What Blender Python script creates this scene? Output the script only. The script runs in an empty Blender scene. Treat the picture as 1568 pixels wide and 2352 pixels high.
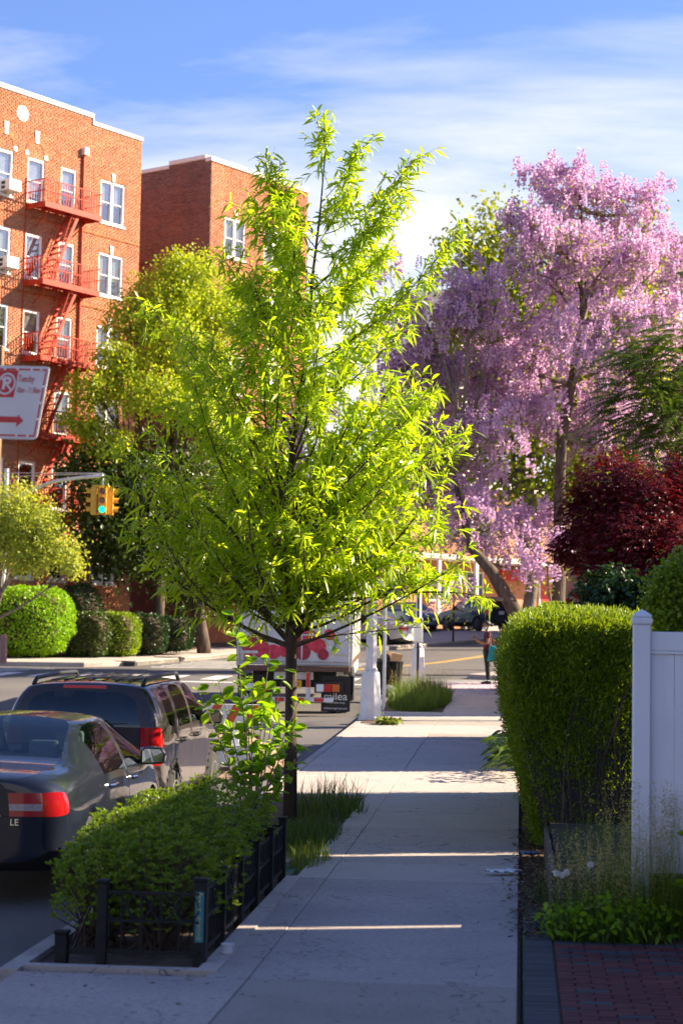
import bpy, bmesh, math, random
import numpy as np
from mathutils import Vector, Matrix
rng = np.random.default_rng(7); random.seed(7)
SC = bpy.context.scene; COL = SC.collection
R = math.radians
# ------------------------------------------------------------------ camera
CAM = np.array([0.0, 0.0, 1.95]); FPX = 70 / 36 * 2352
YAW, ROLL, PITCH = R(5.2), 0.018, math.atan((1560 - 1176) / FPX)
FW = np.array([-math.sin(YAW) * math.cos(PITCH), math.cos(YAW) * math.cos(PITCH), math.sin(PITCH)])
_r0 = np.array([math.cos(YAW), math.sin(YAW), 0]); _u0 = np.cross(_r0, FW)
RT = _r0 * math.cos(ROLL) + _u0 * math.sin(ROLL); UP = _u0 * math.cos(ROLL) - _r0 * math.sin(ROLL)
cd = bpy.data.cameras.new('camera'); cam = bpy.data.objects.new('camera', cd); COL.objects.link(cam)
cd.sensor_fit = 'VERTICAL'; cd.sensor_height = 36; cd.sensor_width = 24; cd.lens = 70
cd.clip_start = 0.1; cd.clip_end = 2500
cd.dof.use_dof = True; cd.dof.focus_distance = 24.0; cd.dof.aperture_fstop = 2.8
m = Matrix.Identity(4)
for i in range(3):
    m[i][0], m[i][1], m[i][2], m[i][3] = RT[i], UP[i], -FW[i], CAM[i]
cam.matrix_world = m
SC.camera = cam
# ------------------------------------------------------------------ light
SUN_AZ = R(16); SUN_EL = R(30)          # angle from +X towards +Y, height
SD = Vector((math.cos(SUN_AZ) * math.cos(SUN_EL), math.sin(SUN_AZ) * math.cos(SUN_EL), math.sin(SUN_EL)))
sl = bpy.data.lights.new('sun', 'SUN'); sl.energy = 5.0; sl.angle = R(0.53); sl.color = (1.0, 0.84, 0.61)
so = bpy.data.objects.new('sun', sl); COL.objects.link(so)
so.rotation_euler = (-SD).to_track_quat('-Z', 'Y').to_euler(); so.location = (40, -5, 40)
W = bpy.data.worlds.new('World'); SC.world = W; W.use_nodes = True
wn, wl = W.node_tree.nodes, W.node_tree.links; wn.clear()
sky = wn.new('ShaderNodeTexSky'); sky.sky_type = 'NISHITA'; sky.sun_disc = False
sky.sun_elevation = SUN_EL; sky.sun_rotation = math.atan2(SD.x, SD.y); sky.air_density = 1.0; sky.dust_density = 0.4; sky.ozone_density = 4.0
tc = wn.new('ShaderNodeTexCoord')
sep = wn.new('ShaderNodeSeparateXYZ'); wl.new(tc.outputs['Generated'], sep.inputs[0])
# project the direction on a high flat cloud sheet
mx = wn.new('ShaderNodeMath'); mx.operation = 'MAXIMUM'; mx.inputs[1].default_value = 0.02; wl.new(sep.outputs['Z'], mx.inputs[0])
ad = wn.new('ShaderNodeMath'); ad.operation = 'ADD'; ad.inputs[1].default_value = 0.16; wl.new(mx.outputs[0], ad.inputs[0])
dv = wn.new('ShaderNodeVectorMath'); dv.operation = 'DIVIDE'; wl.new(tc.outputs['Generated'], dv.inputs[0])
cb = wn.new('ShaderNodeCombineXYZ')
for i in range(3): wl.new(ad.outputs[0], cb.inputs[i])
wl.new(cb.outputs[0], dv.inputs[1])
mp = wn.new('ShaderNodeMapping'); mp.inputs['Scale'].default_value = (1.1, 2.6, 0.0); mp.inputs['Rotation'].default_value = (0, 0, R(14)); mp.inputs['Location'].default_value = (0.25, -0.62, 0)
wl.new(dv.outputs[0], mp.inputs[0])
nz = wn.new('ShaderNodeTexNoise'); nz.inputs['Scale'].default_value = 1.15; nz.inputs['Detail'].default_value = 9; nz.inputs['Roughness'].default_value = 0.58; nz.inputs['Distortion'].default_value = 0.35
wl.new(mp.outputs[0], nz.inputs['Vector'])
rp = wn.new('ShaderNodeValToRGB'); rp.color_ramp.elements[0].position = 0.30; rp.color_ramp.elements[1].position = 0.68
wl.new(nz.outputs[0], rp.inputs[0])
# cloud gets thicker towards the horizon
hz = wn.new('ShaderNodeMapRange'); hz.inputs['From Min'].default_value = 0.10; hz.inputs['From Max'].default_value = 0.36; hz.inputs['To Min'].default_value = 1.0; hz.inputs['To Max'].default_value = -0.78; hz.clamp = False
wl.new(sep.outputs['Z'], hz.inputs[0])
sm = wn.new('ShaderNodeMath'); sm.operation = 'ADD'; sm.use_clamp = True; wl.new(rp.outputs[0], sm.inputs[0]); wl.new(hz.outputs[0], sm.inputs[1])
mu = wn.new('ShaderNodeMath'); mu.operation = 'MULTIPLY'; mu.inputs[1].default_value = 0.93; wl.new(sm.outputs[0], mu.inputs[0])
mix = wn.new('ShaderNodeMix'); mix.data_type = 'RGBA'
hs = wn.new('ShaderNodeHueSaturation'); hs.inputs['Saturation'].default_value = 1.0; wl.new(sky.outputs[0], hs.inputs['Color'])
tn = wn.new('ShaderNodeMix'); tn.data_type = 'RGBA'; tn.blend_type = 'MULTIPLY'; tn.inputs[0].default_value = 1; tn.inputs[7].default_value = (.80, .80, 1.02, 1); wl.new(hs.outputs[0], tn.inputs[6])
wl.new(mu.outputs[0], mix.inputs[0]); wl.new(tn.outputs[2], mix.inputs[6]); mix.inputs[7].default_value = (5.1, 5.0, 5.2, 1)
bg = wn.new('ShaderNodeBackground'); bg.inputs[1].default_value = 0.066; wl.new(mix.outputs[2], bg.inputs[0])
wo = wn.new('ShaderNodeOutputWorld'); wl.new(bg.outputs[0], wo.inputs[0])
SC.view_settings.view_transform = 'Standard'; SC.view_settings.look = 'None'
SC.view_settings.exposure = 1.85; SC.view_settings.gamma = 1
SC.cycles.max_bounces = 8; SC.cycles.transparent_max_bounces = 12; SC.cycles.use_denoising = True
SC.cycles.sample_clamp_indirect = 6
# ------------------------------------------------------------------ helpers
_gy = [-60, 0, 12.7, 21.3, 40, 54, 74, 100, 150, 400]; _gz = [-.2, 0, .106, .345, 1.15, 1.88, 2.76, 4.5, 6.2, 8]
_ty = np.arange(-60, 400.5, .5); _tz = np.interp(_ty, _gy, _gz)
_k = np.hanning(9); _k /= _k.sum(); _tz = np.convolve(np.pad(_tz, 4, mode='edge'), _k, 'valid')
def g(y): return float(np.interp(y, _ty, _tz))
def ray(px, py): return FW + RT * (px - 784) / FPX - UP * (py - 1176) / FPX
def at(px, py, d): return CAM + ray(px, py) * d
def hit(px, py, off=0.0):
    d = ray(px, py); t = np.linspace(4, 170, 8000); P = CAM + d * t[:, None]
    i = int(np.argmax(P[:, 2] - np.interp(P[:, 1], _ty, _tz) - off < 0)); return P[i]
def props(o, label=None, cat=None, group=None, kind=None):
    if label: o['label'] = label
    if cat: o['category'] = cat
    if group: o['group'] = group
    if kind: o['kind'] = kind
    return o
def empty(name, loc, label, cat, rz=0, group=None):
    o = bpy.data.objects.new(name, None); COL.objects.link(o); o.location = loc; o.rotation_euler = (0, 0, rz)
    o.empty_display_size = .2
    return props(o, label, cat, group)
def link(name, me, mat=None, parent=None, loc=None, **kw):
    o = bpy.data.objects.new(name, me); COL.objects.link(o)
    if mat is not None:
        me.materials.clear(); me.materials.append(mat)
    if parent is not None: o.parent = parent
    if loc is not None: o.location = loc
    return props(o, **kw)
def copy_tree(o, parent=None):
    c = o.copy(); COL.objects.link(c)
    if parent is not None: c.parent = parent
    for ch in o.children: copy_tree(ch, c)
    return c
def npmesh(name, V, F, attr=None, smooth=False):
    V = np.asarray(V, dtype=np.float32).reshape(-1, 3); F = np.asarray(F, dtype=np.int32)
    n, k = F.shape; me = bpy.data.meshes.new(name)
    me.vertices.add(len(V)); me.vertices.foreach_set('co', V.ravel())
    me.loops.add(n * k); me.loops.foreach_set('vertex_index', F.ravel())
    me.polygons.add(n); me.polygons.foreach_set('loop_start', np.arange(0, n * k, k, dtype=np.int32))
    try: me.polygons.foreach_set('loop_total', np.full(n, k, dtype=np.int32))
    except Exception: pass
    if smooth: me.polygons.foreach_set('use_smooth', np.ones(n, dtype=bool))
    if attr is not None:
        a = me.attributes.new('rnd', 'FLOAT', 'FACE'); a.data.foreach_set('value', np.asarray(attr, dtype=np.float32))
    me.update(calc_edges=True); me.validate()
    return me
class MB:
    def __init__(s): s.v, s.f = [], []
    def add(s, vs, fs):
        b = len(s.v); s.v += [tuple(float(c) for c in p) for p in vs]; s.f += [tuple(b + i for i in q) for q in fs]; return s
    def box(s, x0, x1, y0, y1, z0, z1, M=None):
        vs = [Vector((x, y, z)) for z in (z0, z1) for y in (y0, y1) for x in (x0, x1)]
        if M is not None: vs = [M @ p for p in vs]
        return s.add(vs, [(0, 2, 3, 1), (4, 5, 7, 6), (0, 1, 5, 4), (2, 6, 7, 3), (0, 4, 6, 2), (1, 3, 7, 5)])
    def tube(s, pts, rad, n=6, cap=True):
        pts = [Vector(p) for p in pts]
        if not hasattr(rad, '__len__'): rad = [rad] * len(pts)
        b = len(s.v); prev = None
        for i, p in enumerate(pts):
            t = (pts[min(i + 1, len(pts) - 1)] - pts[max(i - 1, 0)])
            t = t.normalized() if t.length > 1e-9 else Vector((0, 0, 1))
            a = Vector((1, 0, 0)) if prev is None else prev
            if abs(a.dot(t)) > .95: a = Vector((0, 1, 0)) if abs(t.y) < .9 else Vector((0, 0, 1))
            u = (a - t * a.dot(t)).normalized(); prev = u; w = t.cross(u)
            for k in range(n):
                an = 2 * math.pi * (k + .5) / n; s.v.append(tuple(p + (u * math.cos(an) + w * math.sin(an)) * rad[i]))
        for i in range(len(pts) - 1):
            for k in range(n):
                q = b + i * n; k2 = (k + 1) % n; s.f.append((q + k, q + k2, q + n + k2, q + n + k))
        if cap:
            s.f.append(tuple(b + k for k in range(n))[::-1]); e = b + (len(pts) - 1) * n; s.f.append(tuple(e + k for k in range(n)))
        return s
    def lathe(s, prof, n=16, c=(0, 0, 0), axis='z', rot=0.0):
        b = len(s.v)
        for (r, h) in prof:
            for k in range(n):
                an = 2 * math.pi * k / n + rot; x, y = r * math.cos(an), r * math.sin(an)
                p = {'z': (x, y, h), 'x': (h, x, y), 'y': (x, h, y)}[axis]; s.v.append((c[0] + p[0], c[1] + p[1], c[2] + p[2]))
        for i in range(len(prof) - 1):
            for k in range(n):
                q = b + i * n; k2 = (k + 1) % n; s.f.append((q + k, q + k2, q + n + k2, q + n + k))
        s.f.append(tuple(b + k for k in range(n))[::-1]); e = b + (len(prof) - 1) * n; s.f.append(tuple(e + k for k in range(n)))
        return s
    def prism(s, poly, h0, h1, axis='y', M=None):
        n = len(poly)
        def P(a, b_, h): return {'y': (a, h, b_), 'x': (h, a, b_), 'z': (a, b_, h)}[axis]
        vs = [Vector(P(a, b_, h0)) for a, b_ in poly] + [Vector(P(a, b_, h1)) for a, b_ in poly]
        if M is not None: vs = [M @ p for p in vs]
        return s.add(vs, [tuple(range(n)), tuple(range(2 * n - 1, n - 1, -1))] + [(i, (i + 1) % n, n + (i + 1) % n, n + i)[::-1] for i in range(n)])
    def mesh(s, name, smooth=False, fix=True):
        me = bpy.data.meshes.new(name); me.from_pydata(s.v, [], s.f)
        if fix:
            bm = bmesh.new(); bm.from_mesh(me); bmesh.ops.recalc_face_normals(bm, faces=bm.faces); bm.to_mesh(me); bm.free()
        if smooth: me.polygons.foreach_set('use_smooth', [True] * len(me.polygons))
        me.update(); return me
    def build(s, name, mat, parent=None, loc=None, smooth=False, bevel=0, **kw):
        o = link(name, s.mesh(name, smooth), mat, parent, loc, **kw)
        if bevel:
            b = o.modifiers.new('bevel', 'BEVEL'); b.width = bevel; b.segments = 2; b.limit_method = 'ANGLE'; b.angle_limit = R(40)
        return o
def text(name, body, size, mat, parent, M, ext=.002, align='CENTER', sx=1.0, bold=0.0, **kw):
    cu = bpy.data.curves.new(name, 'FONT'); cu.body = body; cu.size = size; cu.extrude = ext; cu.align_x = align; cu.align_y = 'CENTER'; cu.offset = bold
    o = bpy.data.objects.new(name, cu); COL.objects.link(o); bpy.context.view_layer.update()
    me = bpy.data.meshes.new_from_object(o.evaluated_get(bpy.context.evaluated_depsgraph_get()))
    bpy.data.objects.remove(o); bpy.data.curves.remove(cu); me.name = name
    me.transform(Matrix.Diagonal((sx, 1, 1, 1))); me.transform(M)
    return link(name, me, mat, parent, **kw)
# M for text that reads when seen from -Y (upright, facing -Y)
def TM(x, y, z, rz=0): return Matrix.Translation((x, y, z)) @ Matrix.Rotation(rz, 4, 'Z') @ Matrix.Rotation(R(90), 4, 'X')
# ------------------------------------------------------------------ materials
def nodes(name):
    mt = bpy.data.materials.new(name); mt.use_nodes = True; n = mt.node_tree.nodes; l = mt.node_tree.links
    return mt, n, l, n['Principled BSDF']
def pm(name, c1, c2=None, scale=8, rough=.6, bump=0, metal=0, coat=0, detail=6, spec=.5, bscale=None, stretch=None, obj=True, c3=None, s3=1.5, f3=.5):
    mt, n, l, b = nodes(name); b.inputs['Roughness'].default_value = rough; b.inputs['Metallic'].default_value = metal
    b.inputs['Coat Weight'].default_value = coat; b.inputs['Specular IOR Level'].default_value = spec; b.inputs['Coat Roughness'].default_value = .04
    c2 = c2 or tuple(x * .8 for x in c1)
    t = n.new('ShaderNodeTexCoord'); v = t.outputs['Object']
    if not obj:
        ge = n.new('ShaderNodeNewGeometry'); v = ge.outputs['Position']
    if stretch:
        mpp = n.new('ShaderNodeMapping'); mpp.inputs['Scale'].default_value = stretch; l.new(v, mpp.inputs[0]); v = mpp.outputs[0]
    z = n.new('ShaderNodeTexNoise'); z.inputs['Scale'].default_value = scale; z.inputs['Detail'].default_value = detail; l.new(v, z.inputs['Vector'])
    r = n.new('ShaderNodeValToRGB'); r.color_ramp.elements[0].position = .35; r.color_ramp.elements[1].position = .65
    r.color_ramp.elements[0].color = (*c1, 1); r.color_ramp.elements[1].color = (*c2, 1); l.new(z.outputs[0], r.inputs[0])
    out = r.outputs[0]
    if c3:
        z3 = n.new('ShaderNodeTexNoise'); z3.inputs['Scale'].default_value = s3; z3.inputs['Detail'].default_value = 5; l.new(v, z3.inputs['Vector'])
        r3 = n.new('ShaderNodeValToRGB'); r3.color_ramp.elements[0].position = .45; r3.color_ramp.elements[1].position = .7; l.new(z3.outputs[0], r3.inputs[0])
        q = n.new('ShaderNodeMath'); q.operation = 'MULTIPLY'; q.inputs[1].default_value = f3; l.new(r3.outputs[0], q.inputs[0])
        x = n.new('ShaderNodeMix'); x.data_type = 'RGBA'; l.new(q.outputs[0], x.inputs[0]); l.new(out, x.inputs[6]); x.inputs[7].default_value = (*c3, 1); out = x.outputs[2]
    l.new(out, b.inputs['Base Color'])
    if bump:
        z2 = n.new('ShaderNodeTexNoise'); z2.inputs['Scale'].default_value = bscale or scale * 3; z2.inputs['Detail'].default_value = 6; l.new(v, z2.inputs['Vector'])
        bp = n.new('ShaderNodeBump'); bp.inputs['Strength'].default_value = bump; bp.inputs['Distance'].default_value = .02; l.new(z2.outputs[0], bp.inputs['Height']); l.new(bp.outputs[0], b.inputs['Normal'])
    return mt
def leafmat(name, c1, c2, trans=.45, tc_=None, rough=.42, spec=.35):
    mt, n, l, b = nodes(name); b.inputs['Roughness'].default_value = rough; b.inputs['Specular IOR Level'].default_value = spec
    a = n.new('ShaderNodeAttribute'); a.attribute_name = 'rnd'; oi = n.new('ShaderNodeObjectInfo')
    s_ = n.new('ShaderNodeMath'); s_.operation = 'ADD'; l.new(a.outputs['Fac'], s_.inputs[0]); l.new(oi.outputs['Random'], s_.inputs[1])
    fr = n.new('ShaderNodeMath'); fr.operation = 'FRACT'; l.new(s_.outputs[0], fr.inputs[0])
    x = n.new('ShaderNodeMix'); x.data_type = 'RGBA'; l.new(fr.outputs[0], x.inputs[0]); x.inputs[6].default_value = (*c1, 1); x.inputs[7].default_value = (*c2, 1)
    l.new(x.outputs[2], b.inputs['Base Color'])
    t = n.new('ShaderNodeBsdfTranslucent')
    g2 = n.new('ShaderNodeMix'); g2.data_type = 'RGBA'; g2.blend_type = 'MULTIPLY'; g2.inputs[0].default_value = 1; l.new(x.outputs[2], g2.inputs[6]); g2.inputs[7].default_value = (*(tc_ or (1.5, 1.35, .6)), 1)
    l.new(g2.outputs[2], t.inputs[0])
    ms = n.new('ShaderNodeMixShader'); ms.inputs[0].default_value = trans; l.new(b.outputs[0], ms.inputs[1]); l.new(t.outputs[0], ms.inputs[2])
    l.new(ms.outputs[0], n['Material Output'].inputs[0]); return mt
def rndmat(name, cols, rough=.8, bump=.3, bscale=60, noise=.22):
    """colour picked per face attribute / per object"""
    mt, n, l, b = nodes(name); b.inputs['Roughness'].default_value = rough; b.inputs['Specular IOR Level'].default_value = .25
    a = n.new('ShaderNodeAttribute'); a.attribute_name = 'rnd'; oi = n.new('ShaderNodeObjectInfo')
    s_ = n.new('ShaderNodeMath'); s_.operation = 'ADD'; l.new(a.outputs['Fac'], s_.inputs[0]); l.new(oi.outputs['Random'], s_.inputs[1])
    fr = n.new('ShaderNodeMath'); fr.operation = 'FRACT'; l.new(s_.outputs[0], fr.inputs[0])
    r = n.new('ShaderNodeValToRGB'); r.color_ramp.interpolation = 'LINEAR'
    for i in range(len(cols) - 2): r.color_ramp.elements.new((i + 1) / (len(cols) - 1))
    for i, c in enumerate(cols): r.color_ramp.elements[i].color = (*c, 1)
    l.new(fr.outputs[0], r.inputs[0])
    ge = n.new('ShaderNodeNewGeometry'); z = n.new('ShaderNodeTexNoise'); z.inputs['Scale'].default_value = .9; z.inputs['Detail'].default_value = 8; l.new(ge.outputs['Position'], z.inputs['Vector'])
    mr = n.new('ShaderNodeMapRange'); mr.inputs['From Min'].default_value = .3; mr.inputs['From Max'].default_value = .7; mr.inputs['To Min'].default_value = 1 - noise; mr.inputs['To Max'].default_value = 1 + noise * .6; l.new(z.outputs[0], mr.inputs[0])
    hv = n.new('ShaderNodeHueSaturation'); l.new(mr.outputs[0], hv.inputs['Value']); l.new(r.outputs[0], hv.inputs['Color']); l.new(hv.outputs[0], b.inputs['Base Color'])
    if bump:
        z2 = n.new('ShaderNodeTexNoise'); z2.inputs['Scale'].default_value = bscale; l.new(ge.outputs['Position'], z2.inputs['Vector'])
        bp = n.new('ShaderNodeBump'); bp.inputs['Strength'].default_value = bump; bp.inputs['Distance'].default_value = .01; l.new(z2.outputs[0], bp.inputs['Height']); l.new(bp.outputs[0], b.inputs['Normal'])
    return mt
def glassmat(name, tint, refl=.12, rough=.02):
    mt, n, l, b = nodes(name); n.remove(b)
    t = n.new('ShaderNodeBsdfTransparent'); t.inputs[0].default_value = (*tint, 1)
    gl = n.new('ShaderNodeBsdfGlossy'); gl.inputs['Roughness'].default_value = rough
    fr = n.new('ShaderNodeLayerWeight'); fr.inputs[0].default_value = .35
    ma = n.new('ShaderNodeMath'); ma.operation = 'MULTIPLY_ADD'; ma.use_clamp = True; l.new(fr.outputs['Fresnel'], ma.inputs[0]); ma.inputs[1].default_value = .55; ma.inputs[2].default_value = refl
    ms = n.new('ShaderNodeMixShader'); l.new(ma.outputs[0], ms.inputs[0]); l.new(t.outputs[0], ms.inputs[1]); l.new(gl.outputs[0], ms.inputs[2]); l.new(ms.outputs[0], n['Material Output'].inputs[0]); return mt
def emit(name, c, s):
    mt, n, l, b = nodes(name); b.inputs['Base Color'].default_value = (*c, 1); b.inputs['Emission Color'].default_value = (*c, 1); b.inputs['Emission Strength'].default_value = s; return mt
M = {}
M['asphalt'] = pm('asphalt', (.075, .07, .068), (.11, .10, .097), 40, .85, .35, obj=False, c3=(.15, .135, .12), s3=.25, f3=.6)
M['concrete'] = pm('concrete', (.32, .265, .24), (.41, .35, .32), 28, .88, .25, obj=False, c3=(.22, .20, .19), s3=.8, f3=.55)
M['concrete_b'] = pm('concrete_b', (.36, .305, .275), (.45, .39, .35), 60, .88, .2, obj=False, c3=(.29, .265, .25), s3=.6, f3=.5)
M['concrete_tan'] = pm('concrete_tan', (.27, .235, .20), (.40, .35, .30), 90, .9, .5, obj=False, c3=(.25, .20, .16), s3=1.2, f3=.5)
def stain(mt, scale=9.0, thr=.055, dark=.45, amt=.8):
    # gum spots and drip marks trodden into the concrete
    n, l = mt.node_tree.nodes, mt.node_tree.links; b = n['Principled BSDF']; src = b.inputs['Base Color'].links[0].from_socket
    ge = n.new('ShaderNodeNewGeometry'); v = n.new('ShaderNodeTexVoronoi'); v.inputs['Scale'].default_value = scale; l.new(ge.outputs['Position'], v.inputs['Vector'])
    wn_ = n.new('ShaderNodeTexWhiteNoise'); l.new(v.outputs['Position'], wn_.inputs['Vector'])
    th = n.new('ShaderNodeMath'); th.operation = 'MULTIPLY'; th.inputs[1].default_value = thr * 4; pw_ = n.new('ShaderNodeMath'); pw_.operation = 'POWER'; pw_.inputs[1].default_value = 3.0; l.new(wn_.outputs[0], pw_.inputs[0]); l.new(pw_.outputs[0], th.inputs[0])
    lt = n.new('ShaderNodeMath'); lt.operation = 'LESS_THAN'; l.new(v.outputs['Distance'], lt.inputs[0]); l.new(th.outputs[0], lt.inputs[1])
    k = n.new('ShaderNodeMath'); k.operation = 'MULTIPLY'; k.inputs[1].default_value = amt; l.new(lt.outputs[0], k.inputs[0])
    cr = n.new('ShaderNodeTexVoronoi'); cr.feature = 'DISTANCE_TO_EDGE'; cr.inputs['Scale'].default_value = .55; nz_ = n.new('ShaderNodeTexNoise'); nz_.inputs['Scale'].default_value = 3; l.new(ge.outputs['Position'], nz_.inputs['Vector'])
    ad_ = n.new('ShaderNodeVectorMath'); ad_.operation = 'ADD'; l.new(ge.outputs['Position'], ad_.inputs[0]); l.new(nz_.outputs['Color'], ad_.inputs[1]); l.new(ad_.outputs[0], cr.inputs['Vector'])
    lc = n.new('ShaderNodeMath'); lc.operation = 'LESS_THAN'; lc.inputs[1].default_value = .0035; l.new(cr.outputs['Distance'], lc.inputs[0])
    mxx = n.new('ShaderNodeMath'); mxx.operation = 'MAXIMUM'; l.new(k.outputs[0], mxx.inputs[0]); l.new(lc.outputs[0], mxx.inputs[1])
    x = n.new('ShaderNodeMix'); x.data_type = 'RGBA'; x.blend_type = 'MULTIPLY'; l.new(mxx.outputs[0], x.inputs[0]); l.new(src, x.inputs[6]); x.inputs[7].default_value = (dark, dark * .95, dark * .9, 1); l.new(x.outputs[2], b.inputs['Base Color'])
for _n in ('concrete', 'concrete_b', 'concrete_tan'): stain(M[_n])
M['kerb'] = pm('kerb', (.33, .29, .25), (.42, .37, .32), 14, .9, .4, obj=False, c3=(.2, .17, .15), s3=2, f3=.6)
M['soil'] = pm('soil', (.035, .022, .014), (.085, .055, .035), 12, .95, .8, obj=False, c3=(.14, .09, .05), s3=5, f3=.5)
M['lawn'] = pm('lawn', (.035, .06, .012), (.07, .10, .025), 6, .95, .5, obj=False, c3=(.09, .07, .04), s3=.6, f3=.5)
M['mulch'] = pm('mulch', (.10, .05, .03), (.22, .13, .08), 40, .95, .9, obj=False)
M['road_white'] = pm('road_white', (.55, .54, .52), (.74, .73, .70), 9, .7, .2, obj=False, c3=(.22, .20, .19), s3=3.5, f3=.6)
M['road_yellow'] = pm('road_yellow', (.62, .36, .03), (.72, .46, .06), 9, .7, .2, obj=False, c3=(.2, .14, .07), s3=3, f3=.5)
BR = [(.33, .095, .045), (.42, .13, .052), (.47, .155, .06), (.50, .18, .075), (.38, .11, .05), (.44, .16, .075)]
M['brick'] = rndmat('brick', BR)
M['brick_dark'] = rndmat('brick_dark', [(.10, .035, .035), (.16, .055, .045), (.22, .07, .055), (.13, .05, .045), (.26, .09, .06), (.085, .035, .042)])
M['dark_soil'] = pm('dark_soil', (.012, .009, .006), (.03, .02, .013), 14, .95, .8, obj=False)
M['mortar'] = pm('mortar', (.47, .36, .28), (.56, .45, .36), 3, .95, .3, obj=False)
M['mortar_dark'] = pm('mortar_dark', (.58, .48, .45), (.66, .56, .52), 3, .95, .3, obj=False)
M['limestone'] = pm('limestone', (.66, .60, .54), (.74, .69, .64), 4, .8, .1, obj=False)
M['white_paint'] = pm('white_paint', (.76, .75, .74), (.82, .81, .80), 5, .45)
M['vinyl'] = pm('vinyl', (.70, .72, .80), (.76, .78, .85), 2.5, .4, stretch=(1, 1, .3), c3=(.50, .52, .50), s3=4, f3=.35)
M['galv'] = pm('galv', (.50, .50, .51), (.62, .62, .63), 9, .42, .1, metal=.35, c3=(.38, .36, .35), s3=3, f3=.4)
M['white_metal'] = pm('white_metal', (.60, .59, .58), (.70, .69, .68), 6, .4, .05, c3=(.42, .40, .39), s3=2.2, f3=.35)
M['red_steel'] = pm('red_steel', (.42, .028, .010), (.50, .045, .014), 5, .5, .05, c3=(.22, .02, .012), s3=3, f3=.5, spec=.25)
M['black_steel'] = pm('black_steel', (.007, .007, .008), (.013, .013, .014), 15, .55, .1, spec=.25)
M['black'] = pm('black', (.008, .008, .009), (.014, .014, .015), 15, .55)
M['rubber'] = pm('rubber', (.016, .016, .017), (.028, .028, .028), 40, .85, .3)
M['chrome'] = pm('chrome', (.75, .75, .76), (.7, .7, .71), 5, .15, metal=1)
M['alloy'] = pm('alloy', (.55, .54, .53), (.62, .61, .60), 8, .28, metal=.9)
M['bark'] = pm('bark', (.045, .028, .02), (.11, .075, .055), 9, .92, .9, stretch=(1, 1, .25), obj=False)
M['bark_grey'] = pm('bark_grey', (.10, .075, .06), (.21, .165, .13), 5, .92, .8, stretch=(1, 1, .3), obj=False)
M['glass_win'] = glassmat('glass_win', (.86, .88, .90), .05)
M['glass_car'] = glassmat('glass_car', (.40, .52, .56), .07)
M['glass_tint'] = glassmat('glass_tint', (.07, .08, .09), .06)
M['blind'] = pm('blind', (.74, .72, .68), (.8, .78, .74), 3, .8, stretch=(1, 1, 12))
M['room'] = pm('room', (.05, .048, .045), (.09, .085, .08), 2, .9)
M['wood'] = pm('wood', (.12, .08, .055), (.20, .14, .10), 6, .85, .5, stretch=(1, 1, .2), obj=False)
M['yellow_signal'] = pm('yellow_signal', (.62, .31, .012), (.70, .38, .02), 6, .4, .05)
# ------------------------------------------------------------------ setting: ground, roads, kerbs, pavement
def sheet(name, x0, x1, y0, y1, off, mat, nx=1, step=1.0, kind='structure', fn=None):
    ys = np.arange(y0, y1 + step * .5, step); xs = np.linspace(x0, x1, nx + 1); V = []; F = []
    for y in ys:
        for x in xs: V.append((x, y, g(y) + off + (fn(x, y) if fn else 0)))
    n = nx + 1
    for j in range(len(ys) - 1):
        for i in range(nx): F.append((j * n + i, j * n + i + 1, (j + 1) * n + i + 1, (j + 1) * n + i))
    return link(name, npmesh(name, V, F), mat, kind=kind)
sheet('ground', -420, 420, -60, 400, -.32, M['lawn'], 1, 2)
sheet('road', -60, 45, -30, 130, -.14, M['asphalt'], 8, 1)
KX = -3.25          # kerb face of our side
def poly_slab(name, pts, top, thick, mat, parent=None, step=1.5, **kw):
    """flat-topped slab over a polygon that follows the slope of the ground"""
    bm = bmesh.new(); vs = [bm.verts.new((x, y, 0)) for x, y in pts]; f = bm.faces.new(vs)
    y0 = min(p[1] for p in pts); y1 = max(p[1] for p in pts); y = math.ceil(y0 / step) * step
    while y < y1:
        bmesh.ops.bisect_plane(bm, geom=bm.verts[:] + bm.edges[:] + bm.faces[:], plane_co=(0, y, 0), plane_no=(0, 1, 0)); y += step
    bmesh.ops.recalc_face_normals(bm, faces=bm.faces)
    if sum(f.normal.z for f in bm.faces) < 0: bmesh.ops.reverse_faces(bm, faces=bm.faces)
    r = bmesh.ops.extrude_face_region(bm, geom=bm.faces[:]); up = [e for e in r['geom'] if isinstance(e, bmesh.types.BMVert)]
    low = [v for v in bm.verts if v not in set(up)]
    for v in up: v.co.z = g(v.co.y) + top
    for v in low: v.co.z = g(v.co.y) + top - thick
    bmesh.ops.recalc_face_normals(bm, faces=bm.faces)
    me = bpy.data.meshes.new(name); bm.to_mesh(me); bm.free()
    return link(name, me, mat, parent, **kw)
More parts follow.
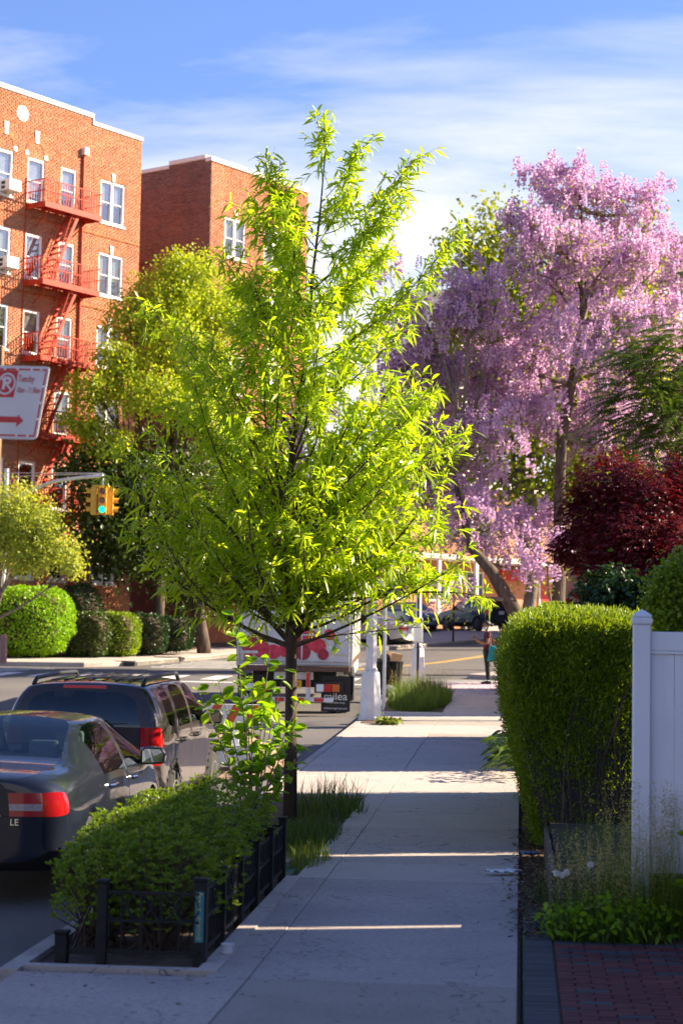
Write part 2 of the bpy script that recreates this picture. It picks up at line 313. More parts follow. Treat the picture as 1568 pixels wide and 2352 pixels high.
# pavement bed (dark joints show it) with every slab a part
bed = poly_slab('pavement', [(KX + .14, -6), (.02, -6), (.02, 53.8), (KX + .14, 53.8)], -.035, .2, M['soil'], kind='structure')
pits = [(-3.12, -1.92, 12.75, 25.1), (-3.1, -1.55, 42.6, 51.5), (-3.12, -2.5, 38.9, 40.6)]
def slab(x0, x1, y0, y1, mat, dz=0):
    j = .006; mb = MB(); x0 += .0025; x1 -= .0025; y0 += j; y1 -= j
    b = .004; t = []
    for (x, y, z) in [(x0, y0, -.1), (x1, y0, -.1), (x1, y1, -.1), (x0, y1, -.1), (x0, y0, -b), (x1, y0, -b), (x1, y1, -b), (x0, y1, -b), (x0 + b, y0 + b, 0), (x1 - b, y0 + b, 0), (x1 - b, y1 - b, 0), (x0 + b, y1 - b, 0)]:
        t.append((x, y, g(y) + z + dz))
    mb.add(t, [(0, 1, 5, 4), (1, 2, 6, 5), (2, 3, 7, 6), (3, 0, 4, 7), (4, 5, 9, 8), (5, 6, 10, 9), (6, 7, 11, 10), (7, 4, 8, 11), (8, 9, 10, 11)])
    mb.build('paving_slab', mat, bed)
cuts = [-6, -1.2, 3.4, 7.7, 12.35, 14.55, 17.3, 18.55, 20.1, 21.7, 23.3, 25.1, 26.6, 29.3, 32.0, 34.9, 36.4, 38.9, 40.6, 42.6, 44.6, 46.6, 48.8, 51.5, 53.75]
cm = ['concrete', 'concrete_b', 'concrete_tan']
for i in range(len(cuts) - 1):
    y0, y1 = cuts[i], cuts[i + 1]; ym = (y0 + y1) / 2
    a = 2 if (y1 <= 12.4) else (2 if 38.9 <= ym < 40.7 or 34.9 < ym < 36.5 else (0 if ym < 23.4 and i % 3 else 1))
    slab(-1.65, 0.0, y0, y1, M[cm[a]], random.uniform(-.004, .004))
    left = -1.65; pit = None
    for p in pits:
        if p[2] <= ym <= p[3]: pit = p
    if pit:
        if pit[1] < left - .1: slab(pit[1] + .0, left, y0, y1, M[cm[a]], random.uniform(-.003, .003))
        if pit[0] > KX + .16: pass
    else:
        slab(KX + .15, left, y0, y1, M[cm[0 if y1 <= 12.4 else (1 if i % 2 else a)]], random.uniform(-.003, .003))
# kerb stones along the street, each a part
kb = poly_slab('kerb', [(KX + .01, 12.4), (KX + .13, 12.4), (KX + .13, 53.5), (KX + .01, 53.5)], -.06, .2, M['concrete'], kind='structure')
def kstone(pts, parent, side, mat=None, top=.004):
    (x0, y0), (x1, y1) = pts; d = Vector((x1 - x0, y1 - y0, 0)); L = d.length; d.normalize(); nrm = Vector((-d.y, d.x, 0))
    mb = MB(); q = []
    for z, e in ((-.3, 0), (top - .025, 0), (top, .025)):
        for s_, w in ((.006, e), (L - .006, e), (L - .006, .145), (.006, .145)):
            p = Vector((x0, y0, 0)) + d * s_ + nrm * (w * side); q.append((p.x, p.y, g(p.y) + z))
    fs = []
    for a in (0, 4):
        for k in range(4): fs.append((a + k, a + (k + 1) % 4, a + 4 + (k + 1) % 4, a + 4 + k))
    fs.append((8, 9, 10, 11)); mb.add(q, fs); mb.build('kerb_stone', mat or M['kerb'], parent)
y = 12.4
while y < 53.3:
    kstone([(KX, y), (KX, min(y + 1.8, 53.5))], kb, -1); y += 1.8
# rounded corner into the side street
poly_slab('corner_pavement', [(KX, 53.8), (6, 53.8), (6, 54.9), (-1.2, 54.9), (-2.3, 54.75), (-2.95, 54.35)], 0.0, .3, M['concrete_b'], kind='structure')
# yard on the right: soil, lawn
poly_slab('yard', [(.03, -6), (40, -6), (40, 53.8), (.03, 53.8)], -.02, .25, M['soil'], kind='structure')
# corner block across the side street, where the blossom tree stands
poly_slab('corner_block', [(-1.6, 60.6), (-.9, 60.0), (14, 60.2), (16, 84), (5.2, 84), (3.0, 76), (0.2, 66), (-1.2, 62)], .0, .3, M['concrete'], kind='structure')
poly_slab('planting_bed', [(.2, 63), (13, 62), (15, 83), (7, 83)], .03, .1, M['soil'], kind='structure')
# far side of the street: pavement and gardens
far = [(-60, 62), (-22, 63.4), (-14.2, 64.3), (-12.9, 66), (-12.0, 71), (-10.9, 76), (-8.6, 80), (-5.46, 82.2), (-.9, 92.3), (4, 102), (12, 118), (12, 160), (-60, 160)]
poly_slab('far_pavement', far, 0.0, .3, M['concrete_b'], kind='structure', step=3)
fk = poly_slab('far_kerb', [(-22.1, 63.2), (-21.9, 63.2), (-21.9, 63.5), (-22.1, 63.5)], .0, .3, M['kerb'], kind='structure')
for i in range(1, 10):
    (x0, y0), (x1, y1) = far[i], far[i + 1]; L = math.hypot(x1 - x0, y1 - y0); k = max(1, int(L / 1.8))
    for j in range(k):
        a, b = j / k, (j + 1) / k
        kstone([(x0 + (x1 - x0) * a, y0 + (y1 - y0) * a), (x0 + (x1 - x0) * b, y0 + (y1 - y0) * b)], fk, 1, top=.012)
poly_slab('garden_bed', [(-45, 68), (-16.8, 68.3), (-14.4, 72.6), (-12.4, 79), (-8.0, 88), (-2, 104), (-45, 120)], .05, .1, M['soil'], kind='structure', step=3)
# painted markings: 4 mm sheets on the asphalt, one object each
def paint(name, pts, mat, label=None, cat=None, group=None, off=-.136):
    mb = MB(); bm = bmesh.new(); vs = [bm.verts.new((x, y, 0)) for x, y in pts]; bm.faces.new(vs)
    y0 = min(p[1] for p in pts); y1 = max(p[1] for p in pts); y = math.ceil(y0)
    while y < y1:
        bmesh.ops.bisect_plane(bm, geom=bm.verts[:] + bm.edges[:] + bm.faces[:], plane_co=(0, y, 0), plane_no=(0, 1, 0)); y += 1
    for v in bm.verts: v.co.z = g(v.co.y) + off
    bmesh.ops.recalc_face_normals(bm, faces=bm.faces)
    if sum(f.normal.z for f in bm.faces) < 0: bmesh.ops.reverse_faces(bm, faces=bm.faces)
    me = bpy.data.meshes.new(name); bm.to_mesh(me); bm.free()
    return link(name, me, mat, label=label, cat=cat, group=group, kind='structure')
for i in range(9):        # blocks of the crossing over our street
    x = -15.6 + i * 1.28; paint('crosswalk_stripe', [(x, 57.0), (x + .55, 57.0), (x + .62, 59.6), (x + .07, 59.6)], M['road_white'])
for i in range(8):        # crossing over the side street on the right
    y = 54.95 + i * .62; paint('crosswalk_stripe', [(-2.9, y + .02 * i), (5, y), (5, y + .3), (-2.7, y + .3)], M['road_white'])
for i in range(7):        # crossing at the far left
    y = 58.6 + i * .62; paint('crosswalk_stripe', [(-24, y), (-16.2 + .25 * i, y), (-16.3 + .25 * i, y + .3), (-24, y + .3)], M['road_white'])
for i in range(6):        # far crossing beside the drains
    y = 65.2 + i * 1.25; paint('crosswalk_stripe', [(-12.2 + .12 * i, y), (-5.8 + .1 * i, y + .25), (-5.8 + .1 * i, y + .62), (-12.2 + .12 * i, y + .38)], M['road_white'])
a, b = Vector((-5.9, 64.6)), Vector((-.2, 83.3)); dd = (b - a).normalized(); nn = Vector((dd.y, -dd.x))
for o_ in (-.12, .12):
    paint('centre_line', [tuple(a + nn * (o_ - .06)), tuple(a + nn * (o_ + .06)), tuple(b + nn * (o_ + .06)), tuple(b + nn * (o_ - .06))], M['road_yellow'])
for o_ in (-10.05, -9.8):
    paint('centre_line', [(o_, 20), (o_ + .12, 20), (o_ + .12, 56), (o_, 56)], M['road_yellow'])
paint('stop_line', [(-9.6, 55.2), (-3.6, 55.2), (-3.6, 55.7), (-9.6, 55.7)], M['road_white'])
# storm drains in the far kerb
for (px, py, w) in ((282, 1520, .7), (380, 1510, 1.0)):
    p = hit(px, py); d_ = empty('storm_drain', (p[0] + .15, p[1] - .1, g(p[1])), 'dark %s storm drain opening in the stone kerb before the hedge' % ('small' if w < .8 else 'wide'), 'drain', R(-15))
    MB().box(-w / 2, w / 2, -.1, .12, -.13, -.02).build('opening', M['black'], d_); MB().box(-w / 2 - .06, w / 2 + .06, -.13, .5, .012, .035).build('lid', M['kerb'], d_, bevel=.008)
# ------------------------------------------------------------------ brick walls
BH, BL, JT = .0677, .203, .015
def brick_list(t0, t1, z0, z1, holes, bands=()):
    """(a,b,c,d) rectangles of every brick of a wall t0..t1, z0..z1, common bond with header courses"""
    out = []; n = int((z1 - z0) / BH)
    for k in range(n):
        c, d = z0 + k * BH, z0 + (k + 1) * BH - JT
        hd = (k % 6 == 5); L = BL if not hd else .1; off = (0 if k % 2 else BL / 2) if not hd else .05
        t = t0 - off
        hs = [(h[0], h[1]) for h in holes if d > h[2] and c < h[3]]
        while t < t1:
            a, b = max(t, t0), min(t + L - JT, t1); t += L
            segs = [(a, b)]
            for h0, h1 in hs:
                ns = []
                for (p, q) in segs:
                    if q <= h0 or p >= h1: ns.append((p, q))
                    else:
                        if p < h0: ns.append((p, h0))
                        if q > h1: ns.append((h1, q))
                segs = ns
            for (p, q) in segs:
                if q - p > .02: out.append((p, q, c, d))
    return np.array(out)
def brick_geo(B, proud):
    """local wall frame: x along wall, y out of the wall, z up"""
    n = len(B); V = np.zeros((n, 8, 3)); pr = proud + rng.uniform(-.003, .003, n)
    for i, (xi, zi) in enumerate(((0, 2), (1, 2), (1, 3), (0, 3))):
        V[:, i, 0] = B[:, xi]; V[:, i, 2] = B[:, zi]; V[:, i, 1] = -.002
        V[:, i + 4, 0] = B[:, xi]; V[:, i + 4, 2] = B[:, zi]; V[:, i + 4, 1] = pr
    f = np.array([(4, 5, 6, 7), (0, 1, 5, 4), (1, 2, 6, 5), (2, 3, 7, 6), (3, 0, 4, 7)])
    F = (np.arange(n)[:, None, None] * 8 + f[None]).reshape(-1, 4)
    return V.reshape(-1, 3), F, np.repeat(rng.random(n), 5)
def brick_wall(parent, rect, holes, mat, mortar, pick, proud=.009, name='wall'):
    t0, t1, z0, z1 = rect
    B = brick_list(t0, t1, z0, z1, holes)
    full = (B[:, 1] - B[:, 0]) > BL - JT - .004
    sel = full & (B[:, 0] > pick[0]) & (B[:, 1] < pick[1]) & (B[:, 2] > pick[2]) & (B[:, 3] < pick[3])
    idx = np.nonzero(sel)[0][:300]; keep = np.ones(len(B), bool); keep[idx] = False
    # backing wall with openings: grid of quads
    xs = sorted({t0, t1, *[max(t0, min(t1, v)) for h in holes for v in h[:2]]}); zs = sorted({z0, z1, *[max(z0, min(z1, v)) for h in holes for v in h[2:]]})
    V = [(x, 0, z) for z in zs for x in xs]; F = []; nx = len(xs)
    for j in range(len(zs) - 1):
        for i in range(nx - 1):
            cx, cz = (xs[i] + xs[i + 1]) / 2, (zs[j] + zs[j + 1]) / 2
            if not any(h[0] < cx < h[1] and h[2] < cz < h[3] for h in holes): F.append((j * nx + i, j * nx + i + 1, (j + 1) * nx + i + 1, (j + 1) * nx + i))
    w = link(name, npmesh(name, V, F), mortar, parent)
    V, F, A = brick_geo(B[keep], proud); o = link('brickwork', npmesh('brickwork', V, F, A), mat, w, kind='stuff')
    V, F, A = brick_geo(np.array([[0, BL - JT, 0, BH - JT]]), proud); bme = npmesh('brick', V, F, [.5] * 5)
    for i in idx: link('brick', bme, None, w, (B[i, 0], random.uniform(-.002, .003), B[i, 2]))
    bme.materials.append(mat)
    return w
def window(parent, x0, x1, z0, z1, double=False, shade=0, sill=True, mat=None, rec=.12):
    """recessed sash window, local wall frame (y out of the wall)"""
    fm = mat or M['white_paint']; fr = .055
    w = MB()
    w.box(x0, x0 + fr, -rec, -.015, z0, z1).box(x1 - fr, x1, -rec, -.015, z0, z1).box(x0 + fr, x1 - fr, -rec, -.015, z1 - fr - .03, z1).box(x0 + fr, x1 - fr, -rec, -.01, z0, z0 + fr)
    o = w.build('window', fm, parent)
    bays = [(x0 + fr, x1 - fr)]
    if double:
        c = (x0 + x1) / 2; MB().box(c - .06, c + .06, -rec, -.02, z0 + fr, z1 - fr - .03).build('mullion', fm, o); bays = [(x0 + fr, c - .06), (c + .06, x1 - fr)]
    zt = z1 - fr - .03; zb = z0 + fr; zm = (zt + zb) / 2
    for (a, b) in bays:
        for (c, d, yy) in ((zm - .02, zt, -.06), (zb, zm + .02, -.09)):
            s_ = .035; q = MB(); q.box(a, a + s_, yy - .03, yy, c, d).box(b - s_, b, yy - .03, yy, c, d).box(a + s_, b - s_, yy - .03, yy, c, c + s_).box(a + s_, b - s_, yy - .03, yy, d - s_, d)
            q.build('sash', fm, o)
            MB().box(a + s_, b - s_, yy - .018, yy - .012, c + s_, d - s_).build('pane', M['glass_win'], o)
        if shade:
            MB().box(a, b, -rec - .06, -rec - .05, zt - (zt - zb) * shade, zt).build('blind', M['blind'], o)
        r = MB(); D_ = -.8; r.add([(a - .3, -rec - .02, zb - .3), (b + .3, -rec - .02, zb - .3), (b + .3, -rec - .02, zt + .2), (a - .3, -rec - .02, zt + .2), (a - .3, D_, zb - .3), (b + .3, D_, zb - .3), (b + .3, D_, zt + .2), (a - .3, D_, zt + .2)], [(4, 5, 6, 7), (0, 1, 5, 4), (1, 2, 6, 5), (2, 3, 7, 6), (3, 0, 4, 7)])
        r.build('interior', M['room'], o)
    if sill: MB().box(x0 - .06, x1 + .06, -.10, .05, z0 - .09, z0 - .003).build('sill', M['limestone'], o, bevel=.006)
    # reveal
    q = MB(); e = .001
    q.add([(x0 + e, 0, z0), (x0 + e, -rec, z0), (x0 + e, -rec, z1), (x0 + e, 0, z1), (x1 - e, 0, z0), (x1 - e, -rec, z0), (x1 - e, -rec, z1), (x1 - e, 0, z1)], [(0, 1, 2, 3), (4, 7, 6, 5), (3, 2, 6, 7)]); q.build('reveal', M['brick'], o)
    return o
# ---- apartment block on the left: facade runs along FD, faces FN
FA = R(36.9) - YAW; FD = Vector((math.sin(FA), math.cos(FA), 0)); FN = Vector((FD.y, -FD.x, 0)); FC = Vector((-15.42, 77.753, 0))
# local frame with x along -FD reversed so that y = outwards: x axis = FD, y axis = FN would be left handed -> x runs from left (t=14) to corner (0)
# right handed frame: x = -FD?  (FD x z) = FN, so axes (FD', y=FN): use x = -FD, y = FN
def wall_root(name, p, label, cat):
    o = empty(name, p, label, cat); o.rotation_euler = (0, 0, math.atan2(-FD.y, -FD.x)); return o   # local x = -FD (towards the left end), local y = FN
A1 = wall_root('apartment_building', (FC.x, FC.y, 0), 'orange red brick apartment block with a red fire escape and white coping', 'building')
rows = [(19.72, 21.40), (16.81, 18.49), (13.95, 15.60), (11.05, 12.72), (8.18, 9.86), (5.50, 7.05)]
colsW = [(.93, 2.28, True), (3.67, 4.48, False), (5.38, 6.24, False), (7.02, 8.15, False), (9.4, 10.6, True)]
holes = []; wins = []
for ri, (z0, z1) in enumerate(rows):
    for ci, (x0, x1, dbl) in enumerate(colsW):
        holes.append((x0, x1, z0, z1)); wins.append((x0, x1, z0, z1, dbl, ri, ci))
brick_wall(A1, (0, 2.86, 2.2, 23.43), holes, M['brick'], M['mortar'], (.0, .0, 0, 0), name='wall')
brick_wall(A1, (2.86, 12.5, 2.2, 23.70), holes, M['brick'], M['mortar'], (6.5, 7.9, 21.55, 23.7), name='wall')
sh = [.55, 1.0, .6, 1.0, .45, .5, 1.0, .6, .95, .6, .9, .5]
for k, (x0, x1, z0, z1, dbl, ri, ci) in enumerate(wins): window(A1, x0, x1, z0, z1, dbl, sh[(k * 5 + ri) % len(sh)] if ri < 4 else 0)
mb = MB().box(-.03, 2.85, -.35, .06, 23.43, 23.58).box(2.862, 12.5, -.35, .06, 23.70, 23.88).box(2.80, 2.861, -.35, .058, 23.43, 23.878); mb.build('coping', M['limestone'], A1, bevel=.01)
MB().box(0, 12.5, -11, -.9, 2.2, 23.3).build('block', M['brick_dark'], A1)
mb = MB(); mb.add([(0, -.01, 2.2), (0, -11, 2.2), (0, -11, 23.43), (0, -.01, 23.43)], [(0, 1, 2, 3)]); mb.build('side_wall', M['brick'], A1)
# trim: roundel, keystones, imposts, brick arches, window heads
mb = MB().lathe([(.30, -.01), (.30, .022), (.27, .03)], 28, (6.61, 0, 22.98), 'y'); mb.build('roundel', M['limestone'], A1)
for cx in (5.82, 7.42):
    mb = MB().prism([(cx - .085, 22.0), (cx + .085, 22.0), (cx + .11, 22.48), (cx - .11, 22.48)], -.01, .045); mb.build('keystone', M['limestone'], A1)
    for s_ in (-1, 1): MB().box(cx + s_ * .50 - .09, cx + s_ * .50 + .09, -.01, .03, 21.46, 21.64).build('impost', M['limestone'], A1)
    for k in range(17):
        an = math.pi * (k + .5) / 17
        if abs(an - math.pi / 2) < .16: continue
        Mx = Matrix.Translation((cx + .46 * math.cos(an), 0, 21.66 + .46 * math.sin(an))) @ Matrix.Rotation(-an + math.pi / 2, 4, 'Y')
        MB().box(-.035, .035, -.01, .024, -.09, .09, Mx).build('arch_brick', M['brick'], A1)
for (x0, x1, z0, z1, dbl, ri, ci) in wins:
    if ci == 0 or ci == 4:
        c = (x0 + x1) / 2; n = int((x1 - x0 + .2) / .078)
        for k in range(n):
            xx = x0 - .1 + k * .078
            if abs(xx + .035 - c) > .1 and ri < 4: MB().box(xx, xx + .067, -.01, .020, z1 + .01, z1 + .20).build('soldier_brick', M['brick'], A1)
        if ri < 4: MB().prism([(c - .06, z1 + .005), (c + .06, z1 + .005), (c + .10, z1 + .34), (c - .10, z1 + .34)], -.01, .05).build('keystone', M['limestone'], A1)
def solcourse(P, x0, x1, z, n0=.1):
    n = int((x1 - x0) / .075); B = np.array([(x0 + k * .075, x0 + k * .075 + .065, z, z + n0) for k in range(n)])
    V, F, A = brick_geo(B, .019); link('rowlock_course', npmesh('rowlock_course', V, F, A), M['brick'], P, kind='stuff')
for (z0, z1) in rows[:5]: solcourse(A1, 0.01, 12.4, z0 - .62)
mb = MB().box(3.18, 3.42, .012, .20, 22.10, 22.40).build('leader_head', M['limestone'], A1, bevel=.01)
mb = MB().tube([(3.34, .07, 22.1), (3.34, .07, 4.0)], .05, 8); mb.build('downpipe', M['red_steel'], A1)
# fire escape
FE = MB().tube([(6.30, .03, 20.6), (6.30, .03, 8.0)], .02, 6).build('fire_escape', M['red_steel'], A1)
for pi, z in enumerate((19.55, 16.62, 13.75, 10.87, 7.98)):
    xa, xb, dp = 3.25, 6.28, 1.0
    mb = MB()
    for k in range(22): y_ = .06 + k * (dp - .08) / 21; mb.box(xa + .03, xb - .03, y_, y_ + .022, z - .03, z)
    for k in range(5): x_ = xa + .1 + k * (xb - xa - .2) / 4; mb.box(x_ - .025, x_ + .025, .02, dp, z - .1, z - .031)
    mb.build('platform', M['red_steel'], FE)
    mb = MB().box(xa, xb, dp, dp + .03, z - .18, z + .03).box(xb - .03, xb, .02, dp - .001, z - .18, z + .03).box(xa, xa + .03, .02, dp - .001, z - .18, z + .03); mb.build('edge_beam', M['red_steel'], FE)
    mb = MB()
    for h in (.45, .88): mb.tube([(xa, .03, z + h), (xa, dp + .01, z + h), (xb, dp + .01, z + h), (xb, .03, z + h)], .024, 5)
    for k in range(23): x_ = xa + k * (xb - xa) / 22; mb.tube([(x_, dp + .01, z), (x_, dp + .01, z + .88)], .015, 4)
    for k in range(1, 8):
        y_ = k * dp / 8
        for x_ in (xa, xb): mb.tube([(x_, y_, z), (x_, y_, z + .88)], .015, 4)
    mb.build('railing', M['red_steel'], FE)
    for x_ in (xa + .5, xb - .5): MB().tube([(x_, .02, z - .75), (x_, dp - .1, z - .12)], .022, 5).build('bracket', M['red_steel'], FE)
    if pi < 4:
        za, zb_ = z, (16.62, 13.75, 10.87, 7.98)[pi]; top = (4.30, za); bot = (5.75, zb_)
        mb = MB()
        for y_ in (.28, .88):
            mb.prism([(top[0] - .07, za), (top[0] + .07, za), (bot[0] + .07, zb_), (bot[0] - .07, zb_)], y_ - .025, y_ + .025)
            mb.tube([(top[0], y_, za + .8), (bot[0] - .28, y_, zb_ + .82), (bot[0], y_, zb_)], .022, 5)
        for k in range(11): f_ = (k + .5) / 11; x_ = top[0] + (bot[0] - top[0]) * f_; zz = za + (zb_ - za) * f_; mb.box(x_ - .09, x_ + .09, .294, .866, zz, zz + .02)
        mb.build('stair', M['red_steel'], FE)
# air conditioners in the windows
for (z, lab) in ((19.74, 'grey window air conditioner at the top floor under the white roundel'), (16.83, 'white window air conditioner one storey below the top floor')):
    b = A1.matrix_basis @ Vector((7.33, .02, z)); ac = empty('air_conditioner', b, lab, 'air conditioner', A1.rotation_euler.z)
    MB().box(-.30, .30, -.1, .50, .06, .48).build('case', M['white_metal'], ac, bevel=.015)
    mb = MB()
    for k in range(9): mb.box(-.25, .25, .505, .515, .10 + k * .038, .12 + k * .038)
    mb.build('grille', M['galv'], ac)
    for k in range(2): MB().box(.302, .306, .06, .26, .12 + k * .17, .24 + k * .17).build('vent', M['black'], ac)
    mb = MB().tube([(-.2, -.05, .05), (-.2, .4, .05)], .02).tube([(.2, -.05, .05), (.2, .4, .05)], .02).tube([(.2, .4, .04), (.2, .0, -.28)], .015).tube([(-.2, .4, .04), (-.2, .0, -.28)], .015); mb.build('bracket', M['galv'], ac)
# ---- second wing further along the same line
c2 = FC + FD * 4.31
A2 = wall_root('apartment_wing', (c2.x, c2.y, 0), 'purplish brick apartment wing with a windowless side wall above yellow green trees', 'building')
h2 = []
for (z0, z1) in rows[:5]:
    for (a, b) in ((.95, 2.3), (3.6, 5.0)): h2.append((-b, -a, z0, z1))
brick_wall(A2, (-6.6, 0, 12.0, 23.59), h2, M['brick'], M['mortar'], (-1.0, -.0, 21.5, 23.5), name='wall')
MB().box(-6.6, 0, -.02, -.001, 3.0, 11.99).build('lower_wall', M['brick'], A2)
for k, h in enumerate(h2):
    if h[2] > 12: window(A2, h[0], h[1], h[2], h[3], True, sh[(k * 3) % 12])
for (z0, z1) in rows[:3]: solcourse(A2, -6.5, -.01, z0 - .62)
for h in h2:
    c = (h[0] + h[1]) / 2
    if h[2] > 12: MB().prism([(c - .06, h[3] + .005), (c + .06, h[3] + .005), (c + .10, h[3] + .34), (c - .10, h[3] + .34)], -.01, .05).build('keystone', M['limestone'], A2)
# windowless side wall: faces -FD = local +x ; child frame rotated
sw = bpy.data.objects.new('side_wall', npmesh('side_wall', [(0, 0, 12), (12, 0, 12), (12, 0, 23.57), (2.36, 0, 23.57), (0, 0, 12), (2.36, 0, 12), (2.36, 0, 23.71), (0, 0, 23.71)], [(5, 1, 2, 3), (4, 5, 6, 7)])); COL.objects.link(sw); sw.parent = A2; sw.data.materials.append(M['mortar_dark']); sw.rotation_euler = (0, 0, R(-90))
# local: x' along -local y (backwards), y' = local +x : outward
def flip(Bv): return Bv
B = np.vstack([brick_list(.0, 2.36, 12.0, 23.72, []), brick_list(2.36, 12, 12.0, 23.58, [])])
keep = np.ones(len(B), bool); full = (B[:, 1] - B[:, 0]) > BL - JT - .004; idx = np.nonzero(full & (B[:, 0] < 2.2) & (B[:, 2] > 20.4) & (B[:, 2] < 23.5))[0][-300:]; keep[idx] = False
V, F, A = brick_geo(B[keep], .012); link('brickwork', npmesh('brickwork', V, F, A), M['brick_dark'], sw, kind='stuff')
V, F, A = brick_geo(np.array([[0, BL - JT, 0, BH - JT]]), .012); bme = npmesh('brick', V, F, [.5] * 5); bme.materials.append(M['brick_dark'])
for i in idx: link('brick', bme, None, sw, (B[i, 0], random.uniform(-.002, .003), B[i, 2]))
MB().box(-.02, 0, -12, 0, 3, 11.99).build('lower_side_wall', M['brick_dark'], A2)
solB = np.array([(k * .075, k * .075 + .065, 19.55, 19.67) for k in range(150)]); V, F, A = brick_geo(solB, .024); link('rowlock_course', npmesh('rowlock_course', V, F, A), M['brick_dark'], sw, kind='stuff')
mb = MB().box(-6.65, .06, -.3, .06, 23.59, 23.78).box(-.3, .062, -2.36, -.301, 23.72, 23.90).box(-.3, .06, -12, -2.361, 23.58, 23.74); mb.build('coping', M['limestone'], A2, bevel=.01)
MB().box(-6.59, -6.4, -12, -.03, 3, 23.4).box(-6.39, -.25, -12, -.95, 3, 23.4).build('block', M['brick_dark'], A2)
# ------------------------------------------------------------------ vehicles
def carpaint(name, c, flake=.25):
    mt, n, l, b = nodes(name); b.inputs['Base Color'].default_value = (*c, 1); b.inputs['Metallic'].default_value = .15; b.inputs['Roughness'].default_value = .32
    b.inputs['Specular IOR Level'].default_value = .12; b.inputs['Coat Weight'].default_value = .85; b.inputs['Coat Roughness'].default_value = .03; b.inputs['Coat IOR'].default_value = 1.45
    t = n.new('ShaderNodeTexCoord'); z = n.new('ShaderNodeTexNoise'); z.inputs['Scale'].default_value = 3; z.inputs['Detail'].default_value = 8; l.new(t.outputs['Object'], z.inputs[0])
    mr = n.new('ShaderNodeMapRange'); mr.inputs['To Min'].default_value = .3; mr.inputs['To Max'].default_value = .5; l.new(z.outputs[0], mr.inputs[0]); l.new(mr.outputs[0], b.inputs['Roughness'])
    return mt
def lampmat(name, red, clear, z0, z1, xm=.7, axis='Z'):
    """red plastic lens with a clear band between two heights of the lamp itself"""
    mt, n, l, b = nodes(name); b.inputs['Roughness'].default_value = .12; b.inputs['Coat Weight'].default_value = 1
    t = n.new('ShaderNodeTexCoord'); s = n.new('ShaderNodeSeparateXYZ'); l.new(t.outputs['Object'], s.inputs[0])
    gt = n.new('ShaderNodeMath'); gt.operation = 'GREATER_THAN'; gt.inputs[1].default_value = z0; l.new(s.outputs[axis], gt.inputs[0])
    lt = n.new('ShaderNodeMath'); lt.operation = 'LESS_THAN'; lt.inputs[1].default_value = z1; l.new(s.outputs[axis], lt.inputs[0])
    m_ = n.new('ShaderNodeMath'); m_.operation = 'MULTIPLY'; l.new(gt.outputs[0], m_.inputs[0]); l.new(lt.outputs[0], m_.inputs[1])
    ab = n.new('ShaderNodeMath'); ab.operation = 'ABSOLUTE'; l.new(s.outputs['X'], ab.inputs[0]); lx = n.new('ShaderNodeMath'); lx.operation = 'LESS_THAN'; lx.inputs[1].default_value = xm; l.new(ab.outputs[0], lx.inputs[0]); m0 = m_; m_ = n.new('ShaderNodeMath'); m_.operation = 'MULTIPLY'; l.new(m0.outputs[0], m_.inputs[0]); l.new(lx.outputs[0], m_.inputs[1])
    v = n.new('ShaderNodeTexVoronoi'); v.inputs['Scale'].default_value = 55; l.new(t.outputs['Object'], v.inputs['Vector'])
    x0 = n.new('ShaderNodeMix'); x0.data_type = 'RGBA'; l.new(v.outputs['Distance'], x0.inputs[0]); x0.inputs[6].default_value = (*clear, 1); x0.inputs[7].default_value = (*[c * .45 for c in clear], 1)
    x = n.new('ShaderNodeMix'); x.data_type = 'RGBA'; l.new(m_.outputs[0], x.inputs[0]); x.inputs[6].default_value = (*red, 1); l.new(x0.outputs[2], x.inputs[7]); l.new(x.outputs[2], b.inputs['Base Color']); return mt
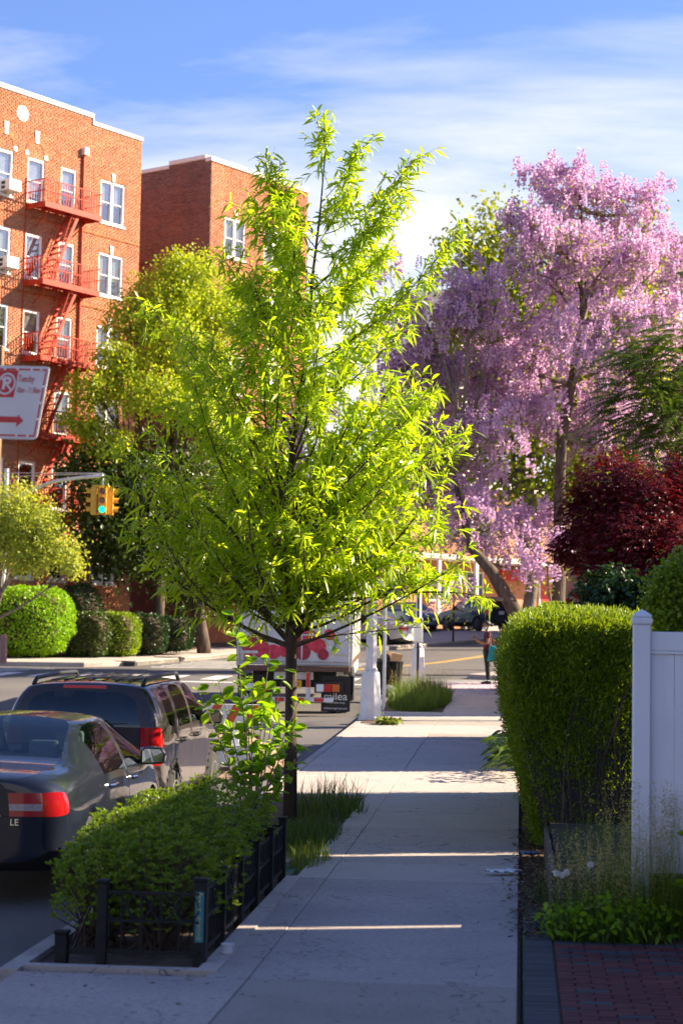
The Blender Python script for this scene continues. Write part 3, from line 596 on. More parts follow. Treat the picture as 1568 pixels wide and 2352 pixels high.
def shell(root, ST, tagS, tagR, tagF, cfr, mats, axles, wr, smooth_lv=2):
    """loft the sections, subdivide, cut the wheel arches, split into parts by tag"""
    tags = list(mats); ti = {t: i for i, t in enumerate(tags)}
    V, F, T = [], [], []
    N = len(ST)
    def pid(s, j): return s * 16 + (j if j >= 0 else 16 + j)
    for st in ST:
        P = st
        ring = [P[0]] + [P[j] for j in range(1, 8)] + [P[8]] + [(-P[j][0], P[j][1], P[j][2]) for j in range(7, 0, -1)]
        V += ring
    for s in range(N - 1):
        for j in range(16):
            h = j if j < 8 else 15 - j
            F.append((pid(s, j), pid(s, (j + 1) % 16), pid(s + 1, (j + 1) % 16), pid(s + 1, j))); T.append(ti[tagS(s, h, j < 8)])
    for (s, tg) in ((0, tagR), (N - 1, tagF)):
        cols = []
        for i in range(1, 8):
            a = V[pid(s, i)]; b = V[pid(s, 16 - i)]; k0 = len(V)
            V.append((a[0] * cfr, a[1] - (.02 if s == 0 else -.03), a[2])); V.append((b[0] * cfr, b[1] - (.02 if s == 0 else -.03), b[2])); cols.append([pid(s, i), k0, k0 + 1, pid(s, 16 - i)])
        for i in range(6):
            for c in range(3): F.append((cols[i][c], cols[i][c + 1], cols[i + 1][c + 1], cols[i + 1][c])); T.append(ti[tg(i + 1, c)])
        for c in range(3):
            F.append((cols[6][c], cols[6][c + 1], pid(s, 8))); T.append(ti[tg(7, c)]); F.append((cols[0][c], cols[0][c + 1], pid(s, 0))); T.append(ti[tg(0, c)])
    me = bpy.data.meshes.new('shell'); me.from_pydata(V, [], F)
    for t in tags: me.materials.append(mats[t])
    me.polygons.foreach_set('material_index', T)
    bm = bmesh.new(); bm.from_mesh(me); bmesh.ops.recalc_face_normals(bm, faces=bm.faces)
    cl = bm.edges.layers.float.new('crease_edge')
    for e in bm.edges:
        if len(e.link_faces) == 2 and e.link_faces[0].material_index != e.link_faces[1].material_index: e[cl] = .85
    bm.to_mesh(me); bm.free()
    o = bpy.data.objects.new('shell', me); COL.objects.link(o); ss = o.modifiers.new('s', 'SUBSURF'); ss.levels = smooth_lv; ss.render_levels = smooth_lv
    cut = []
    for (y, z) in axles:
        for sx in (-1, 1):
            q = MB().lathe([(wr + .055, 0), (wr + .055, .34)], 28, (0, 0, 0), 'x'); c = q.build('cut', mats[tags[0]]); c.location = (sx * .62 - (.34 if sx < 0 else 0), y, z); cut.append(c)
            bo = o.modifiers.new('b', 'BOOLEAN'); bo.operation = 'DIFFERENCE'; bo.object = c; bo.solver = 'EXACT'
    bpy.context.view_layer.update()
    ev = bpy.data.meshes.new_from_object(o.evaluated_get(bpy.context.evaluated_depsgraph_get()))
    co = np.zeros(len(ev.vertices) * 3); ev.vertices.foreach_get('co', co); co = co.reshape(-1, 3)
    by = {}
    for p in ev.polygons: by.setdefault(min(p.material_index, len(tags) - 1), []).append(tuple(p.vertices))
    parts = {}
    for mi, fs in by.items():
        tg = tags[mi]; ids = sorted({v for f in fs for v in f}); mp_ = {v: i for i, v in enumerate(ids)}
        vv = co[ids].copy(); ff = [tuple(mp_[v] for v in f) for f in fs]
        if tg.split('.')[0] in ('door', 'trunk_lid', 'tailgate', 'hood'):
            from collections import Counter
            ec = Counter(tuple(sorted((f[i], f[(i + 1) % len(f)]))) for f in ff for i in range(len(f)))
            bv = {v for e, n_ in ec.items() if n_ == 1 for v in e}; c = vv.mean(0)
            for v in bv:
                d = c - vv[v]; L = np.linalg.norm(d); vv[v] += d / max(L, 1e-6) * .006
        m2 = bpy.data.meshes.new(tg); m2.from_pydata([tuple(x) for x in vv], [], ff); m2.polygons.foreach_set('use_smooth', [True] * len(ff)); m2.update()
        parts[tg] = link(tg.split('.')[0], m2, mats[tg], root)
    bpy.data.objects.remove(o)
    for c in cut: bpy.data.objects.remove(c)
    return parts
def wheel(root, x, y, z, r, w=.2, spokes=5, mat=None):
    sx = 1 if x > 0 else -1
    wl_ = empty('wheel', (x, y, z), None, None); wl_.parent = root
    MB().lathe([(r * .62, -w / 2), (r * .93, -w / 2), (r, -w * .32), (r, w * .32), (r * .93, w / 2), (r * .62, w / 2)], 32, (0, 0, 0), 'x').build('tyre', M['rubber'], wl_, smooth=False)
    mb = MB().lathe([(r * .64, -w * .5), (r * .66, w * .5 + .002), (r * .60, w * .5 + .002), (r * .58, w * .2)], 32, (0, 0, 0), 'x'); mb.build('rim', mat or M['alloy'], wl_)
    mb = MB(); a = sx * w * .42
    for k in range(spokes):
        an = 2 * math.pi * k / spokes; c_, s_ = math.cos(an), math.sin(an)
        Mx = Matrix.Rotation(an, 4, 'X'); mb.box(a - .015, a + .015, -.035, .035, .03, r * .61, Mx)
    mb.lathe([(.06, a - .02), (.06, a + .022)], 14, (0, 0, 0), 'x'); mb.build('spokes', mat or M['alloy'], wl_)
    MB().lathe([(r * .58, a - .05), (r * .58, a - .045)], 24, (0, 0, 0), 'x').build('brake_disc', M['black'], wl_)
    return wl_
def sec(y, pts): return [(x, y + dy, z) for (x, dy, z) in pts]
def sd(y, zb, wb, wm, z3, zbelt, wbelt, zr, wrf, crown=.02):
    return [(0, y, zb), (wb, y, zb), (wm - .012, y, zb + .14), (wm, y, z3), (wbelt, y, zbelt), ((wbelt * .48 + wrf * .52) + .012, y, zbelt * .45 + zr * .55), (wrf, y, zr - .045 * min(1, (zr - zbelt) / .3 + .2)), (wrf * .88, y, zr - .005), (0, y, zr + crown)]
def seat(root, x, y, z, mat, back=.55):
    b = MB().prism([(y - .45, z), (y + .05, z), (y + .05, z + .16), (y - .45, z + .12)], x - .23, x + .23, 'x'); b.prism([(y - .5, z + .05), (y - .38, z + .05), (y - .5, z + back + .05), (y - .60, z + back + .05)], x - .22, x + .22, 'x'); b.build('seat', mat, root, bevel=.03)
    MB().prism([(y - .64, z + back + .08), (y - .54, z + back + .08), (y - .55, z + back + .26), (y - .63, z + back + .26)], x - .13, x + .13, 'x').build('headrest', mat, root, bevel=.03)
MSEAT = pm('seat_fabric', (.30, .29, .26), (.36, .35, .32), 20, .9); MSEATD = pm('seat_dark', (.03, .03, .033), (.05, .05, .05), 20, .9)
M['plate_y'] = pm('plate_y', (.72, .42, .02), (.78, .48, .03), 6, .5); M['plate_w'] = pm('plate_w', (.75, .75, .74), (.8, .8, .8), 6, .5)
M['ink'] = pm('ink', (.01, .012, .03), (.015, .018, .04), 6, .6); M['red_lens'] = pm('red_lens', (.55, .008, .012), (.62, .012, .015), 9, .12, coat=1)
M['mirror'] = pm('mirror_glass', (.8, .82, .84), (.78, .8, .82), 2, .03, metal=1)
M['dark_plastic'] = pm('dark_plastic', (.014, .014, .016), (.024, .024, .026), 30, .5, .1)
def mirror(root, x, y, z, col, s=1):
    sx = 1 if x > 0 else -1
    mr = MB().prism([(-.02, -.085), (.21, -.075), (.23, .03), (.19, .085), (.03, .09), (-.02, .06)], -.05, .07, 'y').build('mirror', col, root, (x + sx * .035 - (0 if sx > 0 else .2), y, z), bevel=.025)
    MB().prism([(.005, -.065), (.20, -.055), (.21, .025), (.175, .067), (.035, .07), (.005, .05)], -.060, -.053, 'y').build('mirror_glass', M['mirror'], mr)
    MB().box(-.07 if sx > 0 else .15, .04 if sx > 0 else .28, -.01, .04, -.075, -.03).build('mirror_arm', M['dark_plastic'], mr)
def sedan(name, label, loc, rz, tilt, paint, lens, seatm, detail=True, group=None, plate='', plate_front='', badge=''):
    root = empty(name, loc, label, 'car', rz, group); root.rotation_euler = (tilt, 0, rz)
    ST = [sd(.05, .36, .60, .80, .74, .93, .765, 1.035, .62), sd(.24, .27, .72, .895, .74, .955, .845, 1.085, .70, .025), sd(.80, .20, .78, .908, .70, .975, .875, 1.10, .73, .02), sd(.98, .20, .78, .91, .70, .98, .878, 1.15, .72, .02),
          sd(1.55, .20, .78, .91, .70, .985, .88, 1.365, .62, .03), sd(1.90, .20, .78, .91, .70, .985, .88, 1.445, .59, .03), sd(2.5, .20, .78, .91, .70, .98, .88, 1.465, .60, .03), sd(2.62, .20, .78, .91, .70, .98, .88, 1.463, .60, .03),
          sd(3.10, .20, .78, .91, .69, .97, .88, 1.43, .58, .03), sd(3.62, .20, .78, .91, .68, .96, .88, 1.20, .66, .03), sd(4.02, .20, .78, .905, .66, .94, .86, 1.01, .72, .03), sd(4.42, .20, .76, .89, .62, .85, .82, .92, .66, .02), sd(4.68, .22, .70, .82, .58, .74, .74, .80, .58, .015), sd(4.78, .30, .58, .68, .52, .64, .62, .69, .48, .01)]
    def tS(s, h, r):
        if h == 7 and 3 <= s < 5: return 'rear_window'
        if h == 7 and 8 <= s < 10: return 'windshield'
        if h in (4, 5) and 4 <= s < 6: return 'side_window.a' if r else 'side_window.d'
        if h in (4, 5) and 7 <= s < 9: return 'side_window.b' if r else 'side_window.e'
        if h in (2, 3) and 4 <= s < 6: return 'door.a' if r else 'door.c'
        if h in (2, 3) and 7 <= s < 10: return 'door.b' if r else 'door.d'
        if h == 3 and s == 0: return 'tail_light.a' if r else 'tail_light.b'
        if h == 7 and s < 3: return 'trunk_lid'
        if h == 7 and 10 <= s < 12: return 'hood'
        if h <= 1: return 'underbody'
        return 'body'
    def tR(i, c):
        if i == 3 and c != 1: return 'tail_light.a' if c == 0 else 'tail_light.b'
        if i in (3, 4, 5, 6, 7) and c == 1: return 'trunk_lid'
        return 'underbody' if i < 1 else 'body'
    def tF(i, c):
        if i == 3 and c != 1: return 'headlight'
        if i in (2, 3) and c == 1: return 'grille'
        return 'underbody' if i < 1 else 'body'
    mats = {'body': paint, 'trunk_lid': paint, 'rear_window': M['glass_car'], 'windshield': M['glass_car'], 'side_window.a': M['glass_car'], 'side_window.b': M['glass_car'], 'side_window.d': M['glass_car'], 'side_window.e': M['glass_car'], 'door.a': paint, 'door.b': paint, 'door.c': paint, 'door.d': paint, 'tail_light.a': lens, 'tail_light.b': lens, 'hood': paint, 'underbody': M['dark_plastic'], 'headlight': M['white_paint'], 'grille': M['dark_plastic']}
    shell(root, ST, tS, tR, tF, .55, mats, ((1.02, .33), (3.80, .33)), .33)
    for x in (-.80, .80):
        for y in (1.02, 3.80): wheel(root, x, y, .33, .33)
    if detail:
        for sx in (-.38, .38): seat(root, sx, 1.95, .52, seatm, .50); seat(root, sx, 2.95, .5, seatm)
        MB().box(-.72, .72, .95, 1.42, .965, .985).build('parcel_shelf', seatm, root); MB().box(-.75, .75, 3.45, 3.95, .75, .98).build('dashboard', M['dark_plastic'], root); MB().box(-.8, .8, .9, 4, .3, .34).build('floor', M['black'], root)
        for x in (-.86, .86): mirror(root, x, 3.28, 1.03, paint)
        for x, s_ in ((.893, 1), (-.893, -1)):
            for y in (1.75, 2.78): MB().tube([(x, y, .86), (x + s_ * .035, y + .03, .865), (x + s_ * .035, y + .17, .87), (x, y + .2, .87)], .016, 8).build('door_handle', M['chrome'], root)
        MB().box(-.28, .28, -.012, .035, .74, .80).build('trunk_handle', M['chrome'], root)
        MB().box(-.27, .27, .015, .05, .50, .64).build('plate_recess', M['black'], root)
        MB().lathe([(.055, -.005), (.055, .02), (.04, .027)], 18, (0, .01, .90), 'y').build('emblem', M['chrome'], root)
        if badge: text('badge', badge, .075, M['chrome'], root, TM(.47, .028, .69), .004)
    if plate: MB().box(-.16, .16, -.012, .012, .56, .72).build('plate', M['plate_y'], root); text('plate_number', plate, .075, M['ink'], root, TM(0, -.014, .64), .001)
    if plate_front:
        MB().box(-.16, .16, 4.79, 4.805, .42, .58).build('plate', M['plate_y'], root)
    return root
def suv(name, label, loc, rz, tilt, paint, lens, glass, plate='', rails=True, k=1.0, sticker=False, box=False, rim=None):
    root = empty(name, loc, label, 'car', rz); root.rotation_euler = (tilt, 0, rz); root.scale = (k, k, k)
    def su(y, zb, z3, zbelt, zr, w=.868, wrf=.66, dys=None):
        P = [(0, y, zb), (.74, y, zb), (w - .01, y, zb + .16), (w, y, z3), (w - .015, y, zbelt), (w * .5 + wrf * .5 + .02, y, zbelt * .48 + zr * .52), (wrf, y, zr - .06), (wrf * .87, y, zr - .008), (0, y, zr + .02)]
        if dys: P = [(p[0], p[1] + d, p[2]) for p, d in zip(P, dys)]
        return P
    ST = [su(.06, .40, .79, 1.20, 1.64, .845, .665, (-.02, -.04, -.05, -.0, .0, .05, .13, .17, .19)), su(.26, .36, .79, 1.20, 1.655, .868, .675, (0, 0, 0, 0, 0, .02, .05, .06, .06)), su(.55, .30, .84, 1.165, 1.665, .872, .68), su(.98, .28, .84, 1.16, 1.67, .875, .685), su(1.12, .28, .84, 1.155, 1.67, .875, .685), su(1.85, .28, .84, 1.15, 1.665, .875, .685), su(1.95, .28, .84, 1.15, 1.665, .875, .685),
          su(2.62, .28, .84, 1.14, 1.63, .875, .68), su(2.88, .28, .84, 1.13, 1.40, .875, .72), su(3.08, .28, .82, 1.09, 1.15, .87, .76), su(3.7, .28, .78, 1.03, 1.08, .86, .76), su(4.22, .30, .72, .97, 1.02, .84, .72), su(4.36, .36, .68, .88, .93, .76, .62)]
    def tS(s, h, r):
        if h == 7 and 7 <= s < 9: return 'windshield'
        if h in (4, 5) and s == 2: return 'side_window.a' if r else 'side_window.d'
        if h in (4, 5) and s == 4: return 'side_window.b' if r else 'side_window.e'
        if h in (4, 5) and 6 <= s < 8: return 'side_window.c' if r else 'side_window.f'
        if h in (2, 3) and s == 4: return 'door.a' if r else 'door.c'
        if h in (2, 3) and 6 <= s < 8: return 'door.b' if r else 'door.d'
        if h == 3 and s == 0: return 'tail_light.a' if r else 'tail_light.b'
        if h <= 1: return 'lower_trim'
        return 'body'
    def tR(i, c):
        if i in (4, 5) and c == 1: return 'rear_window'
        if i == 3 and c != 1: return 'tail_light.a' if c == 0 else 'tail_light.b'
        if i in (2, 3) and c == 1: return 'tailgate'
        return 'lower_trim' if i <= 1 else 'body'
    def tF(i, c): return 'lower_trim' if i <= 2 else ('headlight' if (i == 3 and c != 1) else 'body')
    mats = {'body': paint, 'tailgate': paint, 'rear_window': glass, 'windshield': M['glass_car'], 'side_window.a': glass, 'side_window.b': glass, 'side_window.c': M['glass_car'], 'side_window.d': glass, 'side_window.e': glass, 'side_window.f': M['glass_car'], 'door.a': paint, 'door.b': paint, 'door.c': paint, 'door.d': paint, 'tail_light.a': lens, 'tail_light.b': lens, 'lower_trim': M['dark_plastic'], 'headlight': M['white_paint']}
    shell(root, ST, tS, tR, tF, .80, mats, ((.86, .35), (3.48, .35)), .35)
    for x in (-.775, .775):
        for y in (.86, 3.48): wheel(root, x, y, .35, .35, .215, 7, rim)
        for y in (.86, 3.48):
            mb = MB(); n = 14; sx = 1 if x > 0 else -1
            for q in range(n):
                a0, a1 = math.pi * q / n, math.pi * (q + 1) / n
                mb.add([(sx * (.858 if i % 2 else .885), y + math.cos(a) * r_, .35 + math.sin(a) * r_) for i, (a, r_) in enumerate(((a0, .47), (a0, .40), (a1, .40), (a1, .47)))], [(0, 1, 2, 3)])
            mb.build('wheel_arch_trim', M['dark_plastic'] if not box else paint, root, smooth=True)
    for sx in (-.38, .38): seat(root, sx, 1.6, .62, MSEATD, .58); seat(root, sx, 2.45, .62, MSEATD, .6)
    MB().box(-.75, .75, 2.75, 3.05, .85, 1.12).build('dashboard', M['dark_plastic'], root); MB().box(-.78, .78, .3, 3, .40, .44).build('floor', M['black'], root)
    for x in (-.86, .86): mirror(root, x, 2.60, 1.17, M['dark_plastic'])
    for x, s_ in ((.872, 1), (-.872, -1)):
        for y in (1.2, 2.05): MB().tube([(x, y, .99), (x + s_ * .04, y + .02, .995), (x + s_ * .04, y + .16, 1.0), (x, y + .18, 1.0)], .019, 8).build('door_handle', M['dark_plastic'], root)
    if rails:
        for x in (-.60, .60):
            MB().tube([(x, .34, 1.63), (x, .48, 1.69), (x, 1.4, 1.705), (x, 2.3, 1.69), (x, 2.45, 1.61)], .023, 8).build('roof_rail', M['dark_plastic'], root, smooth=True)
        for q in range(7): MB().tube([(-.42 + q * .14, .40, 1.672), (-.42 + q * .14, 2.3, 1.682)], .007, 6).build('roof_rib', paint, root, smooth=True)
    MB().box(-.24, .24, .185, .24, 1.575, 1.63).build('high_brake_light', M['red_lens'], root, bevel=.015)
    MB().tube([(.05, .06, 1.20), (.15, .055, 1.22), (.5, .055, 1.235)], [.025, .016, .008], 6).build('rear_wiper', M['black'], root)
    MB().box(-.30, .30, .01, .07, 1.02, 1.08).build('tailgate_handle', paint, root, bevel=.02)
    if plate:
        MB().box(-.16, .16, .015, .03, .84, 1.0).build('plate', M['plate_w'], root); text('plate_number', plate, .085, M['ink'], root, TM(0, .013, .92), .001)
    if sticker:
        MB().lathe([(.07, .0), (.07, .012)], 20, (.52, .03, .95), 'y').build('round_sticker', M['plate_w'], root); MB().lathe([(.045, .0), (.045, .006)], 20, (.52, .022, .95), 'y').build('sticker_centre', carpaint('sticker_blue', (.05, .2, .3)), root)
    return root
def place_road(y): return g(y) - .14
slope = lambda y: math.atan((g(y + 2) - g(y - 2)) / 4)
P_navy = carpaint('navy_paint', (.008, .011, .022)); P_grey = carpaint('charcoal_paint', (.045, .036, .036)); P_white = carpaint('white_car_paint', (.62, .62, .60)); P_blue = carpaint('blue_grey_paint', (.09, .13, .2)); P_ren = carpaint('deep_blue_paint', (.012, .035, .075))
L_sed = lampmat('sedan_lamp', (.30, .004, .008), (.40, .34, .35), .785, .84, .69); L_suv = lampmat('suv_lamp', (.42, .006, .008), (.55, .53, .53), .90, .99, .80)
sedan('sedan', 'dark navy sedan parked at the kerb beside the fenced rain garden', (-4.53, 15.95, place_road(15.95)), 0, slope(18), P_navy, L_sed, MSEAT, badge='LE')
suv('sport_utility_vehicle', 'charcoal grey boxy SUV with roof rails parked in front of the navy sedan', (-4.66, 21.05, place_road(21.05)), R(-.6), slope(23.2), P_grey, L_suv, M['glass_tint'])
ws = hit(898, 1489, -.13)
sedan('sedan', 'white sedan driving on the bend behind the delivery truck', (ws[0] + .9, ws[1] + .6, place_road(ws[1])), R(62), slope(82) * .4, P_white, M['red_lens'], MSEATD, detail=False)
bs = at(985, 1450, 97)
sedan('sedan', 'blue grey sedan facing the street with a yellow front plate, beside the brick house', (bs[0] - 2.2, bs[1] + 4.4, g(bs[1] + 1)), R(205), 0, P_blue, M['red_lens'], MSEATD, detail=False, plate_front=' ')
rs = at(1098, 1447, 99)
suv('sport_utility_vehicle', 'deep blue SUV with silver wheels parked nose in before the brick house', (rs[0] + 1.15, rs[1] - .2, g(rs[1])), R(38), 0, P_ren, M['red_lens'], M['glass_tint'], plate='DD 41', rails=False, k=1.0, sticker=True)
# ---- delivery truck
tr = empty('delivery_truck', (-4.85, 42.75, place_road(42.75)), 'white box delivery truck with fruit pictures and green and orange lettering', 'truck', R(2.7)); tr.rotation_euler = (slope(45), 0, R(2.7))
M['truck_white'] = pm('truck_white', (.58, .57, .56), (.66, .65, .64), 3, .4, .03, c3=(.46, .44, .42), s3=1.2, f3=.5); M['diamond'] = pm('diamond_plate', (.10, .05, .035), (.16, .09, .06), 30, .5, .5, metal=.4)
MB().box(-1.2, 1.2, .06, 6.2, 1.08, 3.35).build('box_body', M['truck_white'], tr, bevel=.02)
for s_ in (-1, 1):
    dr = MB().box(s_ * .60 - .575, s_ * .60 + .575, .02, .058, 1.16, 3.25).build('rear_door', M['truck_white'], tr, bevel=.01)
    for z in (1.35, 2.2, 3.0): MB().box(s_ * .98 - .2, s_ * .98 + .2, -.012, .02, z - .03, z + .03).build('hinge', M['galv'], dr)
    MB().tube([(s_ * .16, -.01, 1.2), (s_ * .16, -.01, 3.2)], .018, 8).build('lock_rod', M['galv'], dr); MB().box(s_ * .16 - .04, s_ * .16 + .3, -.03, -.015, 1.72, 1.75).build('door_handle', M['galv'], dr)
for x in (-1.22, 1.22): MB().box(x - .03, x + .03, .0, .055, 1.05, 3.38).build('corner_post', M['galv'], tr, bevel=.008)
for k in range(24):
    for s_ in (1,): MB().box(1.2, 1.212, .35 + k * .245, .40 + k * .245, 1.15, 3.28).build('side_rib', M['truck_white'], tr)
MB().box(1.2, 1.22, .1, 6.15, 1.06, 1.16).build('side_rail', M['diamond'], tr); MB().box(-1.2, 1.2, -.25, .05, .96, 1.07).build('rear_step', M['diamond'], tr, bevel=.01)
gm = pm('print_green', (.02, .26, .07), (.03, .3, .09), 4, .5); om = pm('print_orange', (.62, .14, .01), (.68, .17, .015), 4, .5)
text('lettering', 'fresh', .46, gm, tr, TM(-.52, .012, 2.62), .004, bold=.006); text('lettering', 'direct', .46, om, tr, TM(.55, .012, 2.62), .004, bold=.006)
text('lettering', '.com', .16, om, tr, TM(.1, .012, 2.2), .004)
fruit = pm('print_red', (.50, .01, .03), (.68, .05, .10), 7, .45); fruit2 = pm('print_dark_red', (.25, .005, .03), (.45, .02, .05), 9, .45); leafp = pm('print_leaf', (.05, .25, .03), (.2, .4, .06), 9, .45)
for i, (x, z, r_, mt) in enumerate(((-.95, 1.5, .2, fruit2), (-.72, 1.42, .19, fruit), (-.45, 1.36, .16, fruit), (.1, 1.55, .20, fruit2), (.33, 1.62, .22, fruit), (.18, 1.36, .17, fruit2), (.52, 1.5, .16, fruit), (.75, 1.75, .12, fruit), (.62, 1.32, .12, fruit2), (-.2, 1.4, .15, fruit), (-.98, 1.25, .1, fruit))):
    MB().lathe([(r_, .0), (r_ * .98, .004)], 26, (x, .012 - i * .0012, z), 'y').build('fruit_print', mt, tr)
for (x, z) in ((.9, 1.62), (.86, 1.42), (-.6, 1.63)): MB().prism([(x - .02, z - .1), (x + .05, z), (x + .01, z + .12), (x - .06, z + .02)], -.002, .003).build('leaf_print', leafp, tr)
MB().box(-.9, .9, .2, .4, .60, .95).build('chassis', M['black'], tr); MB().box(-.42, .42, -.08, -.02, .78, .94).build('plate_panel', M['galv'], tr)
MB().box(-1.05, .85, -.12, .06, .30, .40).build('bumper', M['galv'], tr)
for k in range(9): MB().box(-1.02 + k * .21, -.82 + k * .21, -.126, -.121, .31, .39).build('reflector', M['red_lens'] if k % 2 else M['plate_w'], tr)
MB().box(.27, .36, -.14, -.02, .32, .95).build('bumper_strut', M['white_metal'], tr); MB().box(.275, .355, -.146, -.141, .62, .93).build('reflector', M['red_lens'], tr)
for s_ in (-1, 1):
    MB().box(s_ * .75 - .3, s_ * .75 + .3, -.1, -.03, .50, .72).build('lamp_panel', M['black'], tr)
    for k, mt in enumerate((M['plate_w'], M['red_lens'], om)): MB().box(s_ * .75 - .26 + k * .17, s_ * .75 - .10 + k * .17, -.125, -.101, .53, .69).build('tail_lamp', mt, tr, bevel=.008)
    fl = MB().box(s_ * .90 - .31, s_ * .90 + .31, .05, .07, .10, .86).build('mud_flap', M['black'], tr)
    text('lettering', 'milea', .24, M['plate_w'], tr, TM(s_ * .90, .046, .42), .002); text('lettering', 'truck sales corp', .062, M['plate_w'], tr, TM(s_ * .90, .046, .29), .001); text('lettering', 'mileaautogroup.com', .062, M['plate_w'], tr, TM(s_ * .90, .046, .17), .001)
    for x in (.78, 1.02): wheel(tr, s_ * x, 1.2, .42, .42, .22)
    wheel(tr, s_ * .98, 5.4, .42, .42, .24)
MB().box(-.17, .17, -.03, -.015, .60, .76).build('plate', M['plate_y'], tr); text('plate_number', '99-ME', .1, M['ink'], tr, TM(0, -.032, .68), .001)
MB().box(-1.1, 1.1, 6.35, 8.3, .55, 2.5).build('cab', M['truck_white'], tr, bevel=.15)
# ------------------------------------------------------------------ vegetation
def unit(a): return a / np.maximum(np.linalg.norm(a, axis=-1, keepdims=True), 1e-9)
def rdir(n, up=0.0):
    v = unit(rng.normal(size=(n, 3))); v[:, 2] += up; return unit(v)
def leaves(P, A, Nn, L, Wd, kind='rhomb', droop=.15):
    """many leaves as arrays -> verts, tris, one random number per leaf"""
    n = len(P); A = unit(A); b = unit(np.cross(A, Nn)); nn = np.cross(b, A)
    L = np.broadcast_to(np.asarray(L, float), n)[:, None]; Wd = np.broadcast_to(np.asarray(Wd, float), n)[:, None]; z = np.array([0, 0, 1.0])
    if kind == 'rhomb':
        V = np.stack([P, P + A * L * .45 + b * Wd * .5 + nn * Wd * .12, P + A * L - z * L * droop, P + A * L * .45 - b * Wd * .5 + nn * Wd * .12], 1); f = np.array([(0, 1, 2), (0, 2, 3)])
    else:
        m1 = P + A * L * .33 - z * L * droop * .15; m2 = P + A * L * .7 - z * L * droop * .5
        V = np.stack([P, m1 + b * Wd * .5 + nn * Wd * .15, m1 - b * Wd * .5 + nn * Wd * .15, m2 + b * Wd * .42 + nn * Wd * .12, m2 - b * Wd * .42 + nn * Wd * .12, P + A * L - z * L * droop], 1)
        f = np.array([(0, 1, 2), (1, 3, 2), (2, 3, 4), (3, 5, 4)])
    k = V.shape[1]; F = (np.arange(n)[:, None, None] * k + f[None]).reshape(-1, 3)
    return V.reshape(-1, 3), F, np.repeat(rng.random(n), len(f))
def merge(L):
    V, F, A, o = [], [], [], 0
    for v, f, a in L: V.append(v); F.append(f + o); A.append(a); o += len(v)
    return np.vstack(V), np.vstack(F), np.concatenate(A)
def foliage(name, geo, mat, parent, kind=None, smooth=False):
    V, F, A = geo; return link(name, npmesh(name, V, F, A, smooth), mat, parent, kind=kind)
def blob_pts(blobs, n, per=14, spread=.18, shell=.5):
    """clumped points in ellipsoids; returns points and outward directions"""
    vol = np.array([b[1][0] * b[1][1] * b[1][2] for b in blobs]) ** .67; w = vol / vol.sum(); P, O = [], []
    for (c, r), wi in zip(blobs, w):
        k = max(1, int(n * wi / per)); d = unit(rng.normal(size=(k, 3))); rad = (shell ** 3 + (1 - shell ** 3) * rng.random(k)) ** (1 / 3)
        cc = d * rad[:, None]; sp = spread * np.mean(r)
        q = np.repeat(cc * np.asarray(r), per, 0) + rng.normal(size=(k * per, 3)) * sp
        P.append(q + np.asarray(c)); O.append(np.repeat(d, per, 0))
    return np.vstack(P), np.vstack(O)
def limb(p0, p1, sag=.12, n=5):
    p0, p1 = np.asarray(p0, float), np.asarray(p1, float); t = np.linspace(0, 1, n)[:, None]
    mid = rng.normal(size=3) * np.linalg.norm(p1 - p0) * .06; mid[2] += np.linalg.norm(p1 - p0) * sag
    return p0 + (p1 - p0) * t + mid * (4 * t * (1 - t))
G = {}
G['oak'] = leafmat('oak_leaf', (.235, .38, .012), (.45, .52, .02), .62, (1.4, 1.4, .5), .3, .6)
G['yellow'] = leafmat('locust_leaf', (.24, .35, .02), (.39, .45, .03), .5)
G['deep'] = leafmat('shaded_leaf', (.035, .065, .010), (.06, .095, .014), .3)  # dark leaf colour with the shade of the lower crown painted in
G['pale'] = leafmat('pale_leaf', (.27, .36, .045), (.40, .44, .075), .45)
G['bush'] = leafmat('bush_leaf', (.16, .34, .010), (.27, .46, .015), .35)
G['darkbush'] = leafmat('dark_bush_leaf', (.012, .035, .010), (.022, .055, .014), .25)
G['hedge'] = leafmat('hedge_leaf', (.085, .16, .008), (.23, .31, .014), .4)
G['azalea'] = leafmat('garden_leaf', (.11, .20, .010), (.22, .31, .018), .4, None, .35)
G['sap'] = leafmat('sapling_leaf', (.13, .30, .012), (.26, .42, .02), .5, (1.7, 1.5, .5), .38)
G['maple'] = leafmat('maple_leaf', (.045, .005, .010), (.16, .014, .016), .35, (1.8, .5, .6), .4)
G['ail'] = leafmat('frond_leaf', (.035, .085, .012), (.085, .13, .018), .35)
G['back'] = leafmat('back_leaf', (.17, .24, .015), (.30, .34, .03), .45)
G['grass'] = leafmat('grass_blade', (.045, .10, .014), (.11, .17, .025), .4)
G['grassl'] = leafmat('grass_light', (.09, .16, .015), (.20, .24, .03), .4)
G['seed'] = leafmat('seed_head', (.34, .30, .12), (.48, .40, .18), .45)
G['flower'] = leafmat('lilac_flower', (.56, .39, .64), (.92, .74, .85), .4, (1.2, .95, 1.1), .5, .2)
G['calyx'] = leafmat('calyx', (.16, .09, .04), (.24, .15, .06), .2)
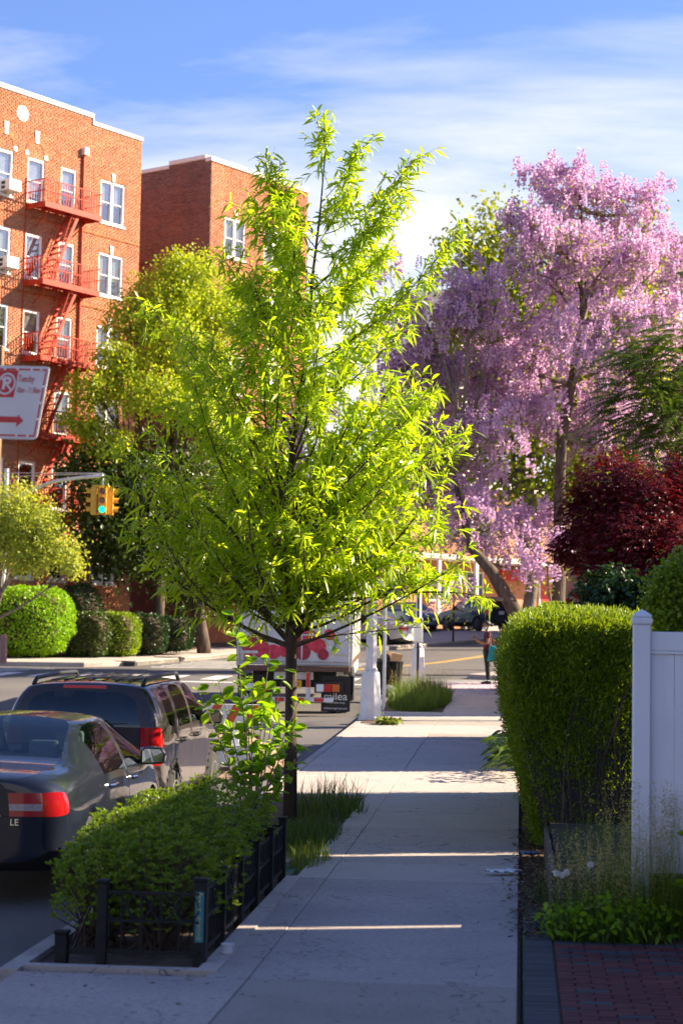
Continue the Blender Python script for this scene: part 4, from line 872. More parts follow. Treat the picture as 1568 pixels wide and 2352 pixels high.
# ---- the street tree with lance leaves
tb = np.array([-2.55, 22.35, g(22.35) - .02]); DT = 22.3
def tp(px, py, dd=0.0): return at(px, py, DT + dd)
oak = empty('street_tree', tb, 'young street tree with long narrow yellow green leaves and a slim dark trunk', 'tree')
tpx = [(668, 1700), (669, 1500), (663, 1330), (660, 1150), (676, 1000), (700, 850), (716, 650), (736, 480), (748, 330)]
trunk = [tb] + [tp(*p) for p in tpx]; tz = np.array([p[2] for p in trunk]); tpts = np.array(trunk)
rad = [.082, .070, .064, .054, .043, .034, .026, .018, .011, .004]
mb = MB().tube([p - tb for p in trunk], rad, 10); mb.build('trunk', M['bark'], oak, smooth=True)
def trk(z): return np.array([np.interp(z, tz, tpts[:, i]) for i in range(3)])
oy = [330, 400, 500, 600, 700, 800, 900, 1000, 1100, 1200, 1300, 1400, 1470]
ol = [715, 590, 545, 505, 480, 370, 315, 310, 275, 310, 390, 450, 560]; orr = [800, 925, 950, 960, 970, 980, 1005, 1030, 1030, 1020, 1030, 960, 800]
br = []; tips = [(1052, 530, .2), (960, 640, .3), (342, 705, .4), (265, 1045, .2), (300, 1210, -.3), (1130, 1375, -.4), (1040, 1000, .1), (1030, 1330, .3), (835, 335, .1), (945, 372, .2), (610, 385, -.2), (745, 292, 0), (420, 830, .2), (375, 930, -.3), (560, 480, .3), (900, 480, -.3), (1000, 900, -.2), (365, 1320, .3), (1060, 1290, -.6), (430, 1440, .4), (970, 1440, .2)]
for (px, py, dd) in tips: br.append(tp(px, py, dd))
for k in range(125):
    py = rng.choice([rng.uniform(400, 1450), rng.uniform(600, 1330), rng.uniform(800, 1300)]); az = k * 2.39996 + rng.uniform(-.3, .3); b = tp(np.interp(py, [p[1] for p in tpx][::-1], [p[0] for p in tpx][::-1]), py)
    c = np.interp(py, [p[1] for p in tpx][::-1], [p[0] for p in tpx][::-1]); rx = ((np.interp(py, oy, orr) - c) if math.cos(az) > 0 else (c - np.interp(py, oy, ol))) / 205; rd = (np.interp(py, oy, orr) - np.interp(py, oy, ol)) / 2 / 205 * .85
    rho = 1 / math.sqrt((math.cos(az) / rx) ** 2 + (math.sin(az) / rd) ** 2) * rng.uniform(.62, 1.08)
    br.append(b + np.array([math.cos(az) * rho, math.sin(az) * rho, 0]))
mb = MB(); LP, LA, LN = [], [], []
for tip in br:
    hr = math.hypot(tip[0] - trk(tip[2])[0], tip[1] - trk(tip[2])[1]); z0 = max(tb[2] + 1.9 + .5 * rng.random(), tip[2] - hr * rng.uniform(.7, 1.25) - .15); z0 = min(z0, tz[-1] - .4); p0 = trk(z0)
    pts = limb(p0, tip, -.04 if tip[2] - z0 > .3 else .08, 7); L = np.linalg.norm(tip - p0)
    r0 = min(np.interp(z0, tz, rad) * .42, .005 + .007 * L); mb.tube([p - tb for p in pts], list(np.linspace(r0, .0035, 7)), 5, cap=False)
    nt = int((7 + L * 8) * (.65 if tip[2] < at(660, 1300, DT)[2] else (1.75 if tip[2] > at(700, 620, DT)[2] else 1)))
    for j in range(nt):
        f = .22 + .78 * (j + rng.random()) / nt; q = np.array([np.interp(f, np.linspace(0, 1, 7), pts[:, i]) for i in range(3)]); bd = unit((tip - p0)[None])[0]
        td = unit((bd * .75 + rng.normal(size=3) * .55 + np.array([0, 0, .25]))[None])[0]; tl = rng.uniform(.16, .42) * (1.1 - .3 * f)
        e = q + td * tl; mb.tube([q - tb, e - tb], [.0035, .0016], 3, cap=False)
        nl = int(rng.integers(9, 14))
        fr = np.sort(rng.uniform(.15, 1.0, nl)); LP.append(q + td * tl * fr[:, None]); out = unit(td * .7 + rng.normal(size=(nl, 3)) * .75 + np.array([0, 0, -.28])); LA.append(out); LN.append(unit(rng.normal(size=(nl, 3)) * .6 + np.array([.6, .0, .8])))
mb.build('branches', M['bark'], oak, smooth=True)
LP, LA, LN = np.vstack(LP), np.vstack(LA), np.vstack(LN)
_lo = LP[:, 2] < at(660, 1340, DT)[2]; _kp = ~_lo | (rng.random(len(LP)) < .5) | (np.abs(LP[:, 0] - tb[0]) > 1.25); LP, LA, LN = LP[_kp], LA[_kp], LN[_kp]
ol_ = np.argsort(LP[:, 1]); LP, LA, LN = LP[ol_], LA[ol_], LN[ol_]
LL = rng.uniform(.115, .185, len(LP)); geo = leaves(LP[300:] - tb, LA[300:], LN[300:], LL[300:], LL[300:] * .17, 'lance', .28)
crown = foliage('crown', geo, G['oak'], oak, 'stuff')
lm = npmesh('leaf', *leaves(np.zeros((1, 3)), np.array([[0, 1.0, 0]]), np.array([[0, 0, 1.0]]), .14, .024, 'lance', .28)); lm.materials.append(G['oak'])
def leaf_objs(me, P, A, Nn, S, parent, origin, name='leaf'):
    for p, a, n_, s_ in zip(P, A, Nn, S):
        a = Vector(a).normalized(); b = a.cross(Vector(n_)).normalized(); n2 = b.cross(a)
        o = bpy.data.objects.new(name, me); COL.objects.link(o); o.parent = parent
        mw = Matrix(((b.x, a.x, n2.x, p[0] - origin[0]), (b.y, a.y, n2.y, p[1] - origin[1]), (b.z, a.z, n2.z, p[2] - origin[2]), (0, 0, 0, 1))) @ Matrix.Scale(s_, 4); o.matrix_local = mw
leaf_objs(lm, LP[:300], LA[:300], LN[:300], LL[:300] / .14, crown, tb)
# ---- generic tree from blobs
def blob(px, py, d, rx, ry, rd=None):
    s_ = d / FPX; return (at(px, py, d), (rx * s_, (rd if rd is not None else (rx + ry) / 2) * s_, ry * s_))
def tree(name, label, base, blobs, n, size, mat, trunk_r, bark, cat='tree', per=14, spread=.18, shell=.5, wide=.7, extra=None, fork=.45, twigs=0, kind='rhomb', droop=.15):
    base = np.asarray(base, float); root = empty(name, base, label, cat)
    P, O = blob_pts(blobs, n, per, spread, shell)
    A_ = unit(rng.normal(size=P.shape) * .8 + O * .5 + np.array([0, 0, -.1])); N_ = unit(O * .7 + rng.normal(size=P.shape) * .5 + np.array([0, 0, .6]))
    S_ = rng.uniform(.7, 1.3, len(P)) * size
    cr = foliage('crown', leaves(P - base, A_, N_, S_, S_ * wide, kind, droop), mat, root, 'stuff')
    top = max(b[0][2] for b in blobs); cx = np.mean([b[0] for b in blobs], 0); mb = MB()
    forkp = base + (np.array([cx[0], cx[1], 0]) - np.array([base[0], base[1], 0])) * .35 * np.array([1, 1, 0]) + np.array([0, 0, (top - base[2]) * fork])
    tp_ = limb(base - np.array([0, 0, .05]), forkp, .0, 5); mb.tube([p - base for p in tp_], list(np.linspace(trunk_r, trunk_r * .72, 5)), 9); mb.build('trunk', bark, root, smooth=True)
    mb = MB()
    for c, r in blobs:
        f = rng.uniform(.55, 1.0); p0 = tp_[0] + (tp_[-1] - tp_[0]) * f; pts = limb(p0, c, .05, 6); mb.tube([p - base for p in pts], list(np.linspace(trunk_r * .42, trunk_r * .1, 6)), 6, cap=False)
        for k in range(6 + twigs):
            e = c + unit(rng.normal(size=(1, 3)))[0] * np.asarray(r) * rng.uniform(.6, 1.0); st = pts[rng.integers(2, 6)]; mb.tube([q - base for q in limb(st, e, .05, 4)], list(np.linspace(trunk_r * .16, trunk_r * .04, 4)), 4, cap=False)
    mb.build('branches', bark, root, smooth=True)
    return root
def gb(px, py): p = hit(px, py); return (p[0], p[1], g(p[1]) - .02)
# yellow green tree before the brick wings: sunlit top, dense skirt with shade put into its leaf colour
bx, by = at(360, 1490, 74)[:2]
T1 = [blob(430, 625, 74, 75, 45), blob(370, 680, 73.5, 80, 50), blob(300, 740, 73, 60, 50), blob(460, 720, 75, 70, 60), blob(390, 790, 73, 80, 55), blob(270, 830, 72, 60, 40), blob(210, 890, 71.5, 50, 40), blob(480, 820, 75, 60, 60), blob(330, 900, 72, 90, 50), blob(440, 920, 74, 80, 60), blob(540, 700, 76, 60, 70), blob(190, 960, 71.5, 45, 30), blob(240, 1010, 72, 60, 40)]
tree('locust_tree', 'tall yellow green tree in front of the purplish brick wing', (bx, by, g(by)), T1, 30000, .14, G['yellow'], .22, M['bark'], per=20, spread=.22, twigs=2)
T2 = [blob(260, 1080, 73, 110, 70), blob(330, 1180, 74, 120, 80), blob(230, 1190, 73, 80, 70), blob(400, 1080, 75, 90, 90), blob(300, 1270, 74, 110, 60), blob(420, 1230, 76, 100, 90), blob(190, 1080, 72, 50, 40), blob(440, 1340, 76, 90, 60), blob(520, 1150, 78, 90, 100), blob(540, 1300, 79, 90, 80)]
bx2, by2 = at(470, 1480, 76)[:2]
tree('shaded_skirt', 'dense lower crown of the yellow green tree behind the traffic signal, shade put into its leaf colour', (bx2, by2, g(by2)), T2, 22000, .19, G['deep'], .28, M['bark'], per=18, spread=.24, shell=.3)
bx3, by3 = at(-35, 1500, 67)[:2]
T3 = [blob(30, 1165, 66.5, 60, 40), blob(90, 1200, 66, 55, 35), blob(20, 1240, 66.5, 70, 40), blob(125, 1262, 66, 60, 26), blob(-40, 1200, 67, 70, 70), blob(70, 1290, 66, 50, 22), blob(165, 1300, 65.8, 30, 20)]
tree('ornamental_tree', 'small pale olive tree with a flat spreading crown by the brick block', (bx3, by3, g(by3)), T3, 14000, .11, G['pale'], .11, M['bark_grey'], per=12, spread=.38, shell=.2, twigs=10)
# trees behind the blossom tree
bx4, by4 = at(1180, 1400, 84)[:2]
T4 = [blob(1130, 540, 84, 110, 60), blob(1070, 600, 83, 80, 60), blob(1180, 640, 84, 130, 80), blob(1240, 760, 85, 160, 120), blob(1380, 820, 86, 140, 130), blob(1120, 800, 84, 130, 100), blob(1330, 640, 86, 120, 100), blob(1480, 760, 86, 110, 120), blob(1250, 950, 85, 160, 110), blob(1420, 980, 86, 130, 100), blob(1090, 960, 84, 110, 90), blob(1200, 1100, 85, 160, 80), blob(1350, 1120, 86, 120, 80), blob(1000, 1080, 84, 80, 70)]
tree('tall_green_tree', 'light green leafy tree rising behind the lilac blossom', (bx4, by4, g(by4)), T4, 24000, .26, G['back'], .3, M['bark_grey'], per=18, spread=.25, twigs=2)
# ---- blossom tree
pb = np.array([.95, 63.6, g(63.6)]); pau = empty('blossom_tree', pb, 'large tree covered in lilac flower panicles with a leaning dark trunk', 'tree')
def pp(px, py, d=64): return at(px, py, d)
main = [pb, pp(1278, 1440, 63.8), pp(1285, 1300, 64), pp(1283, 1150), pp(1290, 1000), pp(1312, 880), pp(1335, 740), pp(1330, 600), pp(1335, 480)]
lean = [pb + np.array([-.35, -.2, 0]), pp(1200, 1440, 63), pp(1165, 1375, 63), pp(1130, 1315, 63), pp(1085, 1262, 63), pp(1060, 1180, 63.4), pp(1040, 1080, 63.6)]
mb = MB().tube([p - pb for p in main], [.27, .24, .21, .19, .17, .15, .11, .07, .03], 10); mb.build('trunk', M['bark'], pau, smooth=True)
MB().tube([p - pb for p in lean], [.30, .26, .24, .20, .16, .11, .05], 10).build('leaning_trunk', M['bark'], pau, smooth=True)
PB = [(1330, 440, 105, 62), (1270, 430, 60, 45), (1440, 480, 85, 42), (1225, 525, 95, 45), (1500, 500, 40, 40), (1490, 610, 80, 50), (1330, 650, 170, 55), (1140, 690, 140, 55), (1030, 760, 100, 65), (1200, 790, 150, 70), (1350, 800, 100, 85), (985, 860, 90, 60), (1450, 730, 105, 55), (1120, 860, 120, 60), (1250, 970, 140, 55), (1340, 1000, 75, 70), (1120, 1010, 100, 60), (980, 1000, 80, 80), (1050, 1120, 110, 70), (1100, 1215, 120, 55), (950, 1150, 70, 60), (1200, 1235, 85, 55), (1510, 980, 60, 90), (1255, 1300, 45, 55), (1040, 1365, 42, 20), (1140, 1290, 60, 40), (900, 610, 16, 50), (895, 950, 30, 110), (1420, 900, 90, 70), (1530, 720, 60, 70), (700, 1030, 60, 120), (940, 720, 45, 60), (930, 820, 55, 80), (930, 930, 50, 70), (1400, 600, 110, 60), (1400, 1010, 70, 70), (1460, 560, 110, 50), (1540, 640, 60, 60), (1250, 600, 130, 45), (1545, 800, 50, 60), (1300, 540, 90, 40), (1080, 670, 90, 40), (1150, 930, 120, 50), (900, 1080, 60, 60), (1230, 880, 130, 60)]
mb = MB()
pbl = []
for (x, y_, rx, ry) in PB:
    d = 64 + rng.uniform(-2.2, 2.2); c, r = blob(x, y_, d, rx, ry, min(rx, 120) * .9); pbl.append((c, r))
    src = main if x > 1170 else lean; j = int(np.argmin([np.linalg.norm(p - c) + (2.0 if p[2] > c[2] else 0) for p in src])); pts = limb(src[j], c, -.08, 6); mb.tube([p - pb for p in pts], list(np.linspace(.085, .025, 6)), 6, cap=False)
    for k in range(7):
        e = c + unit(rng.normal(size=(1, 3)))[0] * np.asarray(r) * .85; mb.tube([q - pb for q in limb(pts[rng.integers(3, 6)], e, -.05, 4)], [.028, .02, .014, .008], 4, cap=False)
mb.build('branches', M['bark_grey'], pau, smooth=True)
def panicle(k, seed):
    r_ = np.random.default_rng(seed); h = .42; n = k; t = r_.uniform(0, 1, n); rr = .115 * (1 - t * .78); an = r_.uniform(0, 2 * math.pi, n)
    P = np.stack([np.cos(an) * rr * .5, np.sin(an) * rr * .5, t * h], 1); D = unit(np.stack([np.cos(an), np.sin(an), np.full(n, -.35)], 1) + r_.normal(size=(n, 3)) * .25)
    u = unit(np.cross(D, [0, 0, 1.0])); w = np.cross(D, u); L = .072; V = [P]; R_ = .030
    for q in range(4): a = 2 * math.pi * q / 4; V.append(P + D * L + (u * math.cos(a) + w * math.sin(a)) * R_)
    V = np.stack(V, 1); f = np.array([(0, 1, 2), (0, 2, 3), (0, 3, 4), (0, 4, 1)]); F = (np.arange(n)[:, None, None] * 5 + f[None]).reshape(-1, 3)
    return V.reshape(-1, 3), F, np.repeat(r_.random(n), 4)
PV = [panicle(30, s_) for s_ in range(5)]
vol = np.array([r[0] * r[2] for c, r in pbl]); cnt = np.maximum(5, (vol / vol.sum() * 3500)).astype(int); PP = []
for (c, r), k in zip(pbl, cnt):
    kc = max(2, k // 10); d = unit(rng.normal(size=(kc, 3))); rr = (.2 + .8 * rng.random(kc)) ** (1 / 2); cc_ = c + d * rr[:, None] * np.asarray(r); PP.append(cc_[rng.integers(0, kc, k)] + rng.normal(size=(k, 3)) * np.array([.36, .36, .26]))
PP = np.vstack(PP); PP = PP[np.argsort(PP[:, 1])]; near = PP[:300]; rest = PP[300:]; geo = []
for i in range(5):
    q = rest[i::5]; V, F, A = PV[i]; s_ = rng.uniform(.85, 1.45, len(q))[:, None, None]; VV = V[None] * s_ * np.array([1.15, 1.15, .95]) + (q - pb)[:, None, :] + rng.normal(size=(len(q), 1, 3)) * np.array([.1, .1, 0]) * V[None, :, 2:3]
    geo.append((VV.reshape(-1, 3), (np.arange(len(q))[:, None, None] * len(V) + F[None]).reshape(-1, 3), (np.tile(A, len(q)) + np.repeat(rng.random(len(q)) * .5, len(A))) % 1))
blossom = foliage('blossom', merge(geo), G['flower'], pau, 'stuff')
pms = []
for V, F, A in PV: me = npmesh('flower_panicle', V, F, A); me.materials.append(G['flower']); pms.append(me)
for i, p in enumerate(near):
    o = bpy.data.objects.new('flower_panicle', pms[i % 5]); COL.objects.link(o); o.parent = blossom; o.location = p - pb; o.rotation_euler = (rng.uniform(-.2, .2), rng.uniform(-.2, .2), rng.uniform(0, 6)); o.scale = [rng.uniform(.8, 1.2)] * 3
n = 12000; cc = PP[rng.integers(0, len(PP), n)] + rng.normal(size=(n, 3)) * .25 + np.array([0, .1, -.25]); foliage('young_leaves', leaves(cc - pb, rdir(n), rdir(n, .5), rng.uniform(.06, .15, n), rng.uniform(.05, .12, n)), G['back'], pau, 'stuff')
cc = PP[rng.integers(0, len(PP), 9000)]; n = len(cc); foliage('calyces', leaves(cc - pb + rng.normal(size=(n, 3)) * np.array([.06, .06, .0]) + np.array([0, 0, 1]) * rng.uniform(0, .45, n)[:, None], rdir(n, .3), rdir(n), .045, .035), G['calyx'], pau, 'stuff')
# ---- red maple, fronds, evergreen mass behind the hedge
mbs = [blob(1400, 1110, 36, 95, 60), blob(1480, 1160, 35.5, 85, 70), blob(1350, 1190, 36, 75, 60), blob(1440, 1240, 35, 95, 60), blob(1310, 1260, 36, 45, 40), blob(1530, 1260, 35, 70, 70), blob(1370, 1300, 35.5, 60, 40), blob(1470, 1330, 35, 90, 50), blob(1330, 1370, 36, 22, 14), blob(1560, 1120, 36, 60, 70)]
mbase = np.array([2.9, 35.4, g(35.4)]); mp_root = empty('red_maple', mbase, 'dark red maple tree with drooping layered foliage behind the clipped hedge', 'tree')
P, O = blob_pts(mbs, 10500, 16, .22, .35); k5 = []
for j in range(5):
    an = (j - 2) * .55; A_ = unit(O * np.array([1, 1, .2]) + rng.normal(size=P.shape) * .12 + np.array([0, 0, -.45])); side = unit(np.cross(A_, [0, 0, 1.0])); A2_ = A_ * math.cos(an) + side * math.sin(an); k5.append(leaves(P - mbase, A2_, unit(O + np.array([0, 0, .8])), (.105 * (1 - abs(j - 2) * .17)), .026, 'rhomb', .15))
foliage('crown', merge(k5), G['maple'], mp_root, 'stuff')
mb = MB(); mb.tube([(0, 0, -.05), (-.15, 0, .8), (-.35, -.05, 1.6), (-.5, 0, 2.3)], [.11, .09, .075, .05], 8)
mb.build('trunk', M['bark_grey'], mp_root, smooth=True); mb = MB()
for c, r in mbs:
    mb.tube([q - mbase for q in limb(mbase + np.array([-.4, 0, 1.7 + .6 * rng.random()]), c, .08, 6)], list(np.linspace(.035, .01, 6)), 5, cap=False)
    for k in range(5): mb.tube([q - mbase for q in limb(c, c + unit(rng.normal(size=(1, 3)))[0] * np.asarray(r) * .9, .05, 3)], [.01, .007, .003], 4, cap=False)
mb.build('branches', M['bark_grey'], mp_root, smooth=True)
fb = np.array([5.3, 42.0, g(42)]); fr_root = empty('frond_tree', fb, 'tree with long feathery dark green fronds above the red maple', 'tree')
fbl = [blob(1500, 830, 41, 90, 70), blob(1470, 920, 40.5, 70, 60), blob(1540, 960, 41, 70, 80), blob(1470, 1000, 41, 60, 45), blob(1600, 850, 42, 90, 120), blob(1640, 1000, 42, 110, 110)]
P, O = blob_pts(fbl, 720, 5, .35, .3); geo = []; mb = MB()
for p, o_ in zip(P, O):
    d = unit((np.array([o_[0] - .5, o_[1] * .7, .05 + .25 * o_[2]]) + rng.normal(size=3) * .3)[None])[0]; Lf = rng.uniform(.45, .75); s_ = unit(np.cross(d, [0, 0, 1.0])[None])[0]; k = 11; t = np.linspace(.12, 1, k)
    ax = p + d * (Lf * t)[:, None] + np.array([0, 0, -1]) * (Lf * .35 * t ** 2)[:, None]
    mb.tube([ax[0] - fb - d * .1, ax[4] - fb, ax[-1] - fb], [.006, .004, .002], 3, cap=False)
    for sg in (-1, 1): geo.append(leaves(ax - fb, np.tile(s_ * sg + d * .35 + np.array([0, 0, -.25]), (k, 1)), np.tile([0, 0, 1.0], (k, 1)), .14 * (1.05 - t * .5), .042, 'rhomb', .25))
foliage('crown', merge(geo), G['ail'], fr_root, 'stuff'); mb.build('stalks', M['bark'], fr_root, kind='stuff')
mb = MB().tube([(0, 0, -.05), (-.1, 0, 2.5), (-.3, 0, 4.5), (-.6, 0, 6.3)], [.12, .1, .08, .04], 8); mb.build('trunk', M['bark_grey'], fr_root, smooth=True); mb = MB()
for c, r in fbl: mb.tube([q - fb for q in limb(fb + np.array([-.3, 0, 4.0]), c, .05, 5)], [.05, .04, .03, .02, .012], 6, cap=False)
mb.build('branches', M['bark_grey'], fr_root, smooth=True)
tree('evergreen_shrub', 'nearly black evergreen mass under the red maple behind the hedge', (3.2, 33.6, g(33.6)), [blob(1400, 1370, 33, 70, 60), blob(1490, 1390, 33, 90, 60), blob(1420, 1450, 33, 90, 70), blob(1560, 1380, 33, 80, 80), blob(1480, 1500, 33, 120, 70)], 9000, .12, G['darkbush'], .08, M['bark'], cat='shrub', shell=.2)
tree('yard_shrub', 'bright green small leaved shrub rising behind the white fence', (2.1, 18.6, g(18.6)), [blob(1530, 1370, 18.3, 45, 60), blob(1575, 1330, 18.3, 60, 60), blob(1555, 1420, 18.3, 60, 50)], 5000, .05, G['azalea'], .03, M['bark'], cat='shrub', per=10, spread=.25, fork=.3)
# ---- far bushes and hedges
def bush(name, label, c, r, n, size, mat, cat='shrub', group=None, core=None, pw=2.0):
    """clipped bush: leaf skin over a dark twiggy core"""
    c = np.asarray(c, float); base = np.array([c[0], c[1], g(c[1])]); root = empty(name, base, label, cat, group=group)
    d = unit(rng.normal(size=(n, 3))); d = d / (np.abs(d) ** pw).sum(1, keepdims=True) ** (1 / pw); wob = 1 + .05 * np.sin(d[:, 0] * 5 + c[0]) * np.cos(d[:, 2] * 4 + d[:, 1] * 3) + .03 * np.sin(d[:, 0] * 11 + d[:, 2] * 9); P = c + d * np.asarray(r) * (wob * rng.uniform(.88, 1.03, n))[:, None]; P = P[P[:, 2] > base[2] + .01]; d = unit(P - c); m_ = len(P)
    foliage('foliage', leaves(P - base, unit(d * .8 + rng.normal(size=(m_, 3)) * .6), unit(d + rng.normal(size=(m_, 3)) * .5), rng.uniform(.7, 1.3, m_) * size, rng.uniform(.6, .9, m_) * size), mat, root, 'stuff')
    bm = bmesh.new(); bmesh.ops.create_icosphere(bm, subdivisions=3, radius=1.0)
    for v in bm.verts:
        kk = (abs(v.co.x) ** pw + abs(v.co.y) ** pw + abs(v.co.z) ** pw) ** (-1 / pw); v.co = Vector(c - base) + Vector((v.co.x * r[0], v.co.y * r[1], v.co.z * r[2])) * kk * (.84 + .05 * random.random()); v.co.z = max(v.co.z, 0)
    me = bpy.data.meshes.new('inner_growth'); bm.to_mesh(me); bm.free(); link('inner_growth', me, M['soil'], root); return root
bush('round_bush', 'large bright green clipped round bush by the brick planter edging', at(62, 1425, 69.5), (1.62, 1.4, 1.18), 12000, .10, G['bush'], pw=2.5)
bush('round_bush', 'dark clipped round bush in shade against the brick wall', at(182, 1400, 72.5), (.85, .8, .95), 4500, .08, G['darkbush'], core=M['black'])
for i, (px, py, d, rx, rz_, mt, lb) in enumerate(((205, 1448, 70.5, .62, .78, 'deep', 'shaded olive hedge bush next to the bright round bush'), (262, 1448, 71.5, .72, .78, 'azalea', 'mid green hedge bush in the middle of the far hedge row'), (325, 1446, 73, .75, .72, 'darkbush', 'dark hedge bush third along the far hedge row'), (385, 1446, 74.5, .75, .66, 'darkbush', 'dark hedge bush at the far end of the hedge row under the shaded lower crown'))):
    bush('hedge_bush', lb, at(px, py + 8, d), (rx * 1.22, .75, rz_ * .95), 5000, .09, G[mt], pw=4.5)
# ---- clipped conifer hedge on the right
hp = [(.24, 0.0), (.14, .35), (.0, .9), (-.12, 1.4), (-.15, 1.85), (-.10, 2.08), (.03, 2.22), (.30, 2.26), (.8, 2.26), (1.25, 2.24), (1.36, 2.1), (1.40, 1.5), (1.36, .7), (1.3, 0)]
HY0, HY1 = 19.9, 26.0; hb = np.array([.5, 20.2, g(20.2)]); hroot = empty('conifer_hedge', hb, 'tall clipped green conifer hedge bulging over the pavement beside the white fence', 'hedge')
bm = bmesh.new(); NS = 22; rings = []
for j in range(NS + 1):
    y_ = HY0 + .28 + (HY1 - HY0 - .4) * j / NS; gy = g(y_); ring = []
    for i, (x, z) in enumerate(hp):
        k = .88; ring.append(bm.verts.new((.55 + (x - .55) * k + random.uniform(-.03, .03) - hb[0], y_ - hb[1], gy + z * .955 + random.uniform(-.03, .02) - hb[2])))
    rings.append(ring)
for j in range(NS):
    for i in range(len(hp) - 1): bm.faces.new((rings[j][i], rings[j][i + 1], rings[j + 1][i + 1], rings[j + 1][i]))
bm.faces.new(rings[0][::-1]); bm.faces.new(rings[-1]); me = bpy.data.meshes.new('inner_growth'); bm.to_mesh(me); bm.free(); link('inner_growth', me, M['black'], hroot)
hpa = np.array(hp); seg = np.linalg.norm(np.diff(hpa, axis=0), axis=1); cs = np.concatenate([[0], np.cumsum(seg)])
def hedge_skin(n, sel):
    u = rng.uniform(0, cs[-1], n); x = np.interp(u, cs, hpa[:, 0]); z = np.interp(u, cs, hpa[:, 1]); y_ = rng.uniform(HY0 + .2, HY1, n)
    e = .05; tx = np.interp(u + e, cs, hpa[:, 0]) - np.interp(u - e, cs, hpa[:, 0]); tz_ = np.interp(u + e, cs, hpa[:, 1]) - np.interp(u - e, cs, hpa[:, 1]); nr = unit(np.stack([-tz_, np.zeros(n), tx], 1))
    # waviness and rounding to the near end
    k = np.clip((y_ - HY0) / .5, 0, 1) ** .5; x = .55 + (x - .55) * (.92 + .08 * k); z = z * (.98 + .02 * k)
    P = np.stack([x, y_, z + np.interp(y_, _ty, _tz)], 1) + nr * (.035 * np.sin(y_ * 5 + z * 3)[:, None] + rng.normal(size=(n, 1)) * .03); return P, nr
P, nr = hedge_skin(26000, None)
nf = 8000; xf = rng.uniform(-.14, 1.38, nf); zf = 2.25 * rng.random(nf) ** .55; lim = np.interp(zf, hpa[:9, 1], hpa[:9, 0]); ok = xf > lim + .02; xf, zf = xf[ok], zf[ok]; thin = rng.random(len(xf)) < np.clip(.25 + zf / 2.2 + (.4 - xf) * .5, .12, 1); xf, zf = xf[thin], zf[thin]
PF = np.stack([xf, HY0 + .22 + rng.normal(size=len(xf)) * .05 + .1 * (np.sin(xf * 9) * np.cos(zf * 7)) * .6, zf + g(20)], 1); nF = np.tile([0, -1.0, .0], (len(PF), 1)); P = np.vstack([P, PF]); nr = np.vstack([nr, nF]); geo = []
for j in range(4):
    A_ = unit(nr * .7 + np.array([0, 0, .8]) + rng.normal(size=P.shape) * .5); geo.append(leaves(P - hb + rng.normal(size=P.shape) * .025, A_, unit(nr + rng.normal(size=P.shape) * .5), rng.uniform(.03, .075, len(P)), rng.uniform(.011, .020, len(P)), 'rhomb', .0))
foliage('foliage', merge(geo), G['hedge'], hroot, 'stuff')
mb = MB()
for k in range(14):
    x = rng.uniform(.25, 1.3); z0 = rng.uniform(0, .3); L = rng.uniform(.5, 1.6); mb.tube([(x - hb[0], HY0 + .16 - hb[1], z0 + .0), (x + rng.uniform(-.1, .1) - hb[0], HY0 + .12 - hb[1], z0 + L * .5), (x + rng.uniform(-.2, .2) - hb[0], HY0 + .17 - hb[1], z0 + L)], [.011, .008, .003], 4)
mb.tube([(.35, HY0 + .1 - hb[1], .95), (.52, HY0 + .05 - hb[1], 1.5), (.68, HY0 + .08 - hb[1], 1.78)], [.012, .010, .006], 5); mb.build('stems', M['bark'], hroot)
# ---- rain garden shrubs
def rosette_shrub(c, rx, ry, h, n, label, group):
    base = np.array([c[0], c[1], g(c[1]) - .03]); root = empty('garden_shrub', base, label, 'shrub', group=group)
    d = unit(rng.normal(size=(n, 3))); d[:, 2] = np.abs(d[:, 2]); T = d * np.array([rx, ry, h * .42]) * rng.uniform(.82, 1.0, n)[:, None] + np.array([0, 0, h * .56]) + rng.normal(size=(n, 3)) * .02
    low = rng.random(n) < .5; T[low, 2] *= rng.uniform(.35, .95, low.sum()); k = 8; an = np.tile(np.arange(k) * 2.4, n) + np.repeat(rng.random(n) * 6, k); el = rng.uniform(.15, 1.0, n * k)
    out = np.repeat(unit(d * np.array([.6, .6, .3]) + np.array([0, 0, .8])), k, 0); A_ = unit(out * el[:, None] * 1.3 + np.stack([np.cos(an), np.sin(an), np.zeros(n * k)], 1) * (1.1 - el[:, None] * .5))
    foliage('foliage', leaves(np.repeat(T, k, 0) - out * .01, A_, unit(out + rng.normal(size=A_.shape) * .3), rng.uniform(.026, .05, n * k), rng.uniform(.011, .018, n * k), 'rhomb', .05), G['azalea'], root, 'stuff')
    mb = MB()
    for t in T[rng.choice(n, min(n, 90), replace=False)]: mb.tube([(rng.normal() * .07, rng.normal() * .07, 0), (t[0] * .5, t[1] * .5, t[2] * .55), tuple(t)], [.009, .006, .003], 4, cap=False)
    mb.build('stems', M['bark'], root); return root
gl = {(-2.42, 13.55): 'rosette leaved green shrub right behind the teal rain garden sign', (-2.95, 13.7): 'low green shrub at the front kerb corner of the rain garden', (-2.45, 14.5): 'second shrub behind the teal sign along the pavement fence', (-3.0, 14.7): 'green shrub beside the navy sedan rear in the rain garden', (-2.5, 15.5): 'third shrub behind the teal sign along the pavement fence', (-2.95, 15.9): 'green shrub beside the navy sedan doors in the rain garden', (-2.5, 16.5): 'tallest rain garden shrub, next to the broad leaved sapling'}
